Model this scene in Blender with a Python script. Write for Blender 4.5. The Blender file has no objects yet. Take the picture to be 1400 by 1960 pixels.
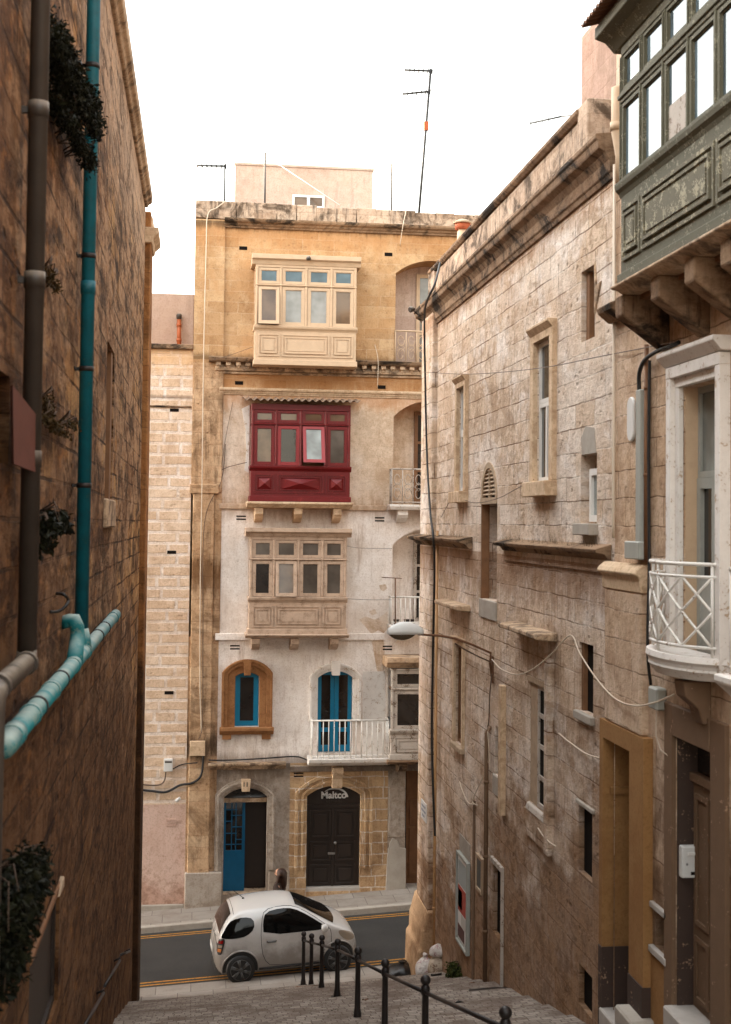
import bpy, bmesh, math, random
from mathutils import Vector, Matrix
from math import sin, cos, pi, radians, sqrt, atan2

random.seed(7)
SC = bpy.context.scene
COL = SC.collection

# ------------------------------------------------------------------ camera
# Eye at the origin, alley running along +Y, cross street along X.
PSI, PHI, ROLL = 0.12677, 0.04058, 0.011
FPX, CX, CY, PW, PH = 2500.0, 700.0, 900.0, 1400.0, 1960.0   # focal length, principal point, size of the photo in its pixels
FWD = Vector((sin(PSI)*cos(PHI), cos(PSI)*cos(PHI), sin(PHI)))
_r = Vector((cos(PSI), -sin(PSI), 0.0)); _u = _r.cross(FWD)
RGT = _r*cos(ROLL) + _u*sin(ROLL)
UPV = -_r*sin(ROLL) + _u*cos(ROLL)
cam = bpy.data.cameras.new('camera'); camo = bpy.data.objects.new('camera', cam); COL.objects.link(camo)
camo.matrix_world = Matrix(((RGT.x, UPV.x, -FWD.x, 0), (RGT.y, UPV.y, -FWD.y, 0), (RGT.z, UPV.z, -FWD.z, 0), (0, 0, 0, 1)))
cam.sensor_width = 36.0; cam.sensor_fit = 'AUTO'
cam.lens = FPX/PH*36.0
cam.shift_x = 0.0
cam.shift_y = (CY - PH/2)/PH
cam.clip_start = 0.05; cam.clip_end = 6000
cam.dof.use_dof = True; cam.dof.focus_distance = 29.0; cam.dof.aperture_fstop = 3.0
SC.camera = camo

# ------------------------------------------------------------------ world, sun, exposure
SUN_AZ, SUN_EL = radians(-62.0), radians(4.0)    # azimuth from +Y towards +X: low behind the roofs ahead, just hidden by the left wall
w = bpy.data.worlds.new('World'); SC.world = w; w.use_nodes = True
nt = w.node_tree; nt.nodes.clear()
sky = nt.nodes.new('ShaderNodeTexSky'); sky.sky_type = 'NISHITA'; sky.sun_disc = False
sky.sun_elevation = SUN_EL; sky.sun_rotation = SUN_AZ
sky.air_density = 1.0; sky.dust_density = 1.0; sky.ozone_density = 0.6
hsv = nt.nodes.new('ShaderNodeHueSaturation'); hsv.inputs['Saturation'].default_value = 0.30
tint = nt.nodes.new('ShaderNodeMix'); tint.data_type = 'RGBA'; tint.blend_type = 'MULTIPLY'
tint.inputs[0].default_value = 1.0; tint.inputs[7].default_value = (1.0, 0.965, 0.93, 1)
bg = nt.nodes.new('ShaderNodeBackground'); bg.inputs['Strength'].default_value = 0.15
wo = nt.nodes.new('ShaderNodeOutputWorld')
nt.links.new(sky.outputs[0], hsv.inputs['Color']); nt.links.new(hsv.outputs[0], tint.inputs[6])
# thin high veil of cloud: brighter overhead and towards the sun's side than a clear sky
tc = nt.nodes.new('ShaderNodeTexCoord'); sp = nt.nodes.new('ShaderNodeVectorMath'); sp.operation = 'DOT_PRODUCT'; mr = nt.nodes.new('ShaderNodeMapRange')
sp.inputs[1].default_value = Vector((-0.55, 0.0, 0.84)).normalized()
mr.inputs[1].default_value = -0.1; mr.inputs[2].default_value = 1.0; mr.inputs[3].default_value = 0.55; mr.inputs[4].default_value = 5.0
veil = nt.nodes.new('ShaderNodeMix'); veil.data_type = 'RGBA'; veil.blend_type = 'MULTIPLY'; veil.inputs[0].default_value = 1.0
nt.links.new(tc.outputs['Generated'], sp.inputs[0]); nt.links.new(sp.outputs['Value'], mr.inputs[0])
nt.links.new(tint.outputs[2], veil.inputs[6]); nt.links.new(mr.outputs[0], veil.inputs[7])
nt.links.new(veil.outputs[2], bg.inputs['Color']); nt.links.new(bg.outputs[0], wo.inputs['Surface'])
sl = bpy.data.lights.new('sun', 'SUN'); sl.energy = 2.0; sl.angle = radians(0.5); sl.color = (1.0, 0.80, 0.55)
so = bpy.data.objects.new('sun', sl); COL.objects.link(so)
_sd = Vector((sin(SUN_AZ)*cos(SUN_EL), cos(SUN_AZ)*cos(SUN_EL), sin(SUN_EL)))
so.rotation_euler = _sd.to_track_quat('Z', 'Y').to_euler(); so.location = (20, 20, 40)
SC.view_settings.view_transform = 'Standard'; SC.view_settings.look = 'None'
SC.view_settings.exposure = 2.95; SC.view_settings.gamma = 1.0; SC.view_settings.use_curve_mapping = False
SC.render.engine = 'CYCLES'
SC.cycles.max_bounces = 6; SC.cycles.diffuse_bounces = 4

# ------------------------------------------------------------------ geometry of the place
XL, XR, XN, YD = -1.11, 4.64, 4.56, 32.7   # left wall, right wall, nearer right wall, facade across the street
YC = 26.6                                  # street corner of both alley walls

def ray(px, py):
    return FWD + RGT*((px-CX)/FPX) - UPV*((py-CY)/FPX)
def onY(px, py, Y):
    d = ray(px, py); return d*(Y/d.y)
def onX(px, py, X):
    d = ray(px, py); return d*(X/d.x)
def zalley(x, y):
    pts = [(-6, -0.9), (0, -2.35), (14.4, -5.95), (20, -7.34), (24.2, -8.62), (25.4, -9.05), (26.4, -9.34), (28, -9.44)]
    for (a, za), (b, zb) in zip(pts, pts[1:]):
        if y <= b:
            break
    t = (y-a)/(b-a)
    return za + (zb-za)*t + 0.06*x

class Fr:
    """A wall frame: u along the wall, v up, w out of the wall."""
    def __init__(s, f, inv): s.f = f; s.inv = inv
    def p(s, u, v, w=0.0): return Vector(s.f(u, v, w))
    def px(s, x, y, w=0.0): return s.inv(x, y, w)
def _fi(x, y, w): q = onY(x, y, YD-w); return (q.x, q.z)
def _mk(X, sgn):
    def inv(x, y, w): q = onX(x, y, X+sgn*w); return (q.y, q.z)
    return Fr(lambda u, v, w: (X+sgn*w, u, v), inv)
FF = Fr(lambda u, v, w: (u, YD-w, v), _fi)
RF = _mk(XR, -1); NF = _mk(XN, -1); LF = _mk(XL, 1)

# ------------------------------------------------------------------ mesh helpers
class MB:
    def __init__(s): s.v = []; s.f = []; s.m = []; s.sm = []
    def face(s, pts, m=0, smooth=False):
        i = len(s.v); s.v += [Vector(p) for p in pts]; s.f.append(list(range(i, i+len(pts)))); s.m.append(m); s.sm.append(smooth)
    def mesh(s, vs, fs, m=0, smooth=False):
        i = len(s.v); s.v += [Vector(p) for p in vs]
        for f in fs: s.f.append([a+i for a in f]); s.m.append(m); s.sm.append(smooth)
    def box(s, fr, u0, u1, v0, v1, w0, w1, m=0):
        P = fr.p if fr else (lambda u, v, w: Vector((u, w, v)))
        vs = [P(u, v, w) for w in (w0, w1) for v in (v0, v1) for u in (u0, u1)]
        s.mesh(vs, [(0,1,3,2), (4,6,7,5), (0,4,5,1), (2,3,7,6), (0,2,6,4), (1,5,7,3)], m)
    def prism(s, fr, poly, w0, w1, m=0, smooth=False):
        n = len(poly); P = fr.p
        vs = [P(u, v, w0) for u, v in poly] + [P(u, v, w1) for u, v in poly]
        s.mesh(vs, [tuple(range(n)), tuple(range(2*n-1, n-1, -1))] + [(i, (i+1) % n, n+(i+1) % n, n+i) for i in range(n)], m, smooth)
    def mould(s, fr, prof, u0, u1, m=0, e0=0.0, e1=0.0):
        """profile [(w, v)] run along u; the ends return by e0/e1 times w (mitred returns)."""
        n = len(prof); P = fr.p
        vs = [P(u0-e0*w_, v, w_) for w_, v in prof] + [P(u1+e1*w_, v, w_) for w_, v in prof]
        s.mesh(vs, [tuple(range(n)), tuple(range(2*n-1, n-1, -1))] + [(i, (i+1) % n, n+(i+1) % n, n+i) for i in range(n)], m)
    def tube(s, path, r, n=8, m=0, caps=True, smooth=True):
        path = [Vector(p) for p in path]; k = len(path)
        rs = r if isinstance(r, (list, tuple)) else [r]*k
        t0 = (path[1]-path[0]).normalized()
        ref = Vector((0, 0, 1)) if abs(t0.z) < .9 else Vector((1, 0, 0))
        nrm = t0.cross(ref).normalized(); rings = []
        for i, p in enumerate(path):
            a = path[max(i-1, 0)]; b = path[min(i+1, k-1)]
            t = (b-a).normalized()
            nrm = (nrm - t*nrm.dot(t))
            nrm = nrm.normalized() if nrm.length > 1e-6 else t.orthogonal().normalized()
            bi = t.cross(nrm)
            rings.append([p + (nrm*cos(2*pi*j/n) + bi*sin(2*pi*j/n))*rs[i] for j in range(n)])
        vs = [q for rg in rings for q in rg]
        fs = [(i*n+j, i*n+(j+1) % n, (i+1)*n+(j+1) % n, (i+1)*n+j) for i in range(k-1) for j in range(n)]
        s.mesh(vs, fs, m, smooth)
        if caps:
            s.face(rings[0][::-1], m); s.face(rings[-1], m)
    def lathe(s, prof, c, n=16, m=0, axis=None, smooth=True):
        c = Vector(c); ax = Vector(axis or (0, 0, 1)).normalized()
        e1 = ax.orthogonal().normalized(); e2 = ax.cross(e1)
        vs = [c + ax*h + (e1*cos(2*pi*j/n) + e2*sin(2*pi*j/n))*r for r, h in prof for j in range(n)]
        k = len(prof)
        s.mesh(vs, [(i*n+j, i*n+(j+1) % n, (i+1)*n+(j+1) % n, (i+1)*n+j) for i in range(k-1) for j in range(n)], m, smooth)
        s.face([vs[j] for j in range(n)][::-1], m); s.face([vs[(k-1)*n+j] for j in range(n)], m)
    def ring(s, fr, u0, u1, v0, v1, t, w0, w1, m=0, tb=None):
        """a rectangular frame of bar width t"""
        tb = t if tb is None else tb
        s.box(fr, u0, u0+t, v0, v1, w0, w1, m); s.box(fr, u1-t, u1, v0, v1, w0, w1, m)
        s.box(fr, u0+t, u1-t, v0, v0+tb, w0, w1, m); s.box(fr, u0+t, u1-t, v1-t, v1, w0, w1, m)
    def build(s, name, mats, parent=None, bevel=0.0, label=None, subsurf=0, seg=1):
        if not isinstance(mats, (list, tuple)): mats = [mats]
        if parent is None:
            lo = Vector((min(v.x for v in s.v), min(v.y for v in s.v), min(v.z for v in s.v)))
            hi = Vector((max(v.x for v in s.v), max(v.y for v in s.v), max(v.z for v in s.v)))
            off = Vector(((lo.x+hi.x)/2, (lo.y+hi.y)/2, lo.z))
        else: off = OFF[parent.name]
        me = bpy.data.meshes.new(name)
        me.from_pydata([v-off for v in s.v], [], s.f)
        for mt in mats: me.materials.append(mt)
        me.polygons.foreach_set('material_index', s.m); me.polygons.foreach_set('use_smooth', s.sm)
        bm = bmesh.new(); bm.from_mesh(me)
        bmesh.ops.remove_doubles(bm, verts=bm.verts, dist=1e-5)
        bmesh.ops.recalc_face_normals(bm, faces=bm.faces)
        bm.to_mesh(me); bm.free(); me.update()
        o = bpy.data.objects.new(name, me); COL.objects.link(o)
        if parent is None: o.location = off
        else: o.parent = parent
        OFF[o.name] = off
        if bevel:
            b = o.modifiers.new('bevel', 'BEVEL'); b.width = bevel; b.segments = seg; b.limit_method = 'ANGLE'; b.angle_limit = radians(40)
        if subsurf:
            q = o.modifiers.new('sub', 'SUBSURF'); q.levels = subsurf; q.render_levels = subsurf
        if label: o['label'] = label
        return o
OFF = {}

def thing(name, label, cat, loc, group=None):
    o = bpy.data.objects.new(name, None); COL.objects.link(o); o.location = loc; o.empty_display_size = 0.2
    OFF[o.name] = Vector(loc); return tag(o, label, cat, group)
def tag(o, label=None, cat=None, group=None, kind=None):
    if label: o['label'] = label
    if cat: o['category'] = cat
    if group: o['group'] = group
    if kind: o['kind'] = kind
    return o

def arch_pts(u0, u1, vs, rise, n=12):
    """points of a segmental arch from (u0, vs) to (u1, vs)"""
    if rise <= 1e-4: return [(u0, vs), (u1, vs)]
    c = (u1-u0)/2; R = (c*c+rise*rise)/(2*rise); um = (u0+u1)/2; vc = vs+rise-R
    a = math.asin(min(1.0, c/R)); a = a if rise <= c else pi-a
    return [(um + R*sin(-a+2*a*i/n), vc + R*cos(-a+2*a*i/n)) for i in range(n+1)]

class Hole:
    def __init__(s, u0, u1, v0, v1, rise=0.0, depth=0.25, mr=0):
        s.u0, s.u1, s.v0, s.v1, s.rise, s.depth, s.mr = min(u0,u1), max(u0,u1), v0, v1, rise, depth, mr   # v1 = crown
def wall(mb, fr, u0, u1, v0, v1, holes, m=0, vtop=None):
    """a wall face with real openings and their reveals"""
    us = sorted(set([u0, u1] + [x for h in holes for x in (h.u0, h.u1)]))
    vs = sorted(set([v0, v1] + [x for h in holes for x in (h.v0, h.v1)]))
    us = [u for u in us if u0-1e-6 <= u <= u1+1e-6]; vs = [v for v in vs if v0-1e-6 <= v <= v1+1e-6]
    for a, b in zip(us, us[1:]):
        for c, d in zip(vs, vs[1:]):
            if any(h.u0 < (a+b)/2 < h.u1 and h.v0 < (c+d)/2 < h.v1 for h in holes): continue
            mb.face([fr.p(a, c), fr.p(b, c), fr.p(b, d), fr.p(a, d)], m)
    for h in holes:
        vsp = h.v1-h.rise; P = fr.p; dp = -h.depth; r = h.mr
        if h.v0 > v0+1e-6: mb.face([P(h.u0, h.v0), P(h.u1, h.v0), P(h.u1, h.v0, dp), P(h.u0, h.v0, dp)], r)
        mb.face([P(h.u0, h.v0), P(h.u0, vsp), P(h.u0, vsp, dp), P(h.u0, h.v0, dp)], r)
        mb.face([P(h.u1, h.v0), P(h.u1, vsp), P(h.u1, vsp, dp), P(h.u1, h.v0, dp)], r)
        A = arch_pts(h.u0, h.u1, vsp, h.rise)
        for (a, b), (c, d) in zip(A, A[1:]):
            mb.face([P(a, b), P(c, d), P(c, d, dp), P(a, b, dp)], r)
            if h.rise > 1e-4:
                mb.face([P(a, b), P(c, d), P(c, h.v1), P(a, h.v1)], m)
# ------------------------------------------------------------------ materials
def srgb(r, g, b):
    f = lambda c: (c/255/12.92) if c/255 <= .04045 else ((c/255+.055)/1.055)**2.4
    return (f(r), f(g), f(b), 1.0)
class NT:
    def __init__(s, name):
        s.mat = bpy.data.materials.new(name); s.mat.use_nodes = True
        s.t = s.mat.node_tree; s.b = s.t.nodes['Principled BSDF']; s._pos = None
    def new(s, typ, **kw):
        n = s.t.nodes.new(typ)
        for k, v in kw.items(): setattr(n, k, v)
        return n
    def link(s, a, b): s.t.links.new(a, b)
    def put(s, sock, v):
        if hasattr(v, 'is_output'): s.link(v, sock)
        else: sock.default_value = v
    def pos(s):
        if s._pos is None: s._pos = s.new('ShaderNodeNewGeometry').outputs['Position']
        return s._pos
    def obj(s): return s.new('ShaderNodeTexCoord').outputs['Object']
    def math(s, op, a, b=0.0, c=0.0, clamp=False):
        n = s.new('ShaderNodeMath', operation=op, use_clamp=clamp)
        s.put(n.inputs[0], a); s.put(n.inputs[1], b); s.put(n.inputs[2], c); return n.outputs[0]
    def xyz(s, v):
        n = s.new('ShaderNodeSeparateXYZ'); s.link(v, n.inputs[0]); return n.outputs
    def comb(s, x, y, z):
        n = s.new('ShaderNodeCombineXYZ'); s.put(n.inputs[0], x); s.put(n.inputs[1], y); s.put(n.inputs[2], z); return n.outputs[0]
    def scale(s, v, sx, sy, sz):
        n = s.new('ShaderNodeMapping'); s.link(v, n.inputs[0]); n.inputs['Scale'].default_value = (sx, sy, sz); return n.outputs[0]
    def noise(s, vec, scale, detail=4.0, rough=.55, dist=0.0):
        n = s.new('ShaderNodeTexNoise'); s.link(vec, n.inputs['Vector'])
        n.inputs['Scale'].default_value = scale; n.inputs['Detail'].default_value = detail
        n.inputs['Roughness'].default_value = rough; n.inputs['Distortion'].default_value = dist
        return n.outputs['Fac']
    def step(s, x, lo, hi):
        n = s.new('ShaderNodeMapRange', interpolation_type='SMOOTHSTEP'); s.put(n.inputs[0], x)
        n.inputs[1].default_value = lo; n.inputs[2].default_value = hi; return n.outputs[0]
    def mix(s, f, a, b, blend='MIX'):
        n = s.new('ShaderNodeMix', data_type='RGBA', blend_type=blend)
        s.put(n.inputs[0], f); s.put(n.inputs[6], a); s.put(n.inputs[7], b); return n.outputs[2]
    def bump(s, h, strength, dist, nrm=None):
        n = s.new('ShaderNodeBump'); s.put(n.inputs['Height'], h); n.inputs['Strength'].default_value = strength
        n.inputs['Distance'].default_value = dist
        if nrm is not None: s.link(nrm, n.inputs['Normal'])
        return n.outputs[0]
    def out(s, col=None, rough=None, nrm=None, **kw):
        if col is not None: s.put(s.b.inputs['Base Color'], col)
        if rough is not None: s.put(s.b.inputs['Roughness'], rough)
        if nrm is not None: s.link(nrm, s.b.inputs['Normal'])
        for k, v in kw.items(): s.put(s.b.inputs[k.replace('_', ' ')], v)
        return s.mat

def stone(name, c1, c2, mortar, bw=.8, bh=.275, ms=.012, tint=None, tint_amt=.5, dirt=None, dirt_amt=.5, dirt_scale=.9,
          streak=None, streak_amt=.4, bands=(), white=None, white_amt=0., bump=.5, pits=.5, joint=.6, ground=None, mvar=.0, off=.0, lift=.70,
          erode=.45, djoint=None, slen=.8, bed=1.0, crust=0., pale=None, pale_amt=.5):
    """weathered ashlar: blocks that differ, joints, mottling, erosion, water streaks, lichen bands, pits"""
    up = lambda c, g: tuple(x**g for x in c[:3])+(1,)
    c1, c2, mortar = up(c1, lift), up(c2, lift), up(mortar, lift)
    if tint: tint = up(tint, lift)
    if pale: pale = up(pale, lift)
    if dirt: dirt = up(dirt, min(1, lift+.12))
    n = NT(name); P = n.pos(); X = n.xyz(P)
    u = n.math('ADD', X[0], X[1]); z = X[2]
    if bed != 1.0: P = n.scale(P, bed, bed, 1.0)          # stone laid in beds: features longer along the courses
    big = n.noise(P, .55, 5.0, .6); med = n.noise(P, 3.2, 7.0, .66); fine = n.noise(P, 26.0, 4.0, .7)
    wob = n.math('SUBTRACT', n.noise(P, 2.6, 4.0), .5)
    uu = n.math('ADD', u, n.math('MULTIPLY', wob, .06))
    zz = n.math('ADD', n.math('ADD', z, off), n.math('MULTIPLY', wob, -.055))
    br = n.new('ShaderNodeTexBrick', offset=.5, offset_frequency=2, squash=.72, squash_frequency=3)
    n.link(n.comb(uu, zz, 0.0), br.inputs['Vector'])
    br.inputs['Color1'].default_value = c1; br.inputs['Color2'].default_value = c2; br.inputs['Mortar'].default_value = c1
    br.inputs['Scale'].default_value = 1.0; br.inputs['Mortar Size'].default_value = ms; br.inputs['Mortar Smooth'].default_value = .3
    br.inputs['Brick Width'].default_value = bw; br.inputs['Row Height'].default_value = bh
    mo = br.outputs['Fac']; col = br.outputs['Color']
    if tint: col = n.mix(n.math('MULTIPLY', n.step(big, .40, .60), tint_amt), col, tint)
    if pale: col = n.mix(n.math('MULTIPLY', n.step(n.noise(P, 1.3, 7.0, .68, .4), .50, .62), pale_amt), col, pale)
    jf = n.math('MULTIPLY', mo, joint)
    if mvar: jf = n.math('MULTIPLY', jf, n.math('ADD', n.math('MULTIPLY', n.step(n.noise(P, 1.1, 5.0, .7), .38, .58), mvar), 1.0-mvar))
    jc = n.mix(n.step(n.math('ADD', n.math('MULTIPLY', big, .6), n.math('MULTIPLY', med, .4)), .47, .56), mortar, djoint) if djoint else mortar
    col = n.mix(jf, col, jc)
    if white:
        pm = n.step(n.math('ADD', n.math('MULTIPLY', med, .55), n.math('MULTIPLY', big, .75)), .50+.28*(1-white_amt)-.14, .53+.28*(1-white_amt)-.14)
        col = n.mix(n.math('MULTIPLY', pm, .92), col, white)
    # mottling, grain and erosion
    col = n.mix(n.math('MULTIPLY', n.step(med, .36, .70), .5), col, n.mix(1.0, col, (.78, .72, .66, 1), 'MULTIPLY'))
    col = n.mix(n.math('MULTIPLY', n.step(fine, .48, .66), .5), col, n.mix(1.0, col, (.66, .60, .54, 1), 'MULTIPLY'))
    er = n.noise(P, 5.5, 9.0, .74, .3); em = n.step(n.math('ADD', er, n.math('MULTIPLY', n.math('SUBTRACT', big, .5), .5)), .50, .60)
    col = n.mix(n.math('MULTIPLY', em, erode), col, n.mix(1.0, col, (.52, .43, .35, 1), 'MULTIPLY'))
    if dirt:
        d = n.noise(P, dirt_scale, 10.0, .70, .6)
        col = n.mix(n.math('MULTIPLY', n.step(d, .47, .62), dirt_amt), col, dirt)
    if streak:
        sv = n.comb(n.math('MULTIPLY', u, 8.0), n.math('MULTIPLY', z, slen), 0.0)
        st = n.math('MULTIPLY', n.step(n.noise(sv, 1.0, 7.0, .72), .48, .68), n.step(n.noise(P, .6, 4.0, .65), .40, .62))
        col = n.mix(n.math('MULTIPLY', st, streak_amt), col, streak)
    for (zc, up_, down, bc, amt) in bands:      # lichen and drip bands hanging from a ledge at height zc
        a = n.step(z, zc-down, zc); b = n.math('SUBTRACT', 1.0, n.step(z, zc, zc+up_+.001))
        dn = n.noise(n.comb(n.math('MULTIPLY', u, 7.0), n.math('MULTIPLY', z, 1.3), 0.0), 1.0, 8.0, .72)
        m = n.step(n.math('ADD', n.math('MULTIPLY', n.math('MULTIPLY', a, b), .60), n.math('SUBTRACT', dn, .5)), .18, .62)
        col = n.mix(n.math('MULTIPLY', m, amt), col, bc)
    if ground:                                   # darker blotches towards the ground, thinning out upwards
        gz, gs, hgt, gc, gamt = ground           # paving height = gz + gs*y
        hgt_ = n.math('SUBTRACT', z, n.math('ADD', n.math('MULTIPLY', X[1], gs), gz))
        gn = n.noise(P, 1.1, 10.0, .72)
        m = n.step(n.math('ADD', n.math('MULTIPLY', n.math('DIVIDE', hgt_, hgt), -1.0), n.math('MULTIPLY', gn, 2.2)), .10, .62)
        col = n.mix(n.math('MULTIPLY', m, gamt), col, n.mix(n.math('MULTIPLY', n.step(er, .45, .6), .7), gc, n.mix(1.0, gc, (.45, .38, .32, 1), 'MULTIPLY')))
    if djoint: col = n.mix(n.math('MULTIPLY', n.math('MULTIPLY', mo, .75), n.step(n.noise(P, 1.7, 5.0, .7), .44, .56)), col, djoint)
    if crust:                                    # flaked crust: near-black hollows, raw orange and pale stone between
        k1 = n.noise(P, 2.6, 10.0, .76, .8); k2 = n.noise(P, 4.3, 9.0, .74)
        col = n.mix(n.math('MULTIPLY', n.step(k2, .54, .64), crust*.6), col, n.mix(1.0, n.mix(.5, col, srgb(176,122,66)), (1.5, 1.38, 1.2, 1), 'MULTIPLY'))
        col = n.mix(n.math('MULTIPLY', n.step(k1, .50, .58), crust), col, n.mix(1.0, col, (.30, .24, .19, 1), 'MULTIPLY'))
    vo = n.new('ShaderNodeTexVoronoi'); n.link(P, vo.inputs['Vector']); vo.inputs['Scale'].default_value = 8.0
    pit = n.math('MULTIPLY', n.math('SUBTRACT', 1.0, n.step(vo.outputs['Distance'], .05, .35)), n.step(med, .50, .60))
    col = n.mix(n.math('MULTIPLY', pit, .6*pits), col, n.mix(1.0, col, (.30, .23, .18, 1), 'MULTIPLY'))
    h = n.math('ADD', n.math('MULTIPLY', mo, -.9), n.math('ADD', n.math('MULTIPLY', er, 1.6), n.math('MULTIPLY', fine, .4)))
    h = n.math('SUBTRACT', h, n.math('MULTIPLY', pit, pits))
    return n.out(col, .92, n.bump(h, bump, .05), Specular_IOR_Level=.2)

def paint(name, c, rough=.5, chip=None, chip_amt=.0, var=.25, scale=6., bump=.15, metal=0., spec=.4, dust=None, dust_amt=0.):
    """painted or plain surface with uneven colour, wear and dust"""
    n = NT(name); P = n.pos()
    a = n.noise(P, scale, 6.0, .6); b = n.noise(P, scale*6, 5.0, .65)
    col = n.mix(n.math('MULTIPLY', n.step(a, .35, .70), var), c, n.mix(1.0, c, (.55, .52, .50, 1), 'MULTIPLY'))
    col = n.mix(n.math('MULTIPLY', n.step(b, .52, .70), var*.7), col, n.mix(1.0, col, (.6, .56, .52, 1), 'MULTIPLY'))
    if chip: col = n.mix(n.step(n.math('ADD', n.math('MULTIPLY', a, .5), n.math('MULTIPLY', b, .5)), .62-.16*chip_amt, .65-.16*chip_amt), col, chip)
    if dust:
        nz = n.xyz(n.new('ShaderNodeNewGeometry').outputs['Normal'])[2]
        col = n.mix(n.math('MULTIPLY', n.math('MULTIPLY', n.step(nz, .0, .8), n.step(a, .2, .6)), dust_amt), col, dust)
    return n.out(col, rough, n.bump(n.math('ADD', a, n.math('MULTIPLY', b, .4)), bump, .01), Metallic=metal, Specular_IOR_Level=spec)
def plain(name, c, rough=.5, metal=0., spec=.5, **kw):
    n = NT(name); a = n.noise(n.pos(), 9.0, 4.0)
    return n.out(n.mix(n.math('MULTIPLY', a, .3), c, n.mix(1.0, c, (.6, .6, .6, 1), 'MULTIPLY')), rough, None, Metallic=metal, Specular_IOR_Level=spec, **kw)
def glass(name, c, rough=.04, ior=1.5, wavy=.02):
    n = NT(name); P = n.pos()
    a = n.noise(P, 1.6, 3.0)
    col = n.mix(n.step(a, .3, .7), c, n.mix(1.0, c, (.45, .42, .40, 1), 'MULTIPLY'))
    return n.out(col, rough, n.bump(n.noise(P, 5.0, 2.0), wavy, .02), IOR=ior)

STREAK = srgb(70, 48, 32); LICH = srgb(38, 31, 25)
def zf(py, px=600): return FF.px(px, py)[1]
Z_PAR, Z_CORN, Z_MID, Z_STR, Z_S3, Z_S2, Z_GF = zf(390, 500), zf(432, 600), zf(700), zf(757), zf(971), zf(1219), zf(1460)
M = {}
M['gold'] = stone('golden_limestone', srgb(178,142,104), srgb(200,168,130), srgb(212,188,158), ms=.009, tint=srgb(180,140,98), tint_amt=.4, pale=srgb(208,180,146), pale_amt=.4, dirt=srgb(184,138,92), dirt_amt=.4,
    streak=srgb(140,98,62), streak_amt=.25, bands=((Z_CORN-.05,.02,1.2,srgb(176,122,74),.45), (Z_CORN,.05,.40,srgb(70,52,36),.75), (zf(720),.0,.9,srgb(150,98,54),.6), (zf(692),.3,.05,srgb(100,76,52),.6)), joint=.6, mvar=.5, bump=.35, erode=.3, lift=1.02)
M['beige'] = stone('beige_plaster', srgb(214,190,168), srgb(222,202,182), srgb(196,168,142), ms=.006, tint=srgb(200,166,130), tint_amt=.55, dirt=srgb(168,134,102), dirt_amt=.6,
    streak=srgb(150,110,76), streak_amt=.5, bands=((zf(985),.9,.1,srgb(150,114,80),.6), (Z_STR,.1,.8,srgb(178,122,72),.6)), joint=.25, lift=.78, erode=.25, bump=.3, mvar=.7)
M['white'] = stone('peeling_whitewash', srgb(176,150,124), srgb(190,162,134), srgb(170,146,122), ms=.005, white=srgb(246,238,232), white_amt=1.1, dirt=srgb(196,176,158), dirt_amt=.45, dirt_scale=.7,
    streak=srgb(150,118,92), streak_amt=.5, bands=((Z_S3,.0,.6,srgb(160,128,100),.5), (Z_GF,.5,.05,srgb(120,98,80),.6)), joint=.35, erode=.12, pits=.35, bump=.25, mvar=.6)
M['grey'] = stone('grey_render', srgb(158,142,128), srgb(168,152,138), srgb(140,122,106), bw=1.1, bh=.9, ms=.006, white=srgb(172,160,148), white_amt=.8, dirt=srgb(104,86,70), dirt_amt=.6,
    streak=srgb(84,66,52), streak_amt=.5, bands=((Z_GF,.0,.9,srgb(80,62,48),.6),), joint=.3, bump=.3)
M['quoin'] = stone('repointed_stone', srgb(166,126,84), srgb(184,146,104), srgb(206,190,172), bw=.55, bh=.275, ms=.016, tint=srgb(150,108,70), dirt=srgb(110,80,54), dirt_amt=.5, streak=srgb(84,60,40), joint=.95, bump=.35, mvar=.35)
M['strip'] = stone('stained_stone', srgb(182,138,98), srgb(196,156,116), srgb(160,120,84), bw=.9, tint=srgb(150,106,66), tint_amt=.6, dirt=srgb(96,68,44), dirt_amt=.7, streak=srgb(66,46,30), streak_amt=.7,
    bands=((zf(1100),.9,1.2,srgb(104,70,40),.8), (zf(1430),.8,.6,srgb(50,38,30),.8)), bump=.5, pits=.8)
M['neigh'] = stone('thick_jointed_stone', srgb(204,168,134), srgb(218,186,156), srgb(230,212,198), bw=.74, bh=.275, ms=.045, tint=srgb(214,176,142), tint_amt=.5, dirt=srgb(176,140,108), dirt_amt=.4, dirt_scale=1.6, streak=srgb(160,124,96), streak_amt=.3,
    bands=((zf(668,320),.0,1.1,srgb(206,164,120),.8), (zf(760,320),.12,.1,srgb(120,100,84),.6)), joint=.85, mvar=.4, bump=.4, erode=.25)
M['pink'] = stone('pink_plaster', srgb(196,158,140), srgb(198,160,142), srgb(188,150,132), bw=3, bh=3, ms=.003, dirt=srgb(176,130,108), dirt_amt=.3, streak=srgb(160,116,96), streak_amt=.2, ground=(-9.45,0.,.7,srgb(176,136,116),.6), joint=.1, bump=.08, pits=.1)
M['pale'] = stone('pale_render', srgb(186,162,148), srgb(194,172,158), srgb(168,146,132), bw=1.4, bh=.6, ms=.004, dirt=srgb(184,160,142), dirt_amt=.5, streak=srgb(120,104,94), streak_amt=.5, joint=.2, bump=.15, pits=.2, erode=.12, lift=1.0)
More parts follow.
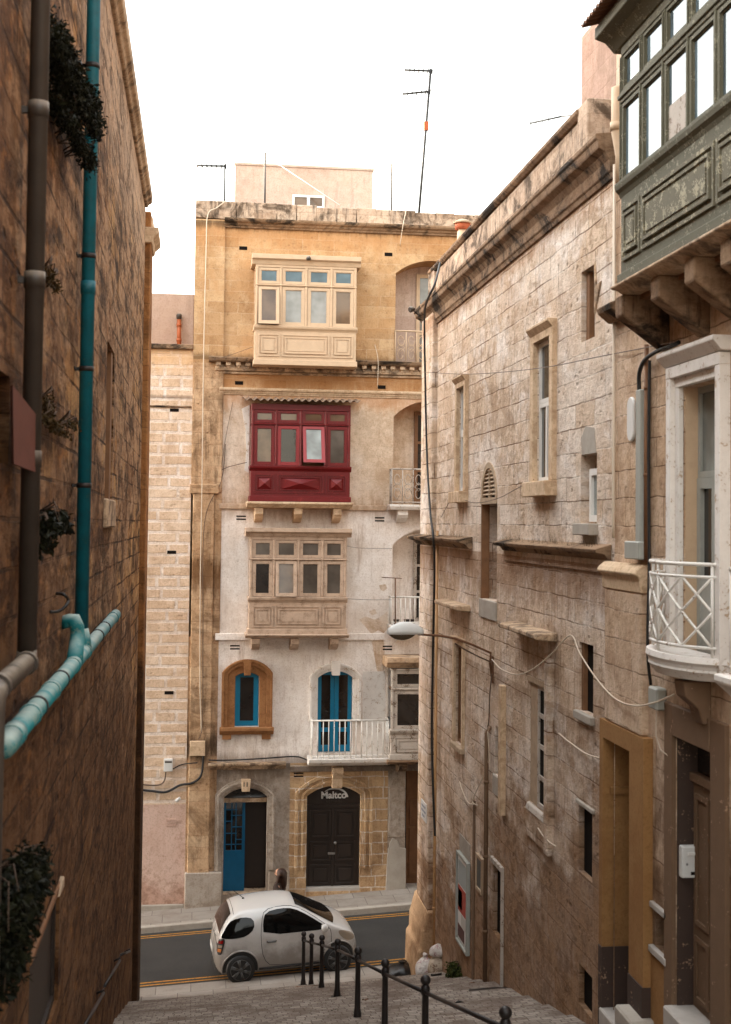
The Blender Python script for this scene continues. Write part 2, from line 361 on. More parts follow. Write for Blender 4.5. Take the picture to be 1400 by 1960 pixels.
M['right'] = stone('pale_ashlar', srgb(186,150,118), srgb(228,204,182), srgb(240,226,210), bw=.80, bh=.30, ms=.010, djoint=srgb(120,88,62), tint=srgb(200,160,122), tint_amt=.5, pale=srgb(236,218,204), pale_amt=.75, dirt=srgb(166,128,96), dirt_amt=.5, dirt_scale=.8,
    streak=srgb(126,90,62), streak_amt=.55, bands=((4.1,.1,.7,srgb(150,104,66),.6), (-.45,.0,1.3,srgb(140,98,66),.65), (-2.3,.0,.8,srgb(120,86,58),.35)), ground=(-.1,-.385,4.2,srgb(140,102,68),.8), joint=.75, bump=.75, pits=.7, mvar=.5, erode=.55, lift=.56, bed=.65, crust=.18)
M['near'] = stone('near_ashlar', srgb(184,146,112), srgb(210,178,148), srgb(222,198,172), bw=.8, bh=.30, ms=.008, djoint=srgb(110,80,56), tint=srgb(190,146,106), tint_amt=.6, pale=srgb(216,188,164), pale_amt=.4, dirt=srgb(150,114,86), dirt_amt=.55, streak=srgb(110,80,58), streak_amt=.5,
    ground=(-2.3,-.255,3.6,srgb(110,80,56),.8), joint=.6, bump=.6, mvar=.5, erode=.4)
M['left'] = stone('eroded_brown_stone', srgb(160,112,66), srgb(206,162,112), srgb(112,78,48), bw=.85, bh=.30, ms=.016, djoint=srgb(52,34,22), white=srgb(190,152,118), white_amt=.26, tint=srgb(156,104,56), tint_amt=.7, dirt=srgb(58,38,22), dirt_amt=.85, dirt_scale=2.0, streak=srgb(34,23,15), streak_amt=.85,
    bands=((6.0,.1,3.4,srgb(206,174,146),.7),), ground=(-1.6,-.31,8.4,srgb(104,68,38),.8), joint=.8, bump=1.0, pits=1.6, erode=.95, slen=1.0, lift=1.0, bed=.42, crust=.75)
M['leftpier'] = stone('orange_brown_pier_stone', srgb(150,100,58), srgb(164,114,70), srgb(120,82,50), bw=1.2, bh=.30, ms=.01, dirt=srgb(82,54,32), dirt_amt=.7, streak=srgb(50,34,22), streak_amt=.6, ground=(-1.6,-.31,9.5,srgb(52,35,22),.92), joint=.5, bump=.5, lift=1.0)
M['trim'] = stone('weathered_trim', srgb(176,140,106), srgb(190,156,122), srgb(150,116,88), bw=1.2, bh=3., ms=.005, dirt=srgb(66,52,42), dirt_amt=.8, dirt_scale=2.2, streak=srgb(50,40,32), streak_amt=.7, joint=.4, bump=.4, pits=.6)
M['trimdark'] = stone('lichen_black_trim', srgb(132,104,80), srgb(146,118,92), srgb(90,70,54), bw=1.2, bh=3., ms=.005, lift=.9, bed=.6, dirt=srgb(32,26,21), dirt_amt=.95, dirt_scale=1.8, streak=srgb(34,27,22), streak_amt=.9, joint=.4, bump=.5, pits=.6)
M['parapet'] = stone('mossy_parapet_stone', srgb(176,150,128), srgb(192,168,146), srgb(150,124,100), bw=.8, bh=.28, ms=.008, lift=.9, dirt=srgb(72,58,46), dirt_amt=.9, dirt_scale=1.6, streak=srgb(52,44,38), streak_amt=.85, joint=.4, bump=.4, pits=.7)
M['cleanstone'] = stone('clean_trim_stone', srgb(196,160,122), srgb(204,170,134), srgb(180,144,108), bw=1.2, bh=2.0, ms=.004, dirt=srgb(150,116,86), dirt_amt=.5, dirt_scale=2., streak=srgb(120,88,62), streak_amt=.4, joint=.3, bump=.3, pits=.4)
M['brownstone'] = stone('brown_painted_stone', srgb(150,104,66), srgb(156,110,72), srgb(130,86,50), bw=2, bh=2, ms=.003, lift=.95, dirt=srgb(122,82,50), dirt_amt=.5, joint=.2, bump=.15, pits=.2)
M['whitestone'] = paint('white_painted_stone', srgb(226,218,210), .8, chip=srgb(180,156,132), chip_amt=.35, var=.25)
M['amber'] = stone('amber_painted_wall', srgb(148,108,66), srgb(150,110,68), srgb(138,98,60), bw=4, bh=4, ms=.002, lift=.95, erode=.12, dirt=srgb(132,92,54), dirt_amt=.5, joint=.1, bump=.06, pits=.0)
M['maroon'] = paint('maroon_plinth_paint', srgb(64,48,40), .7, chip=srgb(150,120,96), chip_amt=.2)
M['brownpaint'] = paint('brown_painted_render', srgb(112,86,64), .75, chip=srgb(160,128,104), chip_amt=.15)
M['marble'] = paint('worn_marble_step', srgb(176,168,160), .5, var=.3)
M['cream'] = paint('cream_balcony_paint', srgb(196,168,138), .6, var=.2)
M['red'] = paint('oxblood_balcony_paint', srgb(104,7,11), .45, chip=srgb(126,26,26), chip_amt=.35, var=.4, bump=.08)
M['redsash'] = paint('faded_red_paint', srgb(140,46,48), .5, var=.2, bump=.05)
M['taupe'] = paint('taupe_balcony_paint', srgb(188,162,140), .7, chip=srgb(150,124,102), chip_amt=.4, var=.45)
M['oldgrey'] = paint('flaking_grey_paint', srgb(184,172,160), .75, chip=srgb(110,90,72), chip_amt=.45, var=.35)
M['green'] = paint('flaking_green_paint', srgb(92,88,70), .75, chip=srgb(138,132,112), chip_amt=.4, var=.5, scale=9)
M['greenpanel'] = paint('bleached_green_panel', srgb(104,98,80), .8, chip=srgb(160,152,128), chip_amt=.6, var=.6, scale=7)
M['blue'] = paint('turquoise_door_paint', srgb(0,112,148), .45, var=.2, bump=.05)
M['deepblue'] = paint('deep_turquoise_paint', srgb(0,84,120), .45, var=.25, bump=.05)
M['teal'] = paint('teal_plastic', srgb(0,98,114), .48, chip=srgb(40,92,96), chip_amt=.35, scale=4, var=.75, bump=.05)
M['tealdust'] = paint('dusty_teal_plastic', srgb(24,124,132), .6, chip=srgb(96,130,126), chip_amt=.5, scale=5, var=.6, dust=srgb(168,182,176), dust_amt=.75)
M['greypvc'] = paint('grey_plastic', srgb(60,52,46), .5, var=.45, dust=srgb(140,128,114), dust_amt=.8)
M['tan'] = paint('tan_painted_pipe', srgb(186,142,96), .55, var=.3)
M['orange'] = paint('orange_drain_plastic', srgb(176,96,56), .5, var=.3)
M['whitepl'] = paint('white_plastic', srgb(214,212,208), .4, var=.12, bump=.03)
M['greybox'] = paint('grey_enamel_box', srgb(160,160,152), .5, var=.2)
M['whiteiron'] = paint('white_iron_paint', srgb(222,216,208), .5, chip=srgb(130,100,78), chip_amt=.25, var=.2)
M['blackiron'] = paint('black_iron_paint', srgb(40,34,32), .45, var=.4, metal=.2)
M['rust'] = paint('rusty_iron', srgb(110,74,50), .8, var=.5)
M['black'] = plain('black_rubber', srgb(24,22,21), .6)
M['wire'] = plain('pale_wire', srgb(206,188,166), .6)
M['brownwire'] = plain('brown_wire', srgb(96,74,58), .6)
M['dark'] = plain('dark_interior', srgb(26,21,18), .9, spec=.1)  # near-black colour paints in the shade of unlit interiors
M['darkdoor'] = paint('dark_brown_door_paint', srgb(44,34,28), .5, var=.3, bump=.1)
M['wood'] = paint('bare_brown_wood', srgb(126,88,58), .7, var=.5)
M['oldboard'] = paint('bleached_board', srgb(176,152,126), .8, var=.5)
M['terracotta'] = paint('terracotta_cloth', srgb(92,50,38), .85, var=.3)
M['glass'] = glass('dark_window_glass', srgb(44,38,34))
M['glasscurt'] = glass('curtained_glass', srgb(150,150,146), .08)
M['glasswarm'] = glass('brown_room_glass', srgb(112,90,70), .06)
M['glassgrey'] = glass('grey_net_glass', srgb(98,90,82), .08)
M['skyglass'] = glass('sky_mirroring_glass', srgb(96,112,120), .03, ior=1.5, wavy=.012)
M['skyglass'].node_tree.nodes['Principled BSDF'].inputs['Specular Tint'].default_value = (.72, .90, 1.0, 1)
M['frost'] = glass('frosted_glass', srgb(150,156,152), .25)
M['alu'] = plain('white_aluminium', srgb(224,220,214), .4)
M['corr'] = paint('corrugated_cement', srgb(120,98,80), .8, var=.4)
M['concrete'] = paint('pale_concrete', srgb(168,158,146), .9, var=.4, scale=3, bump=.4)
M['tile'] = paint('terracotta_tile', srgb(160,80,46), .8, var=.4)
M['steel'] = plain('galvanised_steel', srgb(150,146,142), .45, metal=.6)
M['towerstone'] = stone('pinkish_tower_stone', srgb(150,122,108), srgb(164,138,122), srgb(130,106,92), bw=.9, bh=.32, ms=.008, dirt=srgb(116,92,78), dirt_amt=.5, streak=srgb(90,72,60), streak_amt=.5, joint=.4, bump=.3, pits=.3, erode=.25, lift=1.0)
# ------------------------------------------------------------------ setting: ground, road, paving
def ground_mats():
    n = NT('asphalt'); P = n.pos()
    a = n.noise(P, 1.2, 6.0); b = n.noise(P, 90.0, 3.0, .7)
    col = n.mix(n.step(a, .3, .7), srgb(36,34,32), srgb(47,44,41)); col = n.mix(n.math('MULTIPLY', n.step(b, .5, .7), .5), col, srgb(78,73,68))
    M['asphalt'] = n.out(col, .85, n.bump(b, .4, .01))
    n = NT('worn_yellow_line'); P = n.pos(); a = n.noise(P, 22.0, 8.0, .7)
    M['yellow'] = n.out(n.mix(n.step(a, .52, .62), srgb(176,120,36), srgb(92,76,54)), .8)
    n = NT('setts'); P = n.pos(); X = n.xyz(P)
    br = n.new('ShaderNodeTexBrick', offset=.5, squash=.8, squash_frequency=3)
    w_ = n.math('MULTIPLY', n.math('SUBTRACT', n.noise(P, 4.0, 3.0), .5), .05)
    n.link(n.comb(n.math('ADD', X[0], w_), n.math('ADD', X[1], n.math('MULTIPLY', w_, .8)), 0.0), br.inputs['Vector'])
    br.inputs['Color1'].default_value = srgb(164,152,140); br.inputs['Color2'].default_value = srgb(126,114,103); br.inputs['Mortar'].default_value = srgb(96,82,70)
    br.inputs['Scale'].default_value = 1.0; br.inputs['Brick Width'].default_value = .16; br.inputs['Row Height'].default_value = .112; br.inputs['Mortar Size'].default_value = .009; br.inputs['Mortar Smooth'].default_value = .4
    d = n.noise(P, 1.6, 9.0, .65); f = n.noise(P, 26.0, 6.0, .7)
    col = n.mix(n.math('MULTIPLY', n.step(d, .45, .60), .7), br.outputs['Color'], srgb(92,72,60))
    col = n.mix(n.math('MULTIPLY', n.step(f, .45, .7), .4), col, srgb(100,88,76))
    h = n.math('ADD', n.math('MULTIPLY', br.outputs['Fac'], -1.0), n.math('MULTIPLY', f, .6))
    M['setts'] = n.out(col, .85, n.bump(h, .7, .02))
    n = NT('paving_slabs'); P = n.pos(); X = n.xyz(P)
    br = n.new('ShaderNodeTexBrick', offset=.37)
    n.link(n.comb(X[0], X[1], 0.0), br.inputs['Vector'])
    br.inputs['Color1'].default_value = srgb(156,146,136); br.inputs['Color2'].default_value = srgb(138,128,118); br.inputs['Mortar'].default_value = srgb(98,88,78)
    br.inputs['Scale'].default_value = 1.0; br.inputs['Brick Width'].default_value = .7; br.inputs['Row Height'].default_value = .62; br.inputs['Mortar Size'].default_value = .008
    d = n.noise(P, 2.0, 9.0, .66); f = n.noise(P, 40.0, 5.0, .7)
    col = n.mix(n.math('MULTIPLY', n.step(d, .42, .62), .5), br.outputs['Color'], srgb(122,108,96))
    col = n.mix(n.math('MULTIPLY', n.step(f, .5, .7), .35), col, srgb(104,94,86))
    M['paving'] = n.out(col, .85, n.bump(n.math('ADD', f, n.math('MULTIPLY', br.outputs['Fac'], -1.)), .4, .012))
    M['kerbstone'] = paint('worn_step_edge', srgb(166,154,142), .85, chip=srgb(110,92,78), chip_amt=.35, var=.5, scale=5, bump=.5)
    M['earth'] = paint('dry_ground', srgb(150,128,104), .95, var=.5, scale=1.)
ground_mats()
YK = 27.25; Y_R0, Y_R1 = 27.4, 31.35          # near kerb edge, road
def zroad(x, y): return -9.58 + .06*x
def zfar(x): return -9.44 + .06*x
g = MB(); g.face([(-900, -900, -14), (900, -900, -14), (900, 900, -14), (-900, 900, -14)]); tag(g.build('ground', M['earth']), kind='structure')
g = MB(); g.face([(-60, Y_R0, zroad(-60, 0)), (60, Y_R0, zroad(60, 0)), (60, Y_R1, zroad(60, 0)), (-60, Y_R1, zroad(-60, 0))]); tag(g.build('road', M['asphalt']), kind='structure')
g = MB()
for y0, wd in ((Y_R0+.42, .06), (Y_R0+.58, .06), (Y_R1-.24, .055), (Y_R1-.38, .055)):
    g.face([(-60, y0, zroad(-60, 0)+.004), (60, y0, zroad(60, 0)+.004), (60, y0+wd, zroad(60, 0)+.004), (-60, y0+wd, zroad(-60, 0)+.004)])
tag(g.build('road_markings', M['yellow']), kind='structure')
def slab(name, mat, x0, x1, y0, y1, zf_, thick=.25, bevel=.015):
    g = MB(); t = [(x0, y0), (x1, y0), (x1, y1), (x0, y1)]
    vs = [(x, y, zf_(x)) for x, y in t] + [(x, y, zf_(x)-thick) for x, y in t]
    g.mesh(vs, [(0,1,2,3), (7,6,5,4), (0,4,5,1), (1,5,6,2), (2,6,7,3), (3,7,4,0)])
    return tag(g.build(name, mat, bevel=bevel), kind='structure')
slab('pavement', M['paving'], -60, 60, Y_R1+.162, YD+.4, zfar)
slab('kerb', M['concrete'], -60, 60, Y_R1, Y_R1+.16, lambda x: zfar(x)+.004)
slab('kerb', M['concrete'], -60, 60, YK, Y_R0, lambda x: -9.47+.06*x, bevel=.02)
slab('pavement', M['paving'], -60, -1.13, 25.9, YK-.002, lambda x: -9.474+.06*x)
slab('pavement', M['paving'], 4.66, 60, 25.9, YK-.002, lambda x: -9.474+.06*x)
# the alley: shallow steps running down to a sloping apron at the street
g = MB(); y = -3.0; x0, x1 = XL-.3, XR+.5; N = 8
xs = [x0+(x1-x0)*i/N for i in range(N+1)]
random.seed(3)
jx = [random.uniform(-.02, .02) for _ in xs]
ys = []
while y < 25.2: ys.append(y); y += 1.05
ys.append(25.2)
for a, b in zip(ys, ys[1:]):
    for i in range(N):        # long sloping treads, low worn risers
        x_, x2 = xs[i], xs[i+1]; r = .055
        A = lambda x, y, d=0.0: (x, y + .03*sin(x*2.1+a), zalley(x, y)-.02+d)
        g.face([A(x_, a, -r*.0), A(x2, a, -r*.0), A(x2, b-.09, r), A(x_, b-.09, r)], 0)
        g.face([A(x_, b-.09, r), A(x2, b-.09, r), A(x2, b-.004, r-.012), A(x_, b-.004, r-.012)], 1)
        g.face([A(x_, b-.004, r-.012), A(x2, b-.004, r-.012), A(x2, b), A(x_, b)], 1)
ap = [25.2, 25.7, 26.2, 26.7, YK-.002]
for a, b in zip(ap, ap[1:]):
    for i in range(N):
        g.face([(xs[i], a, zalley(xs[i], a)-.02), (xs[i+1], a, zalley(xs[i+1], a)-.02), (xs[i+1], b, zalley(xs[i+1], b)-.02), (xs[i], b, zalley(xs[i], b)-.02)], 2)
tag(g.build('alley_steps', [M['setts'], M['kerbstone'], M['paving']]), kind='structure')
# ------------------------------------------------------------------ shared building parts
def rect(fr, x0, y0, x1, y1, w=0.0):
    """photo-measured rectangle -> (u0, u1, v0, v1) on the wall plane"""
    ym, xm = (y0+y1)/2, (x0+x1)/2
    a = fr.px(x0, ym, w)[0]; b = fr.px(x1, ym, w)[0]
    return min(a, b), max(a, b), fr.px(xm, y1, w)[1], fr.px(xm, y0, w)[1]
def casement(fr, u0, u1, v0, v1, w, mf, mg, parent, name='window', cols=2, rows=(), t=.06, dp=.06, mt=.04, label=None):
    mb = MB(); mb.ring(fr, u0, u1, v0, v1, t, w, w+dp)
    for i in range(1, cols):
        c = u0+(u1-u0)*i/cols; mb.box(fr, c-mt, c+mt, v0+t, v1-t, w, w+dp+.006)
    for r in rows:
        c = v0+(v1-v0)*r
        for i in range(cols):
            a = u0+t if i == 0 else u0+(u1-u0)*i/cols+mt; b = u1-t if i == cols-1 else u0+(u1-u0)*(i+1)/cols-mt
            mb.box(fr, a, b, c-mt*.8, c+mt*.8, w, w+dp)
    o = mb.build(name, mf, parent, label=label)
    g = MB(); g.box(fr, u0+t*.5, u1-t*.5, v0+t*.5, v1-t*.5, w+.012, w+.022); g.build('pane', mg, o)
    return o
def surround(mb, fr, u0, u1, v0, vsp, rise, wd, steps, m=0, key=None):
    """stepped architrave round an opening: steps = [(inner offset, outer offset, projection)]"""
    for a, b, pj in steps:
        inn = [(u0-a, v0)] + arch_pts(u0-a, u1+a, vsp+a*.3, rise+a*.7, 14) + [(u1+a, v0)]
        out = [(u0-b, v0)] + arch_pts(u0-b, u1+b, vsp+b*.3, rise+b*.7, 14) + [(u1+b, v0)]
        for (i0, i1), (o0, o1) in zip(zip(inn, inn[1:]), zip(out, out[1:])):
            P = fr.p
            vs = [P(*i0, 0), P(*i1, 0), P(*o1, 0), P(*o0, 0), P(*i0, pj), P(*i1, pj), P(*o1, pj), P(*o0, pj)]
            mb.mesh(vs, [(4,5,6,7), (0,1,5,4), (3,7,6,2)], m)
    if key:
        c = (u0+u1)/2; ku, k0, k1, kp = key
        mb.prism(fr, [(c-ku*.8, k0), (c+ku*.8, k0), (c+ku, k1), (c-ku, k1)], 0, kp, m)
def corbel(fr, u, v, wd, d, h, mt, parent, label=None):
    """stone bracket: a block end with a curved foot under it"""
    mb = MB(); P = fr.p
    prof = [(0, v), (d, v), (d, v-h*.42), (d*.93, v-h*.48), (d*.86, v-h*.62), (d*.62, v-h*.8), (d*.3, v-h*.95), (0, v-h)]
    mb.mould(fr, prof, u-wd/2, u+wd/2)
    return mb.build('corbel', mt, parent, bevel=.008)
CORN = lambda d, h: [(0, 0), (d*.25, 0), (d*.3, h*.2), (d*.5, h*.3), (d*.6, h*.5), (d*.9, h*.6), (d*.95, h*.72), (d, h*.75), (d, h), (0, h)]
def moulding(mb, fr, u0, u1, v0, v1, d, m=0, e0=0, e1=0):
    mb.mould(fr, [(w_, v0+h_) for w_, h_ in CORN(d, v1-v0)], u0, u1, m, e0, e1)

def sash(fr, u0, u1, v0, v1, w, mf, mg, parent, name='sash', tilt=0.0, t=.07, label=None):
    """one glazed leaf; tilt swings it out about its top edge"""
    if tilt:
        f0 = fr
        def f(u, v, w_):
            dv = v-v1; dw = w_-w
            return f0.f(u, v1+dv*cos(tilt)-dw*sin(tilt)*0.2, w - dv*sin(tilt) + dw*cos(tilt))
        fr = Fr(f, f0.inv)
    mb = MB(); mb.ring(fr, u0, u1, v0, v1, t, w-.02, w+.03)
    mb.ring(fr, u0+t, u1-t, v0+t, v1-t, .014, w-.015, w+.012)
    mb.box(fr, u0+t+.002, u1-t-.002, v0+t+.002, v1-t-.002, w-.008, w+.002, 1)
    return mb.build(name, [mf, mg], parent, label=label)

def enclosed_balcony(parent, fr, u0, u1, vb, vp0, vp1, vs0, vs1, vt0, vt1, vc, d, mt, msash, mgl, panel='nested', label=None,
                     cornice=None, roof=None, corbels=(), ledge=None, tilts={}, transglass=None, mcorn=None, mcorb=None, inner=None, bays=4, trimd=.05, B=.07, ts=.07):
    mb = MB()
    mb.box(fr, u0, u1, vb, vs0-.06, 0, d)                         # boarded lower half
    mb.box(fr, u0-.03, u1+.03, vb-.03, vb+.10, 0, d+.03)          # skirting
    moulding(mb, fr, u0, u1, vs0-.16, vs0, trimd*1.6+.0, 0) if False else None
    mb.mould(fr, [(0, vs0-.06), (d, vs0-.14), (d+.02, vs0-.10), (d+.05, vs0-.07), (d+.06, vs0-.03), (d+.06, vs0), (0, vs0)], u0-.03, u1+.03)
    bw = (u1-u0)/bays
    for i in range(bays+1):                                        # posts
        c = u0+bw*i; a = c-B/2 if 0 < i < bays else (c if i == 0 else c-B)
        mb.box(fr, a, a+B, vs0, vt1, d-.10, d+.012)
        mb.box(fr, a+B*.25, a+B*.75, vs0+.02, vt1-.02, d+.012, d+.026)
    mb.box(fr, u0, u0+.05, vs0, vt1, 0, .09); mb.box(fr, u1-.05, u1, vs0, vt1, 0, .09)
    mb.box(fr, u0, u1, vs1+.0, vt0, d-.10, d+.02)                  # transom rail
    mb.box(fr, u0-.01, u1+.01, vs1+(vt0-vs1)*.35, vs1+(vt0-vs1)*.7, d-.0, d+.04)
    mb.box(fr, u0, u1, vt1, vc, 0, d+.006)                         # head
    mb.box(fr, u0+.05, u1-.05, vs0, vt1, .02, d*.45, 1)            # room behind
    o = mb.build('enclosed_balcony', [mt, inner or M['wood']], parent, bevel=.006, label=label)
    for s_, ue in ((0, u0), (1, u1)):                              # glazed ends
        a, b = (ue+.004, ue+.03) if s_ == 0 else (ue-.03, ue-.004)
        g = MB(); g.box(fr, a, b, vs0, vs1, .09, d-.10, 0); g.box(fr, a, b, vt0, vt1, .09, d-.10, 0); g.build('side_light', mgl[0], o)
    for i in range(bays):
        a = u0+bw*i+(B if i == 0 else B/2)+.004; b = u0+bw*(i+1)-(B if i == bays-1 else B/2)-.004
        sash(fr, a, b, vs0+.01, vs1-.01, d-.02, msash[i % len(msash)], mgl[i % len(mgl)], o, tilt=tilts.get(i, 0.0), t=ts)
        sash(fr, a, b, vt0+.01, vt1-.01, d-.03, mt, (transglass or mgl)[i % len(transglass or mgl)], o, name='transom_light', t=ts*.85)
    xs = [(u0+.08, u0+bw*.98), (u0+bw*1.06, u1-bw*1.06), (u1-bw*.98, u1-.08)]
    for a, b in xs:
        p = MB(); c0, c1 = vp0, vp1
        p.ring(fr, a, b, c0, c1, .035, d-.005, d+.022)
        if panel == 'diamond':
            p.ring(fr, a+.07, b-.07, c0+.07, c1-.07, .02, d-.004, d+.03)
            q = [fr.p(a+.09, c0+.09, d+.004), fr.p(b-.09, c0+.09, d+.004), fr.p(b-.09, c1-.09, d+.004), fr.p(a+.09, c1-.09, d+.004)]
            um, vm = (a+b)/2, (c0+c1)/2
            hl = max(0.0, (b-a)/2-.09-((c1-c0)/2-.09))
            r0, r1 = fr.p(um-hl*.05, vm, d+.09), fr.p(um+hl*.05, vm, d+.09)
            p.face([q[0], q[1], r1, r0]); p.face([q[2], q[3], r0, r1]); p.face([q[1], q[2], r1]); p.face([q[3], q[0], r0])
        else:
            p.box(fr, a+.075, b-.075, c0+.075, c1-.075, d-.004, d+.018)
            p.ring(fr, a+.075, b-.075, c0+.075, c1-.075, .03, d+.018, d+.034)
            p.box(fr, a+.15, b-.15, c0+.14, c1-.14, d+.018, d+.03) if (b-a) > .34 else None
        p.build('panel', mt, o)
    if cornice:
        c = MB(); h0, h1, dd = cornice
        c.mould(fr, [(0, h0), (d+.02, h0), (d+dd*.35, h0+(h1-h0)*.25), (d+dd*.5, h0+(h1-h0)*.4), (d+dd, h0+(h1-h0)*.55), (d+dd, h1), (0, h1)], u0-dd*.8, u1+dd*.8)
        c.build('cornice', mcorn or mt, o, bevel=.006)
    if ledge:
        c = MB(); l0, l1 = ledge
        c.mould(fr, [(0, l0), (d*.9, l0), (d+.02, l0+(l1-l0)*.5), (d+.08, l0+(l1-l0)*.6), (d+.08, l1), (0, l1)], u0-.08, u1+.08)
        c.build('ledge', mcorb or M['cleanstone'], o, bevel=.01)
    for (u, v, h) in corbels: corbel(fr, u, v, .20, d*.9, h, mcorb or M['cleanstone'], o)
    return o

def railing(fr, u0, u1, v0, v1, w, mt, parent, n, name='railing', dense=False, ret=0.5, t=.018):
    mb = MB(); P = fr.p
    mb.tube([P(u0, v1, w-ret), P(u0, v1, w), P(u1, v1, w), P(u1, v1, w-ret)], t*1.3, 6)
    mb.tube([P(u0, v0+.06, w-ret), P(u0, v0+.06, w), P(u1, v0+.06, w), P(u1, v0+.06, w-ret)], t, 6)
    for i in range(n+1):
        u = u0+(u1-u0)*i/n; mb.tube([P(u, v0, w), P(u, v1, w)], t*.8, 6)
    for k in (1, 2, 3):
        for u in (u0, u1): mb.tube([P(u, v0, w-ret*k/3.5), P(u, v1, w-ret*k/3.5)], t*.8, 6)
    if dense:                                  # scrolled cast panels
        for i in range(n):
            c = (u0+(u1-u0)*(i+.5)/n); hw = (u1-u0)/n*.36
            for vc, s in ((v0+(v1-v0)*.3, 1), (v0+(v1-v0)*.72, -1)):
                mb.tube([P(c+hw*cos(a*.5)*(1-a*.03), vc+s*hw*1.6*sin(a*.5)*(1-a*.03), w) for a in range(0, 13)], t*.55, 5)
            mb.tube([P(c-hw, v0+(v1-v0)*.5, w), P(c, v0+(v1-v0)*.62, w), P(c+hw, v0+(v1-v0)*.5, w), P(c, v0+(v1-v0)*.38, w), P(c-hw, v0+(v1-v0)*.5, w)], t*.5, 5)
    return mb.build(name, mt, parent)

# ------------------------------------------------------------------ the house across the street
U = lambda px, py: FF.px(px, py)[0]
V = lambda py, px=600: FF.px(px, py)[1]
HB = thing('corner_house', 'tall limestone house across the street with cream, red and brown balconies stacked up its front', 'house', (4.5, YD+2, zfar(4.5)))
uL, uW, uR = -0.19, 0.55, 13.0
def part(name, mats, fn, bevel=0.0, label=None, parent=HB):
    mb = MB(); fn(mb); return mb.build(name, mats, parent, bevel=bevel, label=label)
# alcoves behind small balconies, right side
al = [Hole(U(757, 620), U(757, 620)+1.9, V(697, 780), V(500, 850), .35, .8), Hole(U(753, 880), U(753, 880)+1.9, V(965, 780), V(768, 850), .42, .8),
      Hole(U(751, 1110), U(751, 1110)+1.9, V(1197, 780), V(1012, 850), .42, .8)]
def b3_hole(h): pass
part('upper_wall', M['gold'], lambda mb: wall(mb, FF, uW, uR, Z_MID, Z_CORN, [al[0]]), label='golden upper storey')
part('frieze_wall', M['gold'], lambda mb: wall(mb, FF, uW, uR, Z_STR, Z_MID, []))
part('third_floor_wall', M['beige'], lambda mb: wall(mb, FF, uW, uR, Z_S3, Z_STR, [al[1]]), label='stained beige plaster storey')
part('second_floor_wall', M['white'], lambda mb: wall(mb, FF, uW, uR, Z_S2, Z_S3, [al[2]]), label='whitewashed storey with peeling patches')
w1 = rect(FF, 450, 1287, 496, 1391); d1 = rect(FF, 608, 1284, 675, 1441)
hw1 = Hole(*w1, rise=.10, depth=.22); hd1 = Hole(*d1, rise=.17, depth=.28)
part('first_floor_wall', M['white'], lambda mb: wall(mb, FF, uW, uR, Z_GF, Z_S2, [hw1, hd1]), label='whitewashed storey with turquoise openings')
gd = rect(FF, 428, 1508, 511, 1712); md = rect(FF, 587, 1504, 690, 1706); pa = rect(FF, 776, 1475, 840, 1708)
hg = Hole(*gd, rise=.22, depth=.35); hm = Hole(*md, rise=.24, depth=.30); hp = Hole(pa[0], pa[0]+1.6, pa[2], pa[3], depth=.9)
u5, u7, u8 = U(554, 1600), U(742, 1600), U(775, 1600)
part('ground_floor_wall', M['grey'], lambda mb: wall(mb, FF, uW, u5, -9.9, Z_GF, [hg]), label='grey rendered ground floor')
part('shop_front_wall', M['quoin'], lambda mb: wall(mb, FF, u5, u7, -9.9, Z_GF, [hm]), label='yellow stone blocks with white joints')
part('ground_floor_wall', M['grey'], lambda mb: wall(mb, FF, u7, uR, -9.9, Z_GF, [hp]))
part('side_wall', M['strip'], lambda mb: (mb.face([(uL, YD+.003, -9.9), (uL, YD+9, -9.9), (uL, YD+9, Z_PAR-.4), (uL, YD+.003, Z_PAR-.4)]),
     mb.face([(uL, YD+9, -9.9), (uR, YD+9, -9.9), (uR, YD+9, Z_PAR-.4), (uL, YD+9, Z_PAR-.4)]), mb.face([(uR, YD, -9.9), (uR, YD+9, -9.9), (uR, YD+9, Z_PAR-.4), (uR, YD, Z_PAR-.4)])))
part('roof', M['concrete'], lambda mb: mb.face([(uL, YD+.2, Z_PAR-.4), (uR, YD+.2, Z_PAR-.4), (uR, YD+9, Z_PAR-.4), (uL, YD+9, Z_PAR-.4)]))
# left pilaster
part('pilaster', M['gold'], lambda mb: mb.box(FF, uL, uW, Z_MID, Z_CORN+.05, -.3, .05))
def _pil(mb):
    mb.box(FF, uL, uW+.02, V(945), Z_MID, -.3, .06); mb.box(FF, uL+.05, uW-.16, -9.9, V(945), -.3, .10); mb.box(FF, uL-.03, uW-.05, V(948), V(930), -.2, .13); mb.box(FF, uW-.16, uW+.02, Z_S2, V(945), -.3, .03)
part('pilaster', M['strip'], _pil, bevel=.02, label='stained stone pilaster')
part('wall_core', M['strip'], lambda mb: mb.box(FF, uL+.002, uW+.3, -9.9, Z_MID, -.4, -.31))
part('corner_wall', M['strip'], lambda mb: mb.box(FF, uL+.003, uW, -9.9, Z_S2-.002, -.3, -.004))
part('plinth', M['grey'], lambda mb: mb.box(FF, uL, gd[0]-.03, -9.9, V(1668, 390), -.1, .13), bevel=.02)
part('plinth', M['grey'], lambda mb: mb.box(FF, gd[1]+.05, u5+.02, -9.9, V(1666, 530), -.1, .05), bevel=.02)
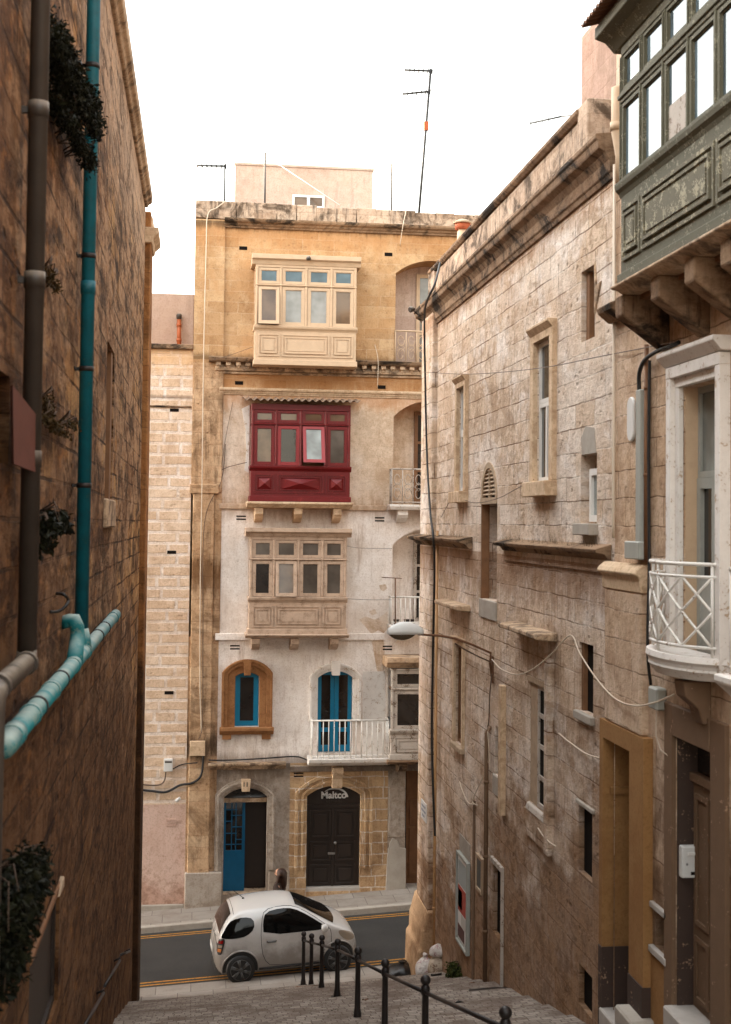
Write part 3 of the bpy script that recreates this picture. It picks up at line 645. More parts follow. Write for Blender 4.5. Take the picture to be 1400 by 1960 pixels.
# parapet, cornices, string courses
def _par(mb):
    n = 26; random.seed(5)
    for i in range(n):
        a = uL+(uR-uL)*i/n; b = uL+(uR-uL)*(i+1)/n
        mb.box(FF, a, b, Z_CORN+.10, Z_PAR+.03-.006*i+random.uniform(-.025, .02), -.28, .0)
part('parapet', M['parapet'], _par, bevel=.015)
part('cornice', M['trimdark'], lambda mb: moulding(mb, FF, U(430, 435), uR, V(441, 620)-.03, Z_CORN+.08, .22), bevel=.008)
def _mid(mb):
    u0 = U(400, 700); v1 = V(691); v0 = V(699)
    mb.mould(FF, [(0, v0), (.26, v0), (.30, v0+.03), (.33, v1-.02), (.33, v1), (0, v1+.05)], u0, uR, 0)
    mb.mould(FF, [(0, v0-.20), (.12, v0-.20), (.14, v0-.13), (.10, v0-.09), (.08, v0-.002), (0, v0-.002)], u0+.16, uR, 1)
    for i in range(46):
        u = u0+.24+i*.243
        if u > 9: break
        mb.box(FF, u-.06, u+.06, v0-.085, v0-.001, .082, .235, 1); mb.prism(FF, [(u-.05, v0-.085), (u+.05, v0-.085), (u+.02, v0-.15), (u-.02, v0-.15)], .09, .18, 1)
    mb.mould(FF, [(0, v0-.27), (.05, v0-.27), (.07, v0-.22), (0, v0-.22)], u0+.2, uR, 1)
part('dentil_cornice', [M['trimdark'], M['trim']], _mid, bevel=.006)
part('string_course', M['cleanstone'], lambda mb: moulding(mb, FF, U(420, 750), uR, V(759), V(746), .12), bevel=.006)
part('string_course', M['beige'], lambda mb: mb.box(FF, U(420, 970), U(740, 970), V(976), V(966), 0, .05), bevel=.01)
part('string_course', M['white'], lambda mb: mb.box(FF, U(412, 1220), U(736, 1220), V(1225), V(1212), 0, .07), bevel=.012)
part('string_course', M['grey'], lambda mb: mb.box(FF, u5, u7+.2, V(1476, 650), V(1466, 650), 0, .05), bevel=.01)
part('door_hood', M['trim'], lambda mb: moulding(mb, FF, U(399, 1462), U(547, 1462), V(1472, 470), V(1458, 470), .24), bevel=.008)
# small air vents
def vents(lst, name='air_vent'):
    for x, y, two in lst:
        u, v = FF.px(x, y)
        mb = MB(); w_ = .10
        if two:
            mb.box(FF, u-.12, u+.12, v-.055, v-.02, -.002, .006); mb.box(FF, u-.12, u+.12, v+.02, v+.055, -.002, .006)
        else: mb.box(FF, u-w_, u+w_, v-.045, v+.045, -.002, .006)
        mb.build(name, M['dark'], HB)
vents([(466, 475, 0), (744, 487, 0), (458, 733, 0), (731, 741, 0), (462, 991, 1), (727, 994, 1), (450, 1239, 1), (742, 1240, 1), (572, 1483, 1)])

# the three enclosed timber balconies and the old grey one
def bal_uv(x0, x1, y): return FF.px(x0, y, .75)[0], FF.px(x1, y, .75)[0]
VV = lambda py, px=580, w=.75: FF.px(px, py, w)[1]
a, b = bal_uv(489, 683, 600)
cb = enclosed_balcony(HB, FF, a, b, VV(697), VV(683), VV(640), VV(624), VV(549), VV(545), VV(513), VV(507), .70, M['cream'], [M['cream']],
    [M['glasswarm'], M['glasscurt'], M['glasscurt'], M['glasswarm']], transglass=[M['skyglass']], cornice=(VV(508), VV(489), .12), label='cream enclosed timber balcony', inner=M['cleanstone'], tilts={0: .16})
for i_ in range(1): pass
a, b = bal_uv(481, 671, 850)
rb = enclosed_balcony(HB, FF, a, b, VV(958), VV(944), VV(908), VV(892), VV(815), VV(811), VV(786), VV(774), .75, M['red'], [M['red'], M['redsash'], M['redsash'], M['red']],
    [M['glasswarm'], M['glass'], M['frost'], M['glassgrey']], panel='diamond', transglass=[M['glasswarm']], ledge=(VV(972), VV(961)), mcorb=M['cleanstone'], tilts={2: .38}, label='deep red enclosed timber balcony',
    corbels=[(FF.px(x, 985, .6)[0], VV(973, w=.6), .36) for x in (496, 571, 646)])
mb = MB(); n = 17*8; u0_, u1_ = FF.px(466, 767, .95)[0], FF.px(690, 767, .95)[0]       # corrugated sheet over the red balcony
vs = []
for i in range(n+1):
    u = u0_+(u1_-u0_)*i/n; h = .028*cos(2*pi*i/8)
    for (w_, v) in ((0, VV(767, w=1.)+.13), (1.0, VV(767, w=1.))):
        for t_ in (0, .012): vs.append(FF.p(u, v+h+t_, w_))
fs = []
for i in range(n):
    a0 = i*4; fs += [(a0, a0+2, a0+6, a0+4), (a0+1, a0+5, a0+7, a0+3), (a0+2, a0+3, a0+7, a0+6)]
mb.mesh(vs, fs, 0, True); mb.build('corrugated_roof', M['corr'], rb)
mb = MB(); rs = [(-.16, .0), (-.10, .5), (-.12, 1.4), (-.16, 1.9)]                    # smeared mortar fillet down its left side
mb.prism(FF, [(a-.22, VV(780)), (a-.02, VV(772)), (a-.02, VV(905)), (a-.13, VV(900)), (a-.09, VV(860)), (a-.12, VV(820))], 0, .02); mb.build('mortar_fillet', M['whitestone'], rb)
a, b = bal_uv(478, 664, 1110)
tb = enclosed_balcony(HB, FF, a, b, VV(1212), VV(1201), VV(1160), VV(1143), VV(1073), VV(1069), VV(1034), VV(1028), .70, M['taupe'], [M['taupe']],
    [M['glass'], M['glasswarm'], M['glassgrey'], M['glassgrey']], transglass=[M['glassgrey']], cornice=(VV(1028), VV(1011), .14), ledge=(VV(1222), VV(1214)), mcorb=M['taupe'], tilts={1: .14},
    corbels=[(FF.px(x, 1238, .6)[0], VV(1222, w=.6), .33) for x in (490, 565, 641)], label='brown-grey enclosed timber balcony')
a = FF.px(740, 1350, .75)[0]
gb = enclosed_balcony(HB, FF, a+.12, a+1.95, VV(1452, 770), VV(1445, 770), VV(1410, 770), VV(1396, 770), VV(1322, 770), VV(1316, 770), VV(1284, 770), VV(1280, 770), .75, M['oldgrey'], [M['oldgrey']],
    [M['glass']], cornice=(VV(1278, 770), VV(1258, 770), .16), ledge=(VV(1464, 770), VV(1455, 770)), mcorb=M['trimdark'], mcorn=M['trim'], corbels=[(a+.45, VV(1464, 770), .28), (a+1.6, VV(1464, 770), .28)], bays=2, label='flaking grey enclosed timber balcony')
# alcove doors and little balconies on the right
for k, (h, mf, mg) in enumerate(((al[0], M['cream'], M['glasscurt']), (al[1], M['wood'], M['glass']), (al[2], M['oldgrey'], M['glass']))):
    part('alcove_back', M['pale'] if k == 0 else (M['beige'] if k == 1 else M['white']), lambda mb: mb.box(FF, h.u0-.05, h.u1+.05, h.v0-.1, h.v1+.05, -.92, -.795))
    casement(FF, h.u0+.66, h.u1-.12, h.v0+.05, h.v1-.22, -.79, mf, mg, HB, name='balcony_door', cols=2, rows=(.35, .66), t=.09)
for k, (y0, y1, x0, dense, mt) in enumerate(((634, 698, 757, True, M['cream']), (898, 966, 750, True, M['oldgrey']), (1143, 1196, 749, False, M['whiteiron']))):
    w_ = .40 if k else .06
    u0 = FF.px(x0, y1, w_)[0]; v0 = FF.px(x0+30, y1, w_)[1]; v1 = FF.px(x0+30, y0, w_)[1]
    s = MB(); s.mould(FF, [(-.3, v0-.13), (w_+.02, v0-.13), (w_+.06, v0-.05), (w_+.06, v0), (-.3, v0)], u0-.05, u0+1.95)
    so_ = s.build('balcony_slab', M['whitestone'] if k else M['pale'], HB, bevel=.01)
    railing(FF, u0, u0+1.9, v0, v1, w_, mt, so_, 7 if dense else 16, dense=dense, ret=.36 if k else .05)
    if k: corbel(FF, FF.px(771, y1, .3)[0], v0-.13, .26, .36, .32, M['whitestone'], so_); corbel(FF, u0+1.5, v0-.13, .26, .36, .32, M['whitestone'], so_)
# first floor: brown framed window, white framed balcony door
def _w1(mb):
    surround(mb, FF, w1[0], w1[1], w1[2], w1[3]-.10, .10, .3, [(.0, .18, .05), (.18, .27, .09), (.27, .33, .12)], key=(.10, w1[3]-.06, w1[3]+.30, .16))
    mb.mould(FF, [(0, w1[2]-.18), (.10, w1[2]-.18), (.16, w1[2]-.10), (.20, w1[2]-.08), (.20, w1[2]), (0, w1[2])], w1[0]-.37, w1[1]+.37)
    for s_ in (w1[0]-.30, w1[1]+.08): mb.box(FF, s_, s_+.22, w1[2]-.30, w1[2]-.18, 0, .10)
wo_ = part('window_surround', M['brownstone'], _w1, bevel=.008, label='brown moulded window surround with keystone')
casement(FF, w1[0]+.01, w1[1]-.01, w1[2]+.01, w1[3]-.01, -.16, M['blue'], M['glass'], HB, cols=1, t=.12, label='turquoise framed window')
def _d1(mb): surround(mb, FF, d1[0], d1[1], V(1380, 640), d1[3]-.17, .17, .2, [(.0, .07, .05), (.07, .14, .08), (.14, .20, .11)], key=(.12, d1[3]-.10, d1[3]+.24, .15))
part('door_surround', M['whitestone'], _d1, bevel=.006)
def blue_door():
    u0, u1, v0, v1 = d1; c = (u0+u1)/2; mb = MB()
    for a_, b_ in ((u0+.005, c-.004), (c+.004, u1-.005)):
        mb.ring(FF, a_, b_, v0+.01, v1-.02, .10, -.20, -.15, 0, tb=.16); mb.box(FF, a_+.10, b_-.10, v0+.5, v0+.6, -.20, -.15)
    o = mb.build('balcony_door', M['blue'], HB, label='turquoise glazed double doors')
    g = MB(); g.box(FF, u0+.05, u1-.05, v0+.1, v1-.1, -.185, -.175); g.build('pane', M['glass'], o)
blue_door()
for k_, pts_ in enumerate(([(688, 1186), (700, 1180), (718, 1186), (730, 1180), (742, 1170), (744, 1200), (735, 1212), (724, 1206), (712, 1214), (700, 1200)], [(706, 1170), (718, 1166), (722, 1174), (712, 1178)], [(726, 1120), (738, 1118), (742, 1126), (734, 1132), (728, 1128)], [(712, 1228), (732, 1214), (737, 1240), (735, 1290), (722, 1284), (716, 1250)])):
    part('bare_plaster_patch', M['beige'], lambda mb: mb.prism(FF, [FF.px(*q) for q in pts_], -.01, .004))
part('painted_panel', M['whitestone'], lambda mb: mb.box(FF, U(695, 1330), U(737, 1330), V(1450, 700), V(1285, 715), 0, .012))
v0 = FF.px(670, 1452, .55)[1]; v1 = FF.px(670, 1379, .55)[1]; u0 = FF.px(598, 1415, .55)[0]; u1 = FF.px(744, 1415, .55)[0]
s = MB(); s.mould(FF, [(0, v0-.20), (.35, v0-.20), (.48, v0-.12), (.60, v0-.10), (.62, v0), (0, v0)], u0-.08, u1+.08)
slab_o = s.build('balcony_slab', M['whitestone'], HB, bevel=.012)
railing(FF, u0, u1, v0, v1, .55, M['whiteiron'], slab_o, 14, ret=.5, t=.017)
mb = MB(); kc = U(645, 1485); mb.mould(FF, [(0, V(1508)), (.10, V(1508)), (.16, V(1490)), (.34, V(1476)), (.38, V(1466)), (0, V(1466))], kc-.13, kc+.13); mb.build('corbel', M['cleanstone'], slab_o, bevel=.01)
# ground floor: arched door with number, shop door
def _g1(mb):
    surround(mb, FF, gd[0], gd[1], V(1665, 470), gd[3]-.22, .22, .2, [(.0, .05, .03), (.05, .12, .07), (.12, .17, .10), (.17, .22, .06)])
part('door_surround', M['grey'], _g1, bevel=.006)
part('keystone', M['cleanstone'], lambda mb: mb.prism(FF, [(U(463, 1512), V(1513, 470)), (U(478, 1512), V(1513, 470)), (U(480, 1490), V(1490, 470)), (U(462, 1490), V(1490, 470))], 0, .16), bevel=.008)
def text(body, fr, u, v, w, size, mat, parent, name, align='CENTER', offx=0, shear=0, ext=.002, thick=0.0):
    """lettering as a mesh standing on a wall (facade frame)"""
    c = bpy.data.curves.new(name, 'FONT'); c.body = body; c.size = size; c.align_x = align; c.extrude = ext; c.shear = shear; c.offset = thick
    t = bpy.data.objects.new(name, c); COL.objects.link(t)
    me = bpy.data.meshes.new_from_object(t.evaluated_get(bpy.context.evaluated_depsgraph_get())); bpy.data.objects.remove(t); bpy.data.curves.remove(c)
    mb = MB()
    mb.mesh([fr.p(u+q.co.x, v+q.co.y, w+q.co.z) for q in me.vertices], [tuple(p.vertices) for p in me.polygons])
    bpy.data.meshes.remove(me)
    o = mb.build(name, mat, parent)
    return o
text('11', FF, U(470, 1500), V(1503, 470), .164, .15, M['black'], HB, 'house_number', thick=.004)
def half_door():
    u0, u1, v0, v1 = gd; mb = MB(); c = u0+(u1-u0)*.50; vt = V(1535, 470)
    mb.box(FF, u0, u1, vt-.05, vt+.05, -.30, -.2); mb.build('door_transom', M['trim'], HB)
    mb = MB(); mb.box(FF, u0, u1, v0-.1, v0+.02, -.6, -.02); mb.build('threshold', M['trim'], HB)
    d = MB(); vm = V(1632, 450)
    d.box(FF, u0+.01, c, v0+.03, vm, -.28, -.23); d.box(FF, c-.07, c, vm, vt-.05, -.28, -.22); d.box(FF, u0+.01, u0+.06, vm, vt-.05, -.28, -.23)
    o = d.build('door', M['deepblue'], HB, label='half-glazed turquoise door leaf')
    g = MB(); gv = (vt-.05-vm)
    for k in (.36, .62): g.box(FF, u0+.06+(c-.07-u0-.06)*k-.012, u0+.06+(c-.07-u0-.06)*k+.012, vm, vt-.05, -.265, -.245)
    for k, (p0, p1) in zip((.12, .22, .35, .48, .60, .72, .84), ((0, 1), (.62, 1), (.0, .62), (.36, 1), (0, .4), (.3, 1), (0, .7))):
        g.box(FF, u0+.06+(c-.13-u0)*p0, u0+.06+(c-.13-u0)*p1, vm+gv*k-.01, vm+gv*k+.01, -.263, -.243)
    g.build('grille', M['deepblue'], o)
    g = MB(); g.box(FF, u0+.05, c-.06, vm, vt-.05, -.275, -.268); g.build('pane', M['glass'], o)
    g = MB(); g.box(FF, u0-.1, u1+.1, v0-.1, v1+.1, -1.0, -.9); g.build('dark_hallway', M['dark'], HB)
    g = MB(); g.prism(FF, [(u0+.02, vt+.05), (u1-.02, vt+.05)] + arch_pts(u0, u1, v1-.22, .22)[::-1], -.27, -.25); g.build('fanlight', M['glass'], HB)
    g = MB(); g.box(FF, c+.006, u1-.01, v0+.03, vt-.05, -.52, -.47); g.build('door', M['darkdoor'], HB, label='dark door leaf standing ajar')
half_door()
def _m1(mb):
    surround(mb, FF, md[0], md[1], V(1663, 640), md[3]-.24, .24, .2, [(.0, .08, .03), (.08, .14, .07), (.14, .22, .04), (.22, .30, .08)])
part('door_surround', M['quoin'], _m1, bevel=.006)
def shop_door():
    u0, u1, v0, v1 = md; c = (u0+u1)/2; mb = MB(); vt = V(1545, 640)
    A = arch_pts(u0, u1, v1-.24, .24)
    mb.prism(FF, [(u0, v0)] + A + [(u1, v0)], -.24, -.18)
    for a_, b_ in ((u0+.1, c-.05), (c+.05, u1-.1)):
        for p0, p1 in ((.06, .30), (.34, .58), (.62, .95)):
            h = vt-v0; mb.ring(FF, a_, b_, v0+h*p0, v0+h*p1, .05, -.18, -.155); mb.box(FF, a_+.1, b_-.1, v0+h*p0+.1, v0+h*p1-.1, -.18, -.16)
    mb.box(FF, c-.03, c+.03, v0, vt, -.18, -.15); mb.box(FF, u0, u1, vt-.04, vt+.04, -.18, -.14)
    o = mb.build('shop_door', M['darkdoor'], HB, label='dark panelled double door with shop lettering', bevel=.004)
    k = MB(); k.lathe([(.0, 0), (.035, .0), (.04, .03), (.02, .06)], FF.p(c+.06, v0+(vt-v0)*.56, -.15), 12, axis=(0, -1, 0)); k.build('door_knob', M['steel'], o)
    k = MB(); k.box(FF, c-.12, c+.06, v0+(vt-v0)*.42, v0+(vt-v0)*.445, -.155, -.14); k.build('letter_slot', M['steel'], o)
    m_ = M['whitepl']
    tx = text('Maltco', FF, c+.01, V(1530, 640), -.145, .235, m_, o, 'lettering', thick=.007)
    text('LOTTERIES', FF, c+.02, V(1538, 640), -.145, .080, M['greypvc'], o, 'lettering', thick=.001)
    s = MB(); cu, cv = c+.04, V(1531, 640)                                     # the swoosh arching over the name, thickening to the right
    T_ = [radians(140-132*i/20) for i in range(21)]
    pts_o = [(cu+.34*cos(q), cv+.275*sin(q)) for q in T_]
    pts_i = [(cu+(.34-.012-.045*(i/20)**1.5)*cos(q), cv+(.275-.012-.035*sin(pi*i/22))*sin(q)) for i, q in enumerate(T_)]
    for i in range(20):
        s.mesh([FF.p(*pts_o[i], -.146), FF.p(*pts_o[i+1], -.146), FF.p(*pts_i[i+1], -.146), FF.p(*pts_i[i], -.146), FF.p(*pts_o[i], -.142), FF.p(*pts_o[i+1], -.142), FF.p(*pts_i[i+1], -.142), FF.p(*pts_i[i], -.142)],
               [(4,5,6,7), (0,1,5,4), (3,7,6,2)])
    s.build('logo', m_, o)
    s = MB(); s.box(FF, u0-.05, u1+.05, v0-.03, v0+.09, -.4, -.02); s.build('threshold', M['marble'], HB, bevel=.01)
shop_door()
def passage():
    h = hp
    part('passage_door', M['wood'], lambda mb: (mb.box(FF, h.u0+.16, h.u1, h.v0, h.v1, -.95, -.86), mb.ring(FF, h.u0+.25, h.u1-.3, h.v0+.2, h.v1-.9, .08, -.86, -.83), mb.box(FF, h.u0+.16, h.u1, h.v0+1.4, h.v0+1.48, -.86, -.82)))
    part('passage_back', M['dark'], lambda mb: mb.box(FF, h.u0-.05, h.u0+.16, h.v0, h.v1, -.95, -.88))
    part('pier_patch', M['concrete'], lambda mb: mb.prism(FF, [(U(738, 1700), V(1705, 750)), (U(777, 1700), V(1705, 760)), (U(777, 1630), V(1624, 760)), (U(766, 1630), V(1622, 760)), (U(762, 1610), V(1610, 760)), (U(752, 1606), V(1603, 760)), (U(746, 1610), V(1612, 760)), (U(741, 1640), V(1640, 760))], -.05, .03), bevel=.012)
    part('pier', M['grey'], lambda mb: mb.box(FF, u7+.02, u8-.02, V(1602, 750), V(1506, 750), -.05, .035), bevel=.01)
passage()

# ------------------------------------------------------------------ neighbouring house on the left, rear block, rooftop room
NB = thing('neighbour_house', 'narrow pale stone house with thick white joints left of the tall balconied house', 'house', (-3, YD+2, zfar(-3)))
zt, zp = V(668, 320), V(1540, 310)
part('wall', M['neigh'], lambda mb: (wall(mb, FF, -9, uL-.002, zp, zt, []), mb.box(FF, -9, uL-.01, zp, zt-.02, -4, -.02)), parent=NB)
part('base_wall', M['pink'], lambda mb: wall(mb, FF, -9, uL-.002, -9.9, zp, []), parent=NB, label='pink plastered base')
part('coping', M['trimdark'], lambda mb: (mb.box(FF, -9, U(371, 668), zt, zt+.12, -.25, .09), mb.box(FF, -9, uL-.02, V(780, 320), V(776, 320), 0, .03)), parent=NB, bevel=.015)
part('base_kerb', M['concrete'], lambda mb: mb.box(FF, -9, uL, -9.9, -9.36, 0, .06), parent=NB, bevel=.02)
for x, y in ((334, 785), (329, 1057), (324, 1326)):
    u, v = FF.px(x, y); part('air_vent', M['dark'], lambda mb: mb.box(FF, u-.11, u+.11, v-.04, v+.04, -.002, .006), parent=NB)
u, v = FF.px(328, 1575); part('air_grille', M['pink'], lambda mb: [mb.box(FF, u-.12, u+.12, v-.07+i*.035, v-.05+i*.035, 0, .02) for i in range(5)], parent=NB)
part('set_back_wall', M['pale'], lambda mb: mb.box(None, -9, uL-.01, zt-.5, onY(330, 562, YD+2.2).z, YD+2.2, YD+7), parent=NB, bevel=.02)
RB = thing('rooftop_room', 'pale flat-roofed room standing on the roof behind the parapet', 'building', (2.4, YD+6, Z_PAR-.4))
ry = YD+3.5
ra, rb_ = onY(450, 350, ry).x, onY(714, 350, ry).x; rt = onY(580, 318, ry).z
def _rr(mb):
    mb.box(None, ra, rb_, Z_PAR-.45, rt-.05, ry, ry+3.5); mb.box(None, ra-.03, rb_+.03, rt-.05, rt+.02, ry-.03, ry+3.53)
part('wall', M['pale'], _rr, parent=RB, bevel=.01)
fr2 = Fr(lambda u, v, w: (u, ry-w, v), None)
q0, q1 = onY(560, 373, ry), onY(621, 400, ry)
casement(fr2, q0.x, q1.x, q1.z, q0.z, .0, M['alu'], M['glasswarm'], RB, cols=2, t=.06, dp=.05)
# the terrace carries on up the cross street, out of sight behind the left building
TH = thing('terrace_house', 'row of tall stone houses continuing along the cross street to the left', 'house', (-24, YD+3, zfar(-24)))
part('wall', M['beige'], lambda mb: mb.box(None, -52, -4.2, -13, 9.6, YD+.02, YD+10), parent=TH)
for i_ in range(7):
    for z_ in (-5.2, -1.6, 2.0, 5.4):
        u_ = -7.5-i_*4.2
        o_ = casement(FF, u_-.55, u_+.55, z_, z_+1.7, -.02, M['oldgrey'], M['glass'], TH, cols=2, rows=(.66,), t=.08)
# ------------------------------------------------------------------ stone building on the right side of the alley
SB = thing('stone_building', 'long pale ashlar building lining the right side of the alley down to the street corner', 'building', (XR+3, 20, -9))
def hole(fr, xf, xn, top, bot, **kw):
    """opening between far edge xf and near edge xn; top/bot = a photo point on its head and sill"""
    ym = (top[1]+bot[1])/2
    return Hole(fr.px(xf, ym)[0], fr.px(xn, ym)[0], fr.px(*bot)[1], fr.px(*top)[1], **kw)
u_near = RF.px(1178, 800)[0]; U_PIL = RF.px(834, 1100)[0]; Z_RC = 4.22
hA = hole(RF, 1113, 1139, (1139, 505), (1113, 656), depth=.22)
hB = hole(RF, 1029, 1060, (1060, 642), (1060, 920), depth=.07)
hC = hole(RF, 880, 894, (894, 738), (894, 940), depth=.07)
hD = hole(RF, 922, 952, (937, 885), (952, 1153), rise=.0, depth=.30)
hE = hole(RF, 1112, 1143, (1143, 866), (1143, 1002), depth=.20)
hF = hole(RF, 873, 888, (888, 1236), (888, 1432), depth=.12)
hG = hole(RF, 1015, 1049, (1049, 1318), (1049, 1562), depth=.05)
hH = hole(RF, 1109, 1136, (1136, 1236), (1136, 1372), depth=.10)
hI = hole(RF, 948, 961, (961, 1397), (961, 1492), depth=.10)
hJ = hole(RF, 1108, 1134, (1134, 1556), (1134, 1690), depth=.08)
hK = hole(RF, 944, 963, (963, 1668), (963, 1808), depth=.08)
hN = hole(RF, 1108, 1134, (1134, 1872), (1134, 1952), depth=.08)
hD.rise = (hD.u1-hD.u0)/2
RH = [hA, hB, hC, hD, hE, hF, hG, hH, hI, hJ, hK, hN]
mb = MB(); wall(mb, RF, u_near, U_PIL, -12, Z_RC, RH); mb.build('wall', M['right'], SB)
mb = MB()
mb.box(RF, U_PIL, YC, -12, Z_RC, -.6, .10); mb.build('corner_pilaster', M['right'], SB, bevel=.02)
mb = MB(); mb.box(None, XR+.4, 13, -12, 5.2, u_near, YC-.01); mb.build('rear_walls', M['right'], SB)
def rpart(name, mat, fn, bevel=.0, label=None, parent=None):
    mb = MB(); fn(mb); return mb.build(name, mat, parent or SB, bevel=bevel, label=label)
# cornice and parapet
CP = [(0, Z_RC-.26), (.03, Z_RC-.26), (.05, Z_RC-.20), (.07, Z_RC-.18), (.08, Z_RC-.06), (.13, Z_RC+.02), (.20, Z_RC+.07), (.21, Z_RC+.09), (.22, Z_RC+.16), (.24, Z_RC+.18), (.24, Z_RC+.23), (0, Z_RC+.26)]
rpart('cornice', M['trimdark'], lambda mb: mb.mould(RF, CP, u_near, YC+.05, 0, 0, .9), bevel=.006)
zp0, zp1 = Z_RC+.24, RF.px(1113, 212, -.05)[1]
up = RF.px(1113, 240, -.05)[0]
rpart('parapet', M['parapet'], lambda mb: mb.box(RF, up, YC-.25, zp0, zp1-.10, -.35, -.05), bevel=.012)
rpart('parapet_coping', M['trimdark'], lambda mb: mb.mould(RF, [(-.4, zp1-.10), (-.02, zp1-.10), (.03, zp1-.05), (.03, zp1), (-.4, zp1+.03)], up-.05, YC-.2), bevel=.006)
rpart('parapet_pier', M['parapet'], lambda mb: mb.box(RF, up-.42, up, zp0, zp1+.03, -.42, .0), bevel=.015)
rpart('parapet_pier', M['parapet'], lambda mb: mb.box(RF, YC-.75, YC-.1, zp0, zp1-.02, -.42, .0), bevel=.015)
# pedestal under the corner pilaster
def _ped(mb):
    z0 = RF.px(790, 1752, .25)[1]; z1 = RF.px(803, 1716, .10)[1]
    mb.mould(RF, [(-.3, -12), (.33, -12), (.31, -9.2), (.29, z0-.42), (.23, z0-.38), (.22, z0-.02), (.20, z0), (.11, z1), (-.3, z1)], U_PIL-.10, YC+.2)
rpart('pedestal', stone('orange_pedestal_stone', srgb(180,142,104), srgb(190,154,118), srgb(150,112,78), bw=1.5, bh=.6, ms=.006, lift=.9, dirt=srgb(120,84,56), dirt_amt=.6, streak=srgb(90,62,42), joint=.4, bump=.5), _ped, bevel=.03, label='orange worn pedestal of the corner pilaster')
# string courses with black tops
def _str(mb, x0, x1, y, yb, sp):
    ua, ub = RF.px(x1, y)[0], RF.px(x0, y)[0]; v1 = RF.px(x1, y)[1]; v0 = RF.px(x1, yb)[1]
    mb.mould(RF, [(0, v1-.12), (.04, v1-.12), (.08, v1-.06), (.18, v1-.04), (.20, v1), (0, v1+.06)], ua, ub, 0)
    mb.box(RF, ua+.02, ub-.02, v0, v1-.121, 0, .035, 1)
    return ua, ub, v1
S1 = S2 = None
mb = MB(); S2 = _str(mb, 967, 1171, 1052, 1098, 0); mb.build('string_course', [M['trimdark'], M['right']], SB, bevel=.006)
mb = MB(); ua, v1 = RF.px(905, 1033); S1 = (ua, YC+.05, v1)
mb.mould(RF, [(0, v1-.16), (.06, v1-.16), (.14, v1-.08), (.24, v1-.05), (.26, v1), (0, v1+.05)], ua, U_PIL); mb.mould(RF, [(.1, v1-.161), (.14, v1-.161), (.22, v1-.081), (.32, v1-.051), (.34, v1-.001), (.1, v1+.05)], U_PIL-.1, YC+.03, 0, 0, .8)
mb.build('string_course', M['trimdark'], SB, bevel=.006)
# hoods over lower windows
for (x0, x1, y1, dp) in ((860, 901, 1166, .28), (992, 1068, 1222, .30)):
    ua, v = RF.px(x1, y1); ub = RF.px(x0, y1)[0]
    rpart('window_hood', M['trim'], lambda mb: mb.mould(RF, [(0, v-.05), (dp*.4, v-.04), (dp, v-.02), (dp, v+.05), (0, v+.07)], ua, ub), bevel=.015)
# window fillings
def back(h, d, mat=None, name='dark_room', parent=None):  # default is a near-black sheet: room shade painted close behind the opening
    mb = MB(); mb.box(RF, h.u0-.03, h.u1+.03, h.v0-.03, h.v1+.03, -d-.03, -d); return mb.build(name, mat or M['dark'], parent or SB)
def ring2(h, wd, pj, mat, name='architrave', sill=True, top=0.0):
    def fn(mb):
        mb.box(RF, h.u0-wd, h.u0, h.v0, h.v1, -.01, pj); mb.box(RF, h.u1, h.u1+wd, h.v0, h.v1, -.01, pj)
        mb.mould(RF, [(-.01, h.v1), (pj, h.v1), (pj, h.v1+wd*.6), (pj*1.6+.02, h.v1+wd*.8+top), (pj*1.6+.02, h.v1+wd+top), (-.01, h.v1+wd+top)], h.u0-wd, h.u1+wd)
        if sill: mb.box(RF, h.u0-wd-.02, h.u1+wd+.02, h.v0-.20, h.v0-.001, -.01, pj+.10)
    return rpart(name, mat, fn, bevel=.008)
def tallwin(h, label=None):
    o = MB(); sp = h.v0+(h.v1-h.v0)*.56
    o.ring(RF, h.u0+.01, h.u1-.01, h.v0+.01, sp, .055, -.07, -.02); o.ring(RF, h.u0+.01, h.u1-.01, sp+.004, h.v1-.01, .055, -.07, -.02)
    c = (h.u0+h.u1)/2; o.box(RF, c-.035, c+.035, h.v0+.06, sp-.06, -.07, -.015)
    w_ = o.build('window', M['alu'], SB, label=label)
    g = MB(); g.box(RF, h.u0+.03, h.u1-.03, h.v0+.03, h.v1-.03, -.055, -.05); g.build('pane', M['glass'], w_)
tallwin(hB, 'tall white-framed window with divided lower half'); ring2(hB, .16, .07, M['cleanstone'], top=.05)
tallwin(hC); ring2(hC, .14, .07, M['cleanstone'], top=.05)
# broken open slot
back(hA, .20); rpart('broken_jamb', M['trim'], lambda mb: (mb.prism(RF, [(hA.u0-.02, hA.v0+.25), (hA.u0-.28, hA.v0+.62), (hA.u0-.10, hA.v0+.60), (hA.u0-.02, hA.v0+.9)], -.02, .02)), bevel=.01)
rpart('wooden_jamb', M['wood'], lambda mb: mb.box(RF, hA.u1-.14, hA.u1-.02, hA.v0, hA.v1-.02, -.19, -.06))
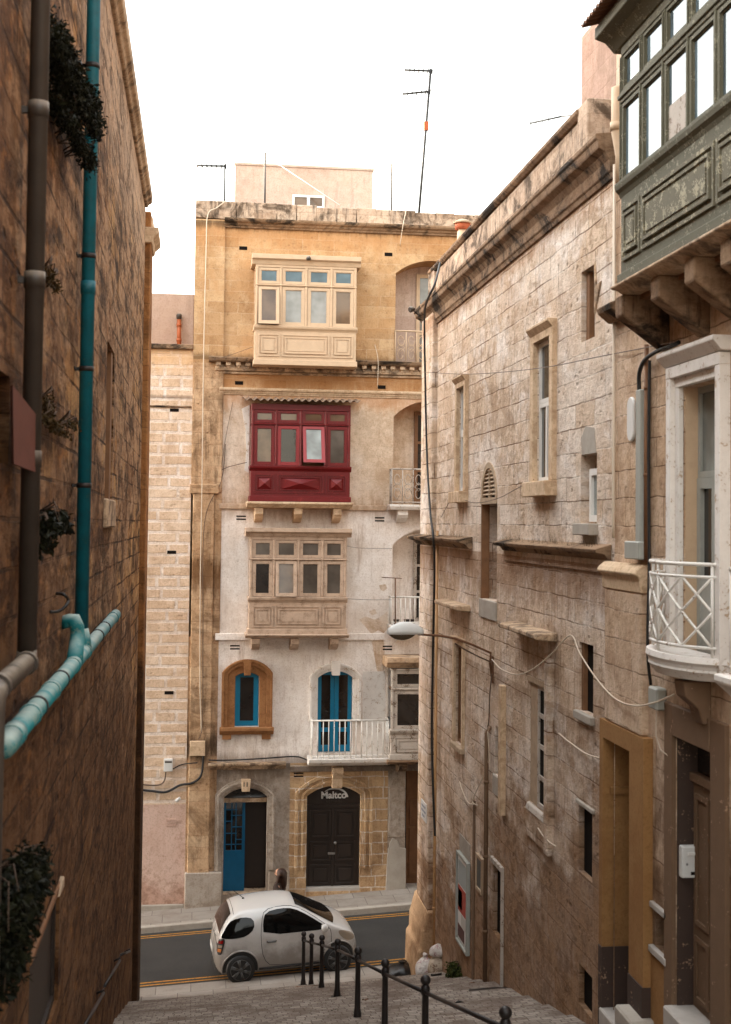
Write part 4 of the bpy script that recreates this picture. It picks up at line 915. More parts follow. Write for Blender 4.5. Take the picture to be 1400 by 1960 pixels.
# louvred lunette over a blocked niche
zs = hD.v1-hD.rise
back(hD, .28, M['right'], 'niche_back')
def _lou(mb):
    A = arch_pts(hD.u0, hD.u1, zs, hD.rise, 16)
    for (a, b), (c, d) in zip(A, A[1:]):
        cu = (hD.u0+hD.u1)/2; k = .84
        mb.mesh([RF.p(a, b, -.05), RF.p(c, d, -.05), RF.p(cu+(c-cu)*k, zs+(d-zs)*k, -.05), RF.p(cu+(a-cu)*k, zs+(b-zs)*k, -.05),
                 RF.p(a, b, .02), RF.p(c, d, .02), RF.p(cu+(c-cu)*k, zs+(d-zs)*k, .02), RF.p(cu+(a-cu)*k, zs+(b-zs)*k, .02)], [(0,1,2,3), (4,5,6,7), (2,3,7,6), (0,1,5,4)])
    mb.box(RF, hD.u0, hD.u1, zs-.10, zs, -.05, .025)
    cu = (hD.u0+hD.u1)/2; mb.box(RF, cu-.02, cu+.02, zs, zs+hD.rise*.9, -.04, .012)
    for i in range(7):
        v = zs+.03+hD.rise*.84*i/7.3; hw_ = sqrt(max(.01, (hD.rise*.84)**2-(v-zs)**2))
        mb.mould(RF, [(-.05, v+.05), (-.045, v+.065), (.008, v+.02), (.002, v+.005)], cu-hw_, cu+hw_)
rpart('louvre', M['oldboard'], _lou, label='half-round slatted louvre over a niche')
rpart('louvre_back', M['dark'], lambda mb: mb.prism(RF, [(hD.u0, zs)]+arch_pts(hD.u0, hD.u1, zs, hD.rise)[1:-1]+[(hD.u1, zs)], -.10, -.07))
rpart('niche_sill', M['concrete'], lambda mb: mb.box(RF, hD.u0-.03, hD.u1+.03, hD.v0-.30, hD.v0-.001, -.05, .03), bevel=.01)
rpart('niche_frame', M['wood'], lambda mb: mb.box(RF, hD.u1-.07, hD.u1-.001, hD.v0, zs-.1, -.12, .01))
# small white window with a broken reveal
casement(RF, hE.u0+.02, hE.u1-.22, hE.v0+.02, hE.v1-.18, -.10, M['alu'], M['frost'], SB, cols=1, t=.08)
back(hE, .18, M['trim'], 'rough_reveal'); rpart('sill', M['concrete'], lambda mb: mb.box(RF, hE.u0-.05, hE.u1-.05, hE.v0-.14, hE.v0-.001, -.1, .12), bevel=.01)
rpart('render_patch', M['concrete'], lambda mb: mb.prism(RF, [(hE.u0-.02, hE.v0-.50), (hE.u1-.1, hE.v0-.48), (hE.u1-.12, hE.v0-.15), (hE.u0, hE.v0-.15)], -.01, .006))
rpart('render_patch', M['concrete'], lambda mb: mb.prism(RF, [(hE.u0+.02, hE.v1), (hE.u1-.06, hE.v1), (hE.u1-.02, hE.v1+.2), (hE.u1-.2, hE.v1+.34), (hE.u0+.1, hE.v1+.30)], -.01, .006))
# narrow slots
back(hF, .10); rpart('timber_lining', M['wood'], lambda mb: mb.ring(RF, hF.u0+.01, hF.u1-.01, hF.v0+.01, hF.v1-.01, .05, -.10, -.04)); ring2(hF, .12, .05, M['cleanstone'], sill=False); rpart('sill', M['oldboard'], lambda mb: mb.box(RF, hF.u0-.12, hF.u1+.08, hF.v0-.1, hF.v0-.001, -.05, .09), bevel=.01)
rpart('timber_lining', M['wood'], lambda mb: mb.box(RF, hH.u1-.08, hH.u1-.005, hH.v0, hH.v1, -.09, -.03)); back(hH, .085); rpart('sill', M['concrete'], lambda mb: mb.box(RF, hH.u0-.06, hH.u1+.06, hH.v0-.10, hH.v0-.001, -.08, .06), bevel=.01)
back(hI, .085); rpart('sill', M['concrete'], lambda mb: mb.box(RF, hI.u0-.04, hI.u1+.04, hI.v0-.30, hI.v0-.001, -.05, .03), bevel=.01); rpart('projecting_jamb', M['cleanstone'], lambda mb: mb.box(RF, hI.u0-.26, hI.u0-.08, hI.v0-.5, hI.v1+.7, -.02, .08), bevel=.01)
back(hJ, .07); back(hN, .07)
rpart('sill', M['concrete'], lambda mb: mb.box(RF, hJ.u0-.1, hJ.u1+.04, hJ.v1+.001, hJ.v1+.05, -.02, .03), bevel=.008)
# the big shuttered window
def _gw():
    c = hG.u0+(hG.u1-hG.u0)*.60
    o = MB(); o.ring(RF, hG.u0+.01, c, hG.v0+.01, hG.v1-.01,   .06, -.045, -.005)
    for r in (.25, .5, .75): o.box(RF, hG.u0+.07, c-.06, hG.v0+(hG.v1-hG.v0)*r-.03, hG.v0+(hG.v1-hG.v0)*r+.03, -.045, -.008)
    w_ = o.build('window', M['oldgrey'], SB, label='old paned window with one pale shutter and peeling sill')
    g = MB(); g.box(RF, hG.u0+.02, c-.02, hG.v0+.02, hG.v1-.02, -.035, -.03); g.build('pane', M['dark'], w_)
    g = MB(); g.box(RF, c+.01, hG.u1-.005, hG.v0+.01, hG.v1-.02, -.05, -.005)
    g.build('shutter', M['oldboard'], w_)
    g = MB(); g.mould(RF, [(-.18, hG.v0+.06), (.04, hG.v0-.02), (.06, hG.v0-.10), (-.18, hG.v0-.10)], hG.u0-.03, hG.u1+.03); g.build('sill', M['oldgrey'], w_, bevel=.01)
_gw()
rpart('window_apron', M['right'], lambda mb: (mb.box(RF, hG.u0-.14, hG.u1+.14, hG.v0-.46, hG.v0-.101, -.02, .05), mb.box(RF, hG.u0-.30, hG.u0-.12, hG.v0-.46, hG.v1+.42, -.02, .09)), bevel=.012)
rpart('lintel', M['oldboard'], lambda mb: mb.box(RF, hG.u0-.04, hG.u1+.06, hG.v1+.001, hG.v1+.07, -.02, .035))
back(hK, .07); rpart('door_frame', M['oldgrey'], lambda mb: (mb.box(RF, hK.u0-.06, hK.u0, -9, hK.v1, -.02, .04), mb.box(RF, hK.u0-.06, hK.u1+.02, hK.v1+.001, hK.v1+.07, -.02, .05)))
# recessed chase in the wall, lower left
ua = RF.px(908, 1700)[0]
rpart('wall_chase', M['brownpaint'], lambda mb: mb.box(RF, ua-.07, ua+.07, RF.px(908, 1885)[1], RF.px(908, 1530)[1], -.01, .02))

# ------------------------------------------------------------------ taller house nearer on the right
NH = thing('balcony_house', 'nearest right-hand house carrying a weathered green balcony above a white railed one', 'house', (XN+3, 10, -5))
def npart(name, mat, fn, bevel=.0, label=None, parent=None):
    mb = MB(); fn(mb); return mb.build(name, mat, parent or NH, bevel=bevel, label=label)
def nhole(*a, **k): return hole(NF, *a, **k)
ZTOP = 8.2
hbd = nhole(1308, 1381, (1308, 742), (1308, 1255), depth=.20)
ham = nhole(1170, 1222, (1196, 1424), (1170, 1932), depth=.75)
hmd = nhole(1294, 1367, (1294, 1408), (1294, 1930), depth=.24)
hni = nhole(1254, 1278, (1254, 1738), (1278, 1832), depth=.16)
uamb0, uamb1 = NF.px(1250, 1600)[0], NF.px(1164, 1600)[0]
u_seam = NF.px(1178, 800)[0]
zamb = NF.px(1166, 1374)[1]
hole_am2 = Hole(uamb0, u_seam, -9, zamb, depth=.01)
mb = MB(); wall(mb, NF, 2.0, u_seam, -9, ZTOP, [hbd, hmd, hni, hole_am2]); mb.build('wall', M['near'], NH)
mb = MB(); mb.box(None, XN+.76, 13, -9, ZTOP, 2.0, u_seam-.002); mb.build('rear_walls', M['near'], NH)
uX = onX(1113, 150, XR+.55).y; zX = onX(1113, 70, XR+.55).z
npart('set_back_block', M['towerstone'], lambda mb: mb.box(None, XR+.55, 13, 3.5, zX, u_seam-.5, uX), bevel=.02)
# amber painted doorway under a stone pier
AF = Fr(lambda u, v, w: (XN-.10-w, u, v), None)
ha = Hole(ham.u0, ham.u1, ham.v0, ham.v1, depth=.6)
npart('doorway_wall', M['amber'], lambda mb: (wall(mb, AF, uamb0, uamb1, -9, zamb, [ha]), mb.face([AF.p(uamb0, -9), AF.p(uamb0, zamb), AF.p(uamb0, zamb, -.3), AF.p(uamb0, -9, -.3)]), mb.face([AF.p(uamb0, zamb), AF.p(uamb1, zamb), AF.p(uamb1, zamb, -.2), AF.p(uamb0, zamb, -.2)])), label='amber painted doorway surround')
zm = NF.px(1222, 1862)[1]
npart('plinth', M['maroon'], lambda mb: mb.box(AF, uamb0-.004, ha.u0+.004, -9, zm, -.2, .012))
npart('plinth', M['maroon'], lambda mb: mb.box(AF, ha.u1-.015, ha.u1+.1, -9, NF.px(1170, 1812)[1], -.6, .012))
npart('door', M['darkdoor'], lambda mb: mb.box(AF, ha.u0, ha.u1, ha.v0, ha.v1, -.60, -.55), label='dark door deep in the amber doorway')
npart('doorstep', M['marble'], lambda mb: mb.box(AF, ha.u0-.02, ha.u1+.02, -8, NF.px(1170, 1928)[1], -.5, .03), bevel=.015)
npart('step_block', M['concrete'], lambda mb: mb.box(AF, uamb0-.1, ha.u0-.03, -8, NF.px(1240, 1938)[1], -.2, .16), bevel=.02)
npart('wall_ledge', M['amber'], lambda mb: mb.box(AF, ha.u1-.04, ha.u1-.001, NF.px(1190, 1531)[1], NF.px(1190, 1518)[1], -.42, -.08))
up0, up1 = NF.px(1242, 1250)[0], NF.px(1172, 1250)[0]; zc0, zc1 = NF.px(1210, 1122)[1], NF.px(1210, 1078)[1]
npart('pier', M['near'], lambda mb: mb.box(NF, up0, up1, zamb+.002, zc0-.05, -.2, .09), bevel=.02)
npart('pier_cap', M['cleanstone'], lambda mb: mb.mould(NF, [(0, zc0-.05), (.10, zc0-.05), (.11, zc0+.10), (.13, zc0+.12), (.17, zc1-.10), (.14, zc1-.05), (.08, zc1), (0, zc1)], up0-.03, up1+.05), bevel=.012)
npart('cornice_stub', M['trimdark'], lambda mb: mb.mould(NF, [(0, NF.px(1185, 617)[1]), (.08, NF.px(1185, 617)[1]), (.20, NF.px(1185, 600)[1]), (.22, NF.px(1185, 590)[1]), (0, NF.px(1185, 575)[1])], NF.px(1205, 600)[0], u_seam+.02), bevel=.01)
# balcony door opening with moulded white architrave
def _bd(mb):
    for a, b, pj in ((0, .09, .05), (.09, .20, .10)):
        mb.box(NF, hbd.u0-b, hbd.u0-a, hbd.v0-.1, hbd.v1+a, -.01, pj); mb.box(NF, hbd.u1+a, hbd.u1+b, hbd.v0-.1, hbd.v1+a, -.01, pj)
        mb.box(NF, hbd.u0-b, hbd.u1+b, hbd.v1+a+.001, hbd.v1+b, -.01, pj+.004)
    mb.mould(NF, [(0, hbd.v1+.21), (.10, hbd.v1+.21), (.18, hbd.v1+.30), (.18, hbd.v1+.34), (0, hbd.v1+.34)], hbd.u0-.25, hbd.u1+.25)
npart('door_architrave', M['whitestone'], _bd, bevel=.006)
npart('reveal_lining', M['cream'], lambda mb: mb.box(NF, hbd.u1-.012, hbd.u1-.002, hbd.v0, hbd.v1, -.20, -.02))
def _bdd():
    o = MB(); h = hbd; zt_ = h.v0+(h.v1-h.v0)*.66
    o.ring(NF, h.u0, h.u1, h.v0, zt_, .10, -.19, -.13); o.ring(NF, h.u0, h.u1, zt_+.003, h.v1, .06, -.19, -.14); c = (h.u0+h.u1)/2; o.box(NF, c-.06, c+.06, h.v0+.1, zt_-.1, -.19, -.12); o.box(NF, h.u0+.1, h.u1-.1, h.v0+.1, h.v0+.75, -.18, -.14)
    w_ = o.build('balcony_door', M['greybox'], NH, label='grey glazed balcony door with milky fanlight')
    g = MB(); g.box(NF, h.u0+.05, h.u1-.05, h.v0+.05, zt_-.05, -.175, -.17); g.build('pane', M['glass'], w_)
    g = MB(); g.box(NF, h.u0+.05, h.u1-.05, zt_+.05, h.v1-.05, -.175, -.17); g.build('fanlight', M['frost'], w_)
_bdd()
# main door
def _md():
    h = hmd
    npart('door_surround', M['brownpaint'], lambda mb: (mb.box(NF, h.u1+.001, h.u1+.22, -9, h.v1+.30, -.02, .04), mb.box(NF, h.u0-.34, h.u0-.001, -9, h.v1+.30, -.02, .04), mb.box(NF, h.u0, h.u1, h.v1+.001, h.v1+.299, -.02, .045)), bevel=.01)
    npart('reveal_lining', M['maroon'], lambda mb: mb.box(NF, h.u1-.014, h.u1-.002, h.v0, h.v1, -.24, -.01))
    o = MB(); o.box(NF, h.u0, h.u1, h.v0, h.v1-.42, -.23, -.17)
    for p0, p1 in ((.05, .33), (.38, .95)):
        H = h.v1-.42-h.v0; o.ring(NF, h.u0+.08, h.u0+(h.u1-h.u0)*.46, h.v0+H*p0, h.v0+H*p1, .05, -.17, -.145); o.ring(NF, h.u0+(h.u1-h.u0)*.54, h.u1-.08, h.v0+H*p0, h.v0+H*p1, .05, -.17, -.145)
    o.box(NF, h.u0, h.u1, h.v1-.42, h.v1-.34, -.23, -.13); d = o.build('front_door', M['brownpaint'], NH, bevel=.005, label='brown panelled street door')
    g = MB(); g.box(NF, h.u0, h.u1, h.v1-.34, h.v1, -.22, -.21); g.build('fanlight', M['glass'], d)
    npart('doorstep', M['marble'], lambda mb: mb.box(NF, h.u0-.06, h.u1+.02, -8, NF.px(1300, 1930)[1], -.3, .12), bevel=.015)
_md()
def _ni():
    h = hni
    npart('niche_sill', M['marble'], lambda mb: mb.box(NF, h.u0-.06, h.u1+.06, h.v0-.07, h.v0-.002, -.02, .05), bevel=.006)
    npart('niche_lintel', M['marble'], lambda mb: mb.box(NF, h.u0-.06, h.u1+.06, h.v1+.002, h.v1+.06, -.02, .04), bevel=.006)
    npart('niche_back', M['dark'], lambda mb: mb.box(NF, h.u0, h.u1, h.v0, h.v1, -.16, -.13))
_ni()
npart('plinth', M['amber'], lambda mb: mb.box(NF, hmd.u1+.23, uamb0, -9, hni.v0-.1, -.02, .02))
# green enclosed balcony
GW = .50
gz = lambda x, y: NF.px(x, y, GW)[1]
ug1 = NF.px(1189, 420, GW)[0]; ug0 = ug1-3.0
GB_ = enclosed_balcony(NH, NF, ug0, ug1, gz(1190, 545), gz(1196, 500), gz(1196, 397), gz(1190, 352), gz(1196, 195), gz(1196, 172), gz(1198, 100), gz(1190, 92), GW, M['green'], [M['green']],
    [M['skyglass']], panel='nested', cornice=(gz(1190, 92), gz(1190, 45), .22), ledge=(gz(1190, 562), gz(1190, 546)), mcorb=M['trim'], bays=5, B=.045, ts=.036, label='weathered green enclosed timber balcony', inner=M['wood'])
for o in list(GB_.children):
    if o.name.startswith('panel'): o.data.materials[0] = M['greenpanel']; o['label'] = 'bleached flaking panel'
for uc in (12.38, 11.36, 10.52, 9.75):
    mb = MB(); vc = gz(1190, 562)-.002; mb.mould(NF, [(0, vc), (GW*.97, vc), (GW*.97, vc-.20), (.04, vc-.52), (0, vc-.52)], uc-.11, uc+.11); mb.build('corbel', M['trimdark'], GB_, bevel=.012)
mb = MB(); mb.box(NF, ug0, ug1, gz(1190, 562)-.05, gz(1190, 562), 0, GW*.6); mb.build('soffit', M['wood'], GB_)
mb = MB(); n = 160; vs = []; zc = gz(1190, 45)+.01
for i in range(n+1):
    u = ug0-.1+(ug1-ug0+.35)*i/n; h = .022*cos(2*pi*i/5)
    for w_, v in ((0, zc+.26), (GW+.34, zc+.02)):
        for t_ in (0, .012): vs.append(NF.p(u, v+h+t_, w_))
fs = []
for i in range(n): a0 = i*4; fs += [(a0, a0+2, a0+6, a0+4), (a0+1, a0+5, a0+7, a0+3), (a0+2, a0+3, a0+7, a0+6)]
mb.mesh(vs, fs, 0, True); mb.build('corrugated_roof', M['rust'], GB_)
mb = MB(); s0 = ug1-(ug1-ug0)/5*3+.10; mb.box(NF, s0, s0+.42, gz(1190, 340), gz(1190, 340)+.30, GW-.03, GW-.012); mb.build('blanked_pane', M['oldgrey'], GB_)
# white railed bow-fronted balcony
def bow():
    c, ay, aw = 11.56, .70, .37
    def E(t, z, s=1.0): return NF.p(c+ay*s*cos(t), z, max(0.0, aw*s*sin(t)))
    zt_ = NF.px(1300, 1081, .45)[1]; zb = NF.px(1300, 1243, .45)[1]; zs_ = NF.px(1300, 1262, .45)[1]
    T = [pi*i/40 for i in range(41)]
    prof = [(1.0, zs_), (1.09, zs_), (1.11, zs_-.05), (1.06, zs_-.08), (1.04, zs_-.11), (1.05, zs_-.13), (.97, zs_-.17), (.9, zs_-.21), (.5, zs_-.24)]
    s = MB(); vs = [E(t, z, k) for k, z in prof for t in T]; n = len(T)
    s.mesh(vs, [(i*n+j, i*n+j+1, (i+1)*n+j+1, (i+1)*n+j) for i in range(len(prof)-1) for j in range(n-1)], 0, False)
    s.face([E(t, zs_) for t in T]); s.face([E(t, zs_-.24, .5) for t in T])
    o = s.build('balcony_slab', M['whitestone'], NH, label='white bow-fronted balcony slab')
    for uu in (c-.22,):
        k = MB(); k.mould(NF, [(0, zs_-.62), (.08, zs_-.62), (.12, zs_-.48), (.24, zs_-.38), (.26, zs_-.241), (0, zs_-.241)], uu-.12, uu+.12); k.build('corbel', M['brownpaint'], o, bevel=.01)
    r = MB(); H = zt_-zb
    for z in (zt_, zt_-.11*1.0, zb): r.tube([E(t, z) for t in T], .016 if z != zt_ else .02, 6)
    for t in (.15, .62, 1.57, 2.80, 2.99): r.tube([E(t, zb-.08), E(t, zt_)], .014, 6)
    z1 = zt_-.11
    def bar(t0, h0, t1, h1):
        r.tube([E(t0+(t1-t0)*i/10, zb+(z1-zb)*(h0+(h1-h0)*i/10)) for i in range(11)], .013, 6)
    for a, b in ((.15, .62), (.62, 1.57), (1.57, 2.80)):
        d = b-a
        bar(a, 0, b, 1); bar(a, 1, b, 0); bar(a, .5, a+d*.5, 1); bar(a+d*.5, 1, b, .5); bar(b, .5, a+d*.5, 0); bar(a+d*.5, 0, a, .5); pass
    r.build('railing', M['whiteiron'], o, label='white railing of crossing diagonal bars')
bow()
def bow2():      # the next railed balcony, mostly out of frame
    c = 8.70; zt_ = NF.px(1300, 1081, .45)[1]; zs_ = NF.px(1300, 1262, .45)[1]
    s = MB(); s.mould(NF, [(0, zs_-.2), (.40, zs_-.2), (.56, zs_-.06), (.56, zs_), (0, zs_)], c-.7, c+1.1); o = s.build('balcony_slab', M['whitestone'], NH, bevel=.01)
    railing(NF, c-.65, c+1.02, zs_, zt_, .45, M['whiteiron'], o, 6, ret=.4)
bow2()
# ------------------------------------------------------------------ tall old building on the left side of the alley
LB = thing('weathered_building', 'tall eroded brown stone building forming the left side of the alley', 'building', (XL-3, 18, -8))
def lpart(name, mat, fn, bevel=.0, label=None, parent=None):
    mb = MB(); fn(mb); return mb.build(name, mat, parent or LB, bevel=bevel, label=label)
def lhole(xn, xf, top, bot, **kw):
    ym = (top[1]+bot[1])/2
    return Hole(LF.px(xn, ym)[0], LF.px(xf, ym)[0], LF.px(*bot)[1], LF.px(*top)[1], **kw)
ZL = 6.02; UPL = YC-1.15
l1 = lhole(203, 217, (217, 672), (205, 955), depth=.30)
l2 = lhole(-20, 18, (18, 722), (18, 890), depth=.30)
l3 = lhole(56, 111, (111, 1705), (56, 2100), depth=.06)
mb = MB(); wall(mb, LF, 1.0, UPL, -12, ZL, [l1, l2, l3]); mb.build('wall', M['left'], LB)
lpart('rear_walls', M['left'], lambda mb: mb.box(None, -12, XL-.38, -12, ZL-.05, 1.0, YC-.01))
lpart('rooftop_room', M['pale'], lambda mb: mb.box(None, -10, -3.2, ZL-.3, 8.8, 8.0, YC-1.5), bevel=.02)  # unseen block added to keep the sun off the right tower and parapet
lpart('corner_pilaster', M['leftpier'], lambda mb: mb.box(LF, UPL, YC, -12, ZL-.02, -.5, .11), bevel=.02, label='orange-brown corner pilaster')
lpart('coping', M['trim'], lambda mb: mb.mould(LF, [(-.45, ZL), (.05, ZL), (.07, ZL+.05), (.13, ZL+.08), (.14, ZL+.22), (-.45, ZL+.27)], 1.0, UPL-.2), bevel=.012)
def _cap(mb):
    zc = LF.px(285, 410, .15)[1]; zt_ = LF.px(285, 352, .15)[1]
    mb.mould(LF, [(-.45, zc-.06), (.14, zc-.06), (.16, zc+.04), (.26, zc+.14), (.26, zc+.24), (-.45, zc+.24)], UPL-.12, YC+.05, 0, 0, .6)
    mb.box(LF, UPL+.1, YC-.3, zc+.24, zt_, -.4, .14)
lpart('pilaster_cap', M['cleanstone'], _cap, bevel=.012)
for h, nm in ((l1, 'window'), (l2, 'window'), (l3, 'door')):
    lpart('dark_'+('doorway' if nm == 'door' else 'window'), M['dark'] if nm == 'window' else M['darkdoor'], lambda mb: (mb.box(LF, h.u0-.02, h.u1+.02, h.v0, h.v1, -h.depth-.06, -h.depth+.002), mb.ring(LF, h.u0, h.u1, h.v0, h.v1, .06, -h.depth, -h.depth+.03)))  # dark sheets behind the openings carry the interior shade as colour
lpart('timber_jamb', M['wood'], lambda mb: mb.box(LF, l1.u1-.30, l1.u1-.01, l1.v0, l1.v1-.02, -.28, -.02))
lpart('timber_lintel', M['wood'], lambda mb: mb.box(LF, l3.u0-.05, l3.u1+.05, l3.v1+.001, l3.v1+.06, -.1, .02), bevel=.01)
lpart('broken_lintel_edge', M['oldboard'], lambda mb: (mb.prism(LF, [(l3.u1-.34, l3.v1-.01), (l3.u1+.02, l3.v1-.02), (l3.u1+.03, l3.v1+.07), (l3.u1-.22, l3.v1+.05)], -.05, .035)), bevel=.01)
lpart('sill', M['trim'], lambda mb: mb.box(LF, l1.u0-.1, l1.u1+.1, l1.v0-.35, l1.v0-.001, -.05, .05), bevel=.02)
def lp(x, y, w): return LF.p(*LF.px(x, y, w), w)
# hanging red-brown shutter beside the near window
mb = MB(); p0 = LF.px(66, 800, .2)
def _shut():
    q = [(20, 738), (70, 800), (66, 905), (22, 888)]
    a = [lp(x, y, .05 if x < 40 else .12) for x, y in q]
    d = Vector((.018, -.03, 0))
    mb.mesh(a+[p+d for p in a], [(0,1,2,3), (7,6,5,4), (0,1,5,4), (1,2,6,5), (2,3,7,6), (3,0,4,7)])
_shut(); mb.build('window_shutter', M['terracotta'], LB, label='red-brown open shutter by the near window')

# ------------------------------------------------------------------ drain pipes on the left wall
def collar(mb, p, ax, r, h, m=0): mb.lathe([(r, -h/2), (r*1.05, -h/2), (r*1.05, h/2), (r, h/2)], p, 14, m, axis=ax)
t = thing('drainpipe', 'grey plastic drainpipe with a ragged elbow at its foot, nearest on the left wall', 'pipe', lp(70, 1240, .10))
yg = LF.px(72, 300, .10)[0]; zb = LF.px(68, 1250, .10)[1]
mb = MB(); mb.tube([LF.p(yg, 12, .10), LF.p(yg, zb-.05, .10)], .058, 20); mb.build('pipe', M['greypvc'], t)
yn = LF.px(-9, 1300, .12)[0]; zh = LF.px(60, 1262, .11)[1]
mb = MB(); mb.tube([LF.p(yg, zb+.02, .10), LF.p(yg, zh+.06, .10), LF.p(yg-.05, zh, .105), LF.p(yn+.12, zh-.01, .11)], .060, 18); mb.build('elbow_pipe', M['greypvc'], t)
mb = MB(); mb.tube([LF.p(yn+.12, zh-.01, .11), LF.p(yn+.04, zh-.03, .11), LF.p(yn, zh-.10, .11), LF.p(yn, -6, .11)], .062, 18); mb.build('lower_pipe', M['greypvc'], t)
for y_ in (yg-.09, yn+.16): mb = MB(); collar(mb, LF.p(y_, zh, .108), (0, 1, 0), .068, .06); mb.build('pipe_collar', M['greypvc'], t)
for z in (2.5, LF.px(66, 535, .1)[1], LF.px(64, 880, .1)[1]):
    mb = MB(); collar(mb, LF.p(yg, z, .10), (0, 0, 1), .062, .10); mb.box(LF, yg-.015, yg+.015, z-.02, z+.02, 0, .10); mb.build('pipe_collar', M['greypvc'], t)
t = thing('downpipe', 'bright teal plastic downpipe rising straight up the left wall', 'pipe', lp(166, 1200, .10))
yt_ = LF.px(172, 400, .10)[0]; zb = LF.px(166, 1205, .10)[1]
mb = MB(); mb.tube([LF.p(yt_, 12, .10), LF.p(yt_, zb, .10)], .060, 20); mb.build('pipe', M['teal'], t)
for y in (95, 490, 553, 712, 932):
    z = LF.px(170, y, .10)[1]; mb = MB(); collar(mb, LF.p(yt_, z, .10), (0, 0, 1), .064, .045 if y != 553 else .12)
    if y != 553: mb.box(LF, yt_-.012, yt_+.012, z-.015, z+.015, -.02, .05); mb.box(LF, yt_-.12, yt_+.02, z-.012, z+.012, -.02, .01)
    mb.build('pipe_clip' if y != 553 else 'pipe_collar', M['blackiron'] if y != 553 else M['teal'], t)
t = thing('sewer_pipe', 'dusty turquoise sewer pipe running level along the left wall with a side branch', 'pipe', lp(110, 1340, .12))
P0, P1 = lp(8, 1428, .13), lp(222, 1176, .13); P1.z = P1.z
dirp = (P1-P0).normalized(); Lp = (P1-P0).length
mb = MB(); mb.tube([P0, P1], .062, 20); mb.build('pipe', M['tealdust'], t)
for px_, wd in ((30, .16), (62, .05), (75, .05), (100, .05), (118, .04), (140, .05), (162, .05), (187, .05), (200, .04), (216, .05)):
    q = onX(px_, 1200, XL+.13); s_ = (q.y-P0.y)/(P1.y-P0.y); mb = MB(); collar(mb, P0+(P1-P0)*s_, dirp, .067, wd); mb.build('pipe_coupling', M['tealdust'] if wd > .045 and px_ not in (75, 118, 187) else M['black'], t)
mb = MB(); mb.lathe([(.0, -.07), (.045, -.06), (.066, -.02), (.068, .05), (.068, .22)], P0, 18, axis=dirp); mb.build('end_cap', M['tealdust'], t)
mb = MB(); q0 = lp(120, 1192, .0); q1 = lp(142, 1185, .10); q2 = lp(149, 1215, .13); q3 = lp(143, 1268, .13)
mb.tube([q0, q0+(q1-q0)*.7, q1, q1+(q2-q1)*.5+Vector((.01, 0, .0)), q2, q2+(q3-q2)*.5, q3], [.056, .056, .058, .060, .060, .064, .068], 18); mb.build('branch_elbow', M['tealdust'], t)
mb = MB(); qa = LF.p(yt_, zb+.05, .10); qs = P0+(P1-P0)*((yt_-P0.y)/(P1.y-P0.y)); mb.tube([qa, (qa+qs)/2, qs+Vector((0, 0, -.02))], [.062, .070, .070], 18); mb.build('branch_socket', M['tealdust'], t)

# iron handrail along the left wall
hp_ = [(9.0, .55), (12.5, .75), (16, .85), (19.5, .95), (22.5, 1.0)]
t = thing('wall_handrail', 'thin dark iron handrail fixed along the foot of the left wall', 'handrail', (XL+.1, 16, zalley(XL, 16)))
for (ya, ha_), (yb, hb_) in ((hp_[1], hp_[2]), (hp_[2], hp_[3]), (hp_[3], hp_[4])):
    mb = MB(); a = Vector((XL+.09, ya+.12, zalley(XL, ya)+ha_)); b = Vector((XL+.09, yb-.12, zalley(XL, yb)+hb_)); mb.tube([a, b], .020, 8); mb.build('rail', M['blackiron'], t)
for ya, ha_ in hp_[1:]:
    mb = MB(); a = Vector((XL+.09, ya, zalley(XL, ya)+ha_)); mb.tube([a+Vector((-.1, 0, -.05)), a+Vector((-.03, 0, -.02)), a], .014, 6); mb.build('bracket', M['blackiron'], t)
# bent black conduit stub
def cable(name, label, pts, r, mat, cat='cable', n=6, group=None, smooth=True):
    if smooth and len(pts) > 2:
        P = [Vector(p) for p in pts]; Q = []
        for i in range(len(P)-1):
            p0, p1, p2, p3 = P[max(i-1, 0)], P[i], P[i+1], P[min(i+2, len(P)-1)]
            for k in range(6):
                s = k/6; Q.append(.5*((2*p1)+(-p0+p2)*s+(2*p0-5*p1+4*p2-p3)*s*s+(-p0+3*p1-3*p2+p3)*s**3))
        Q.append(P[-1]); pts = Q
    mb = MB(); mb.tube(pts, r, n); return tag(mb.build(name, mat), label, cat, group)
cable('bent_conduit', 'short black conduit curling out of the left wall above the sewer pipe', [lp(95, 1171, .0), lp(112, 1170, .05), lp(126, 1160, .10), lp(131, 1148, .11), lp(122, 1138, .08), lp(108, 1136, .0)], .013, M['black'], 'conduit')
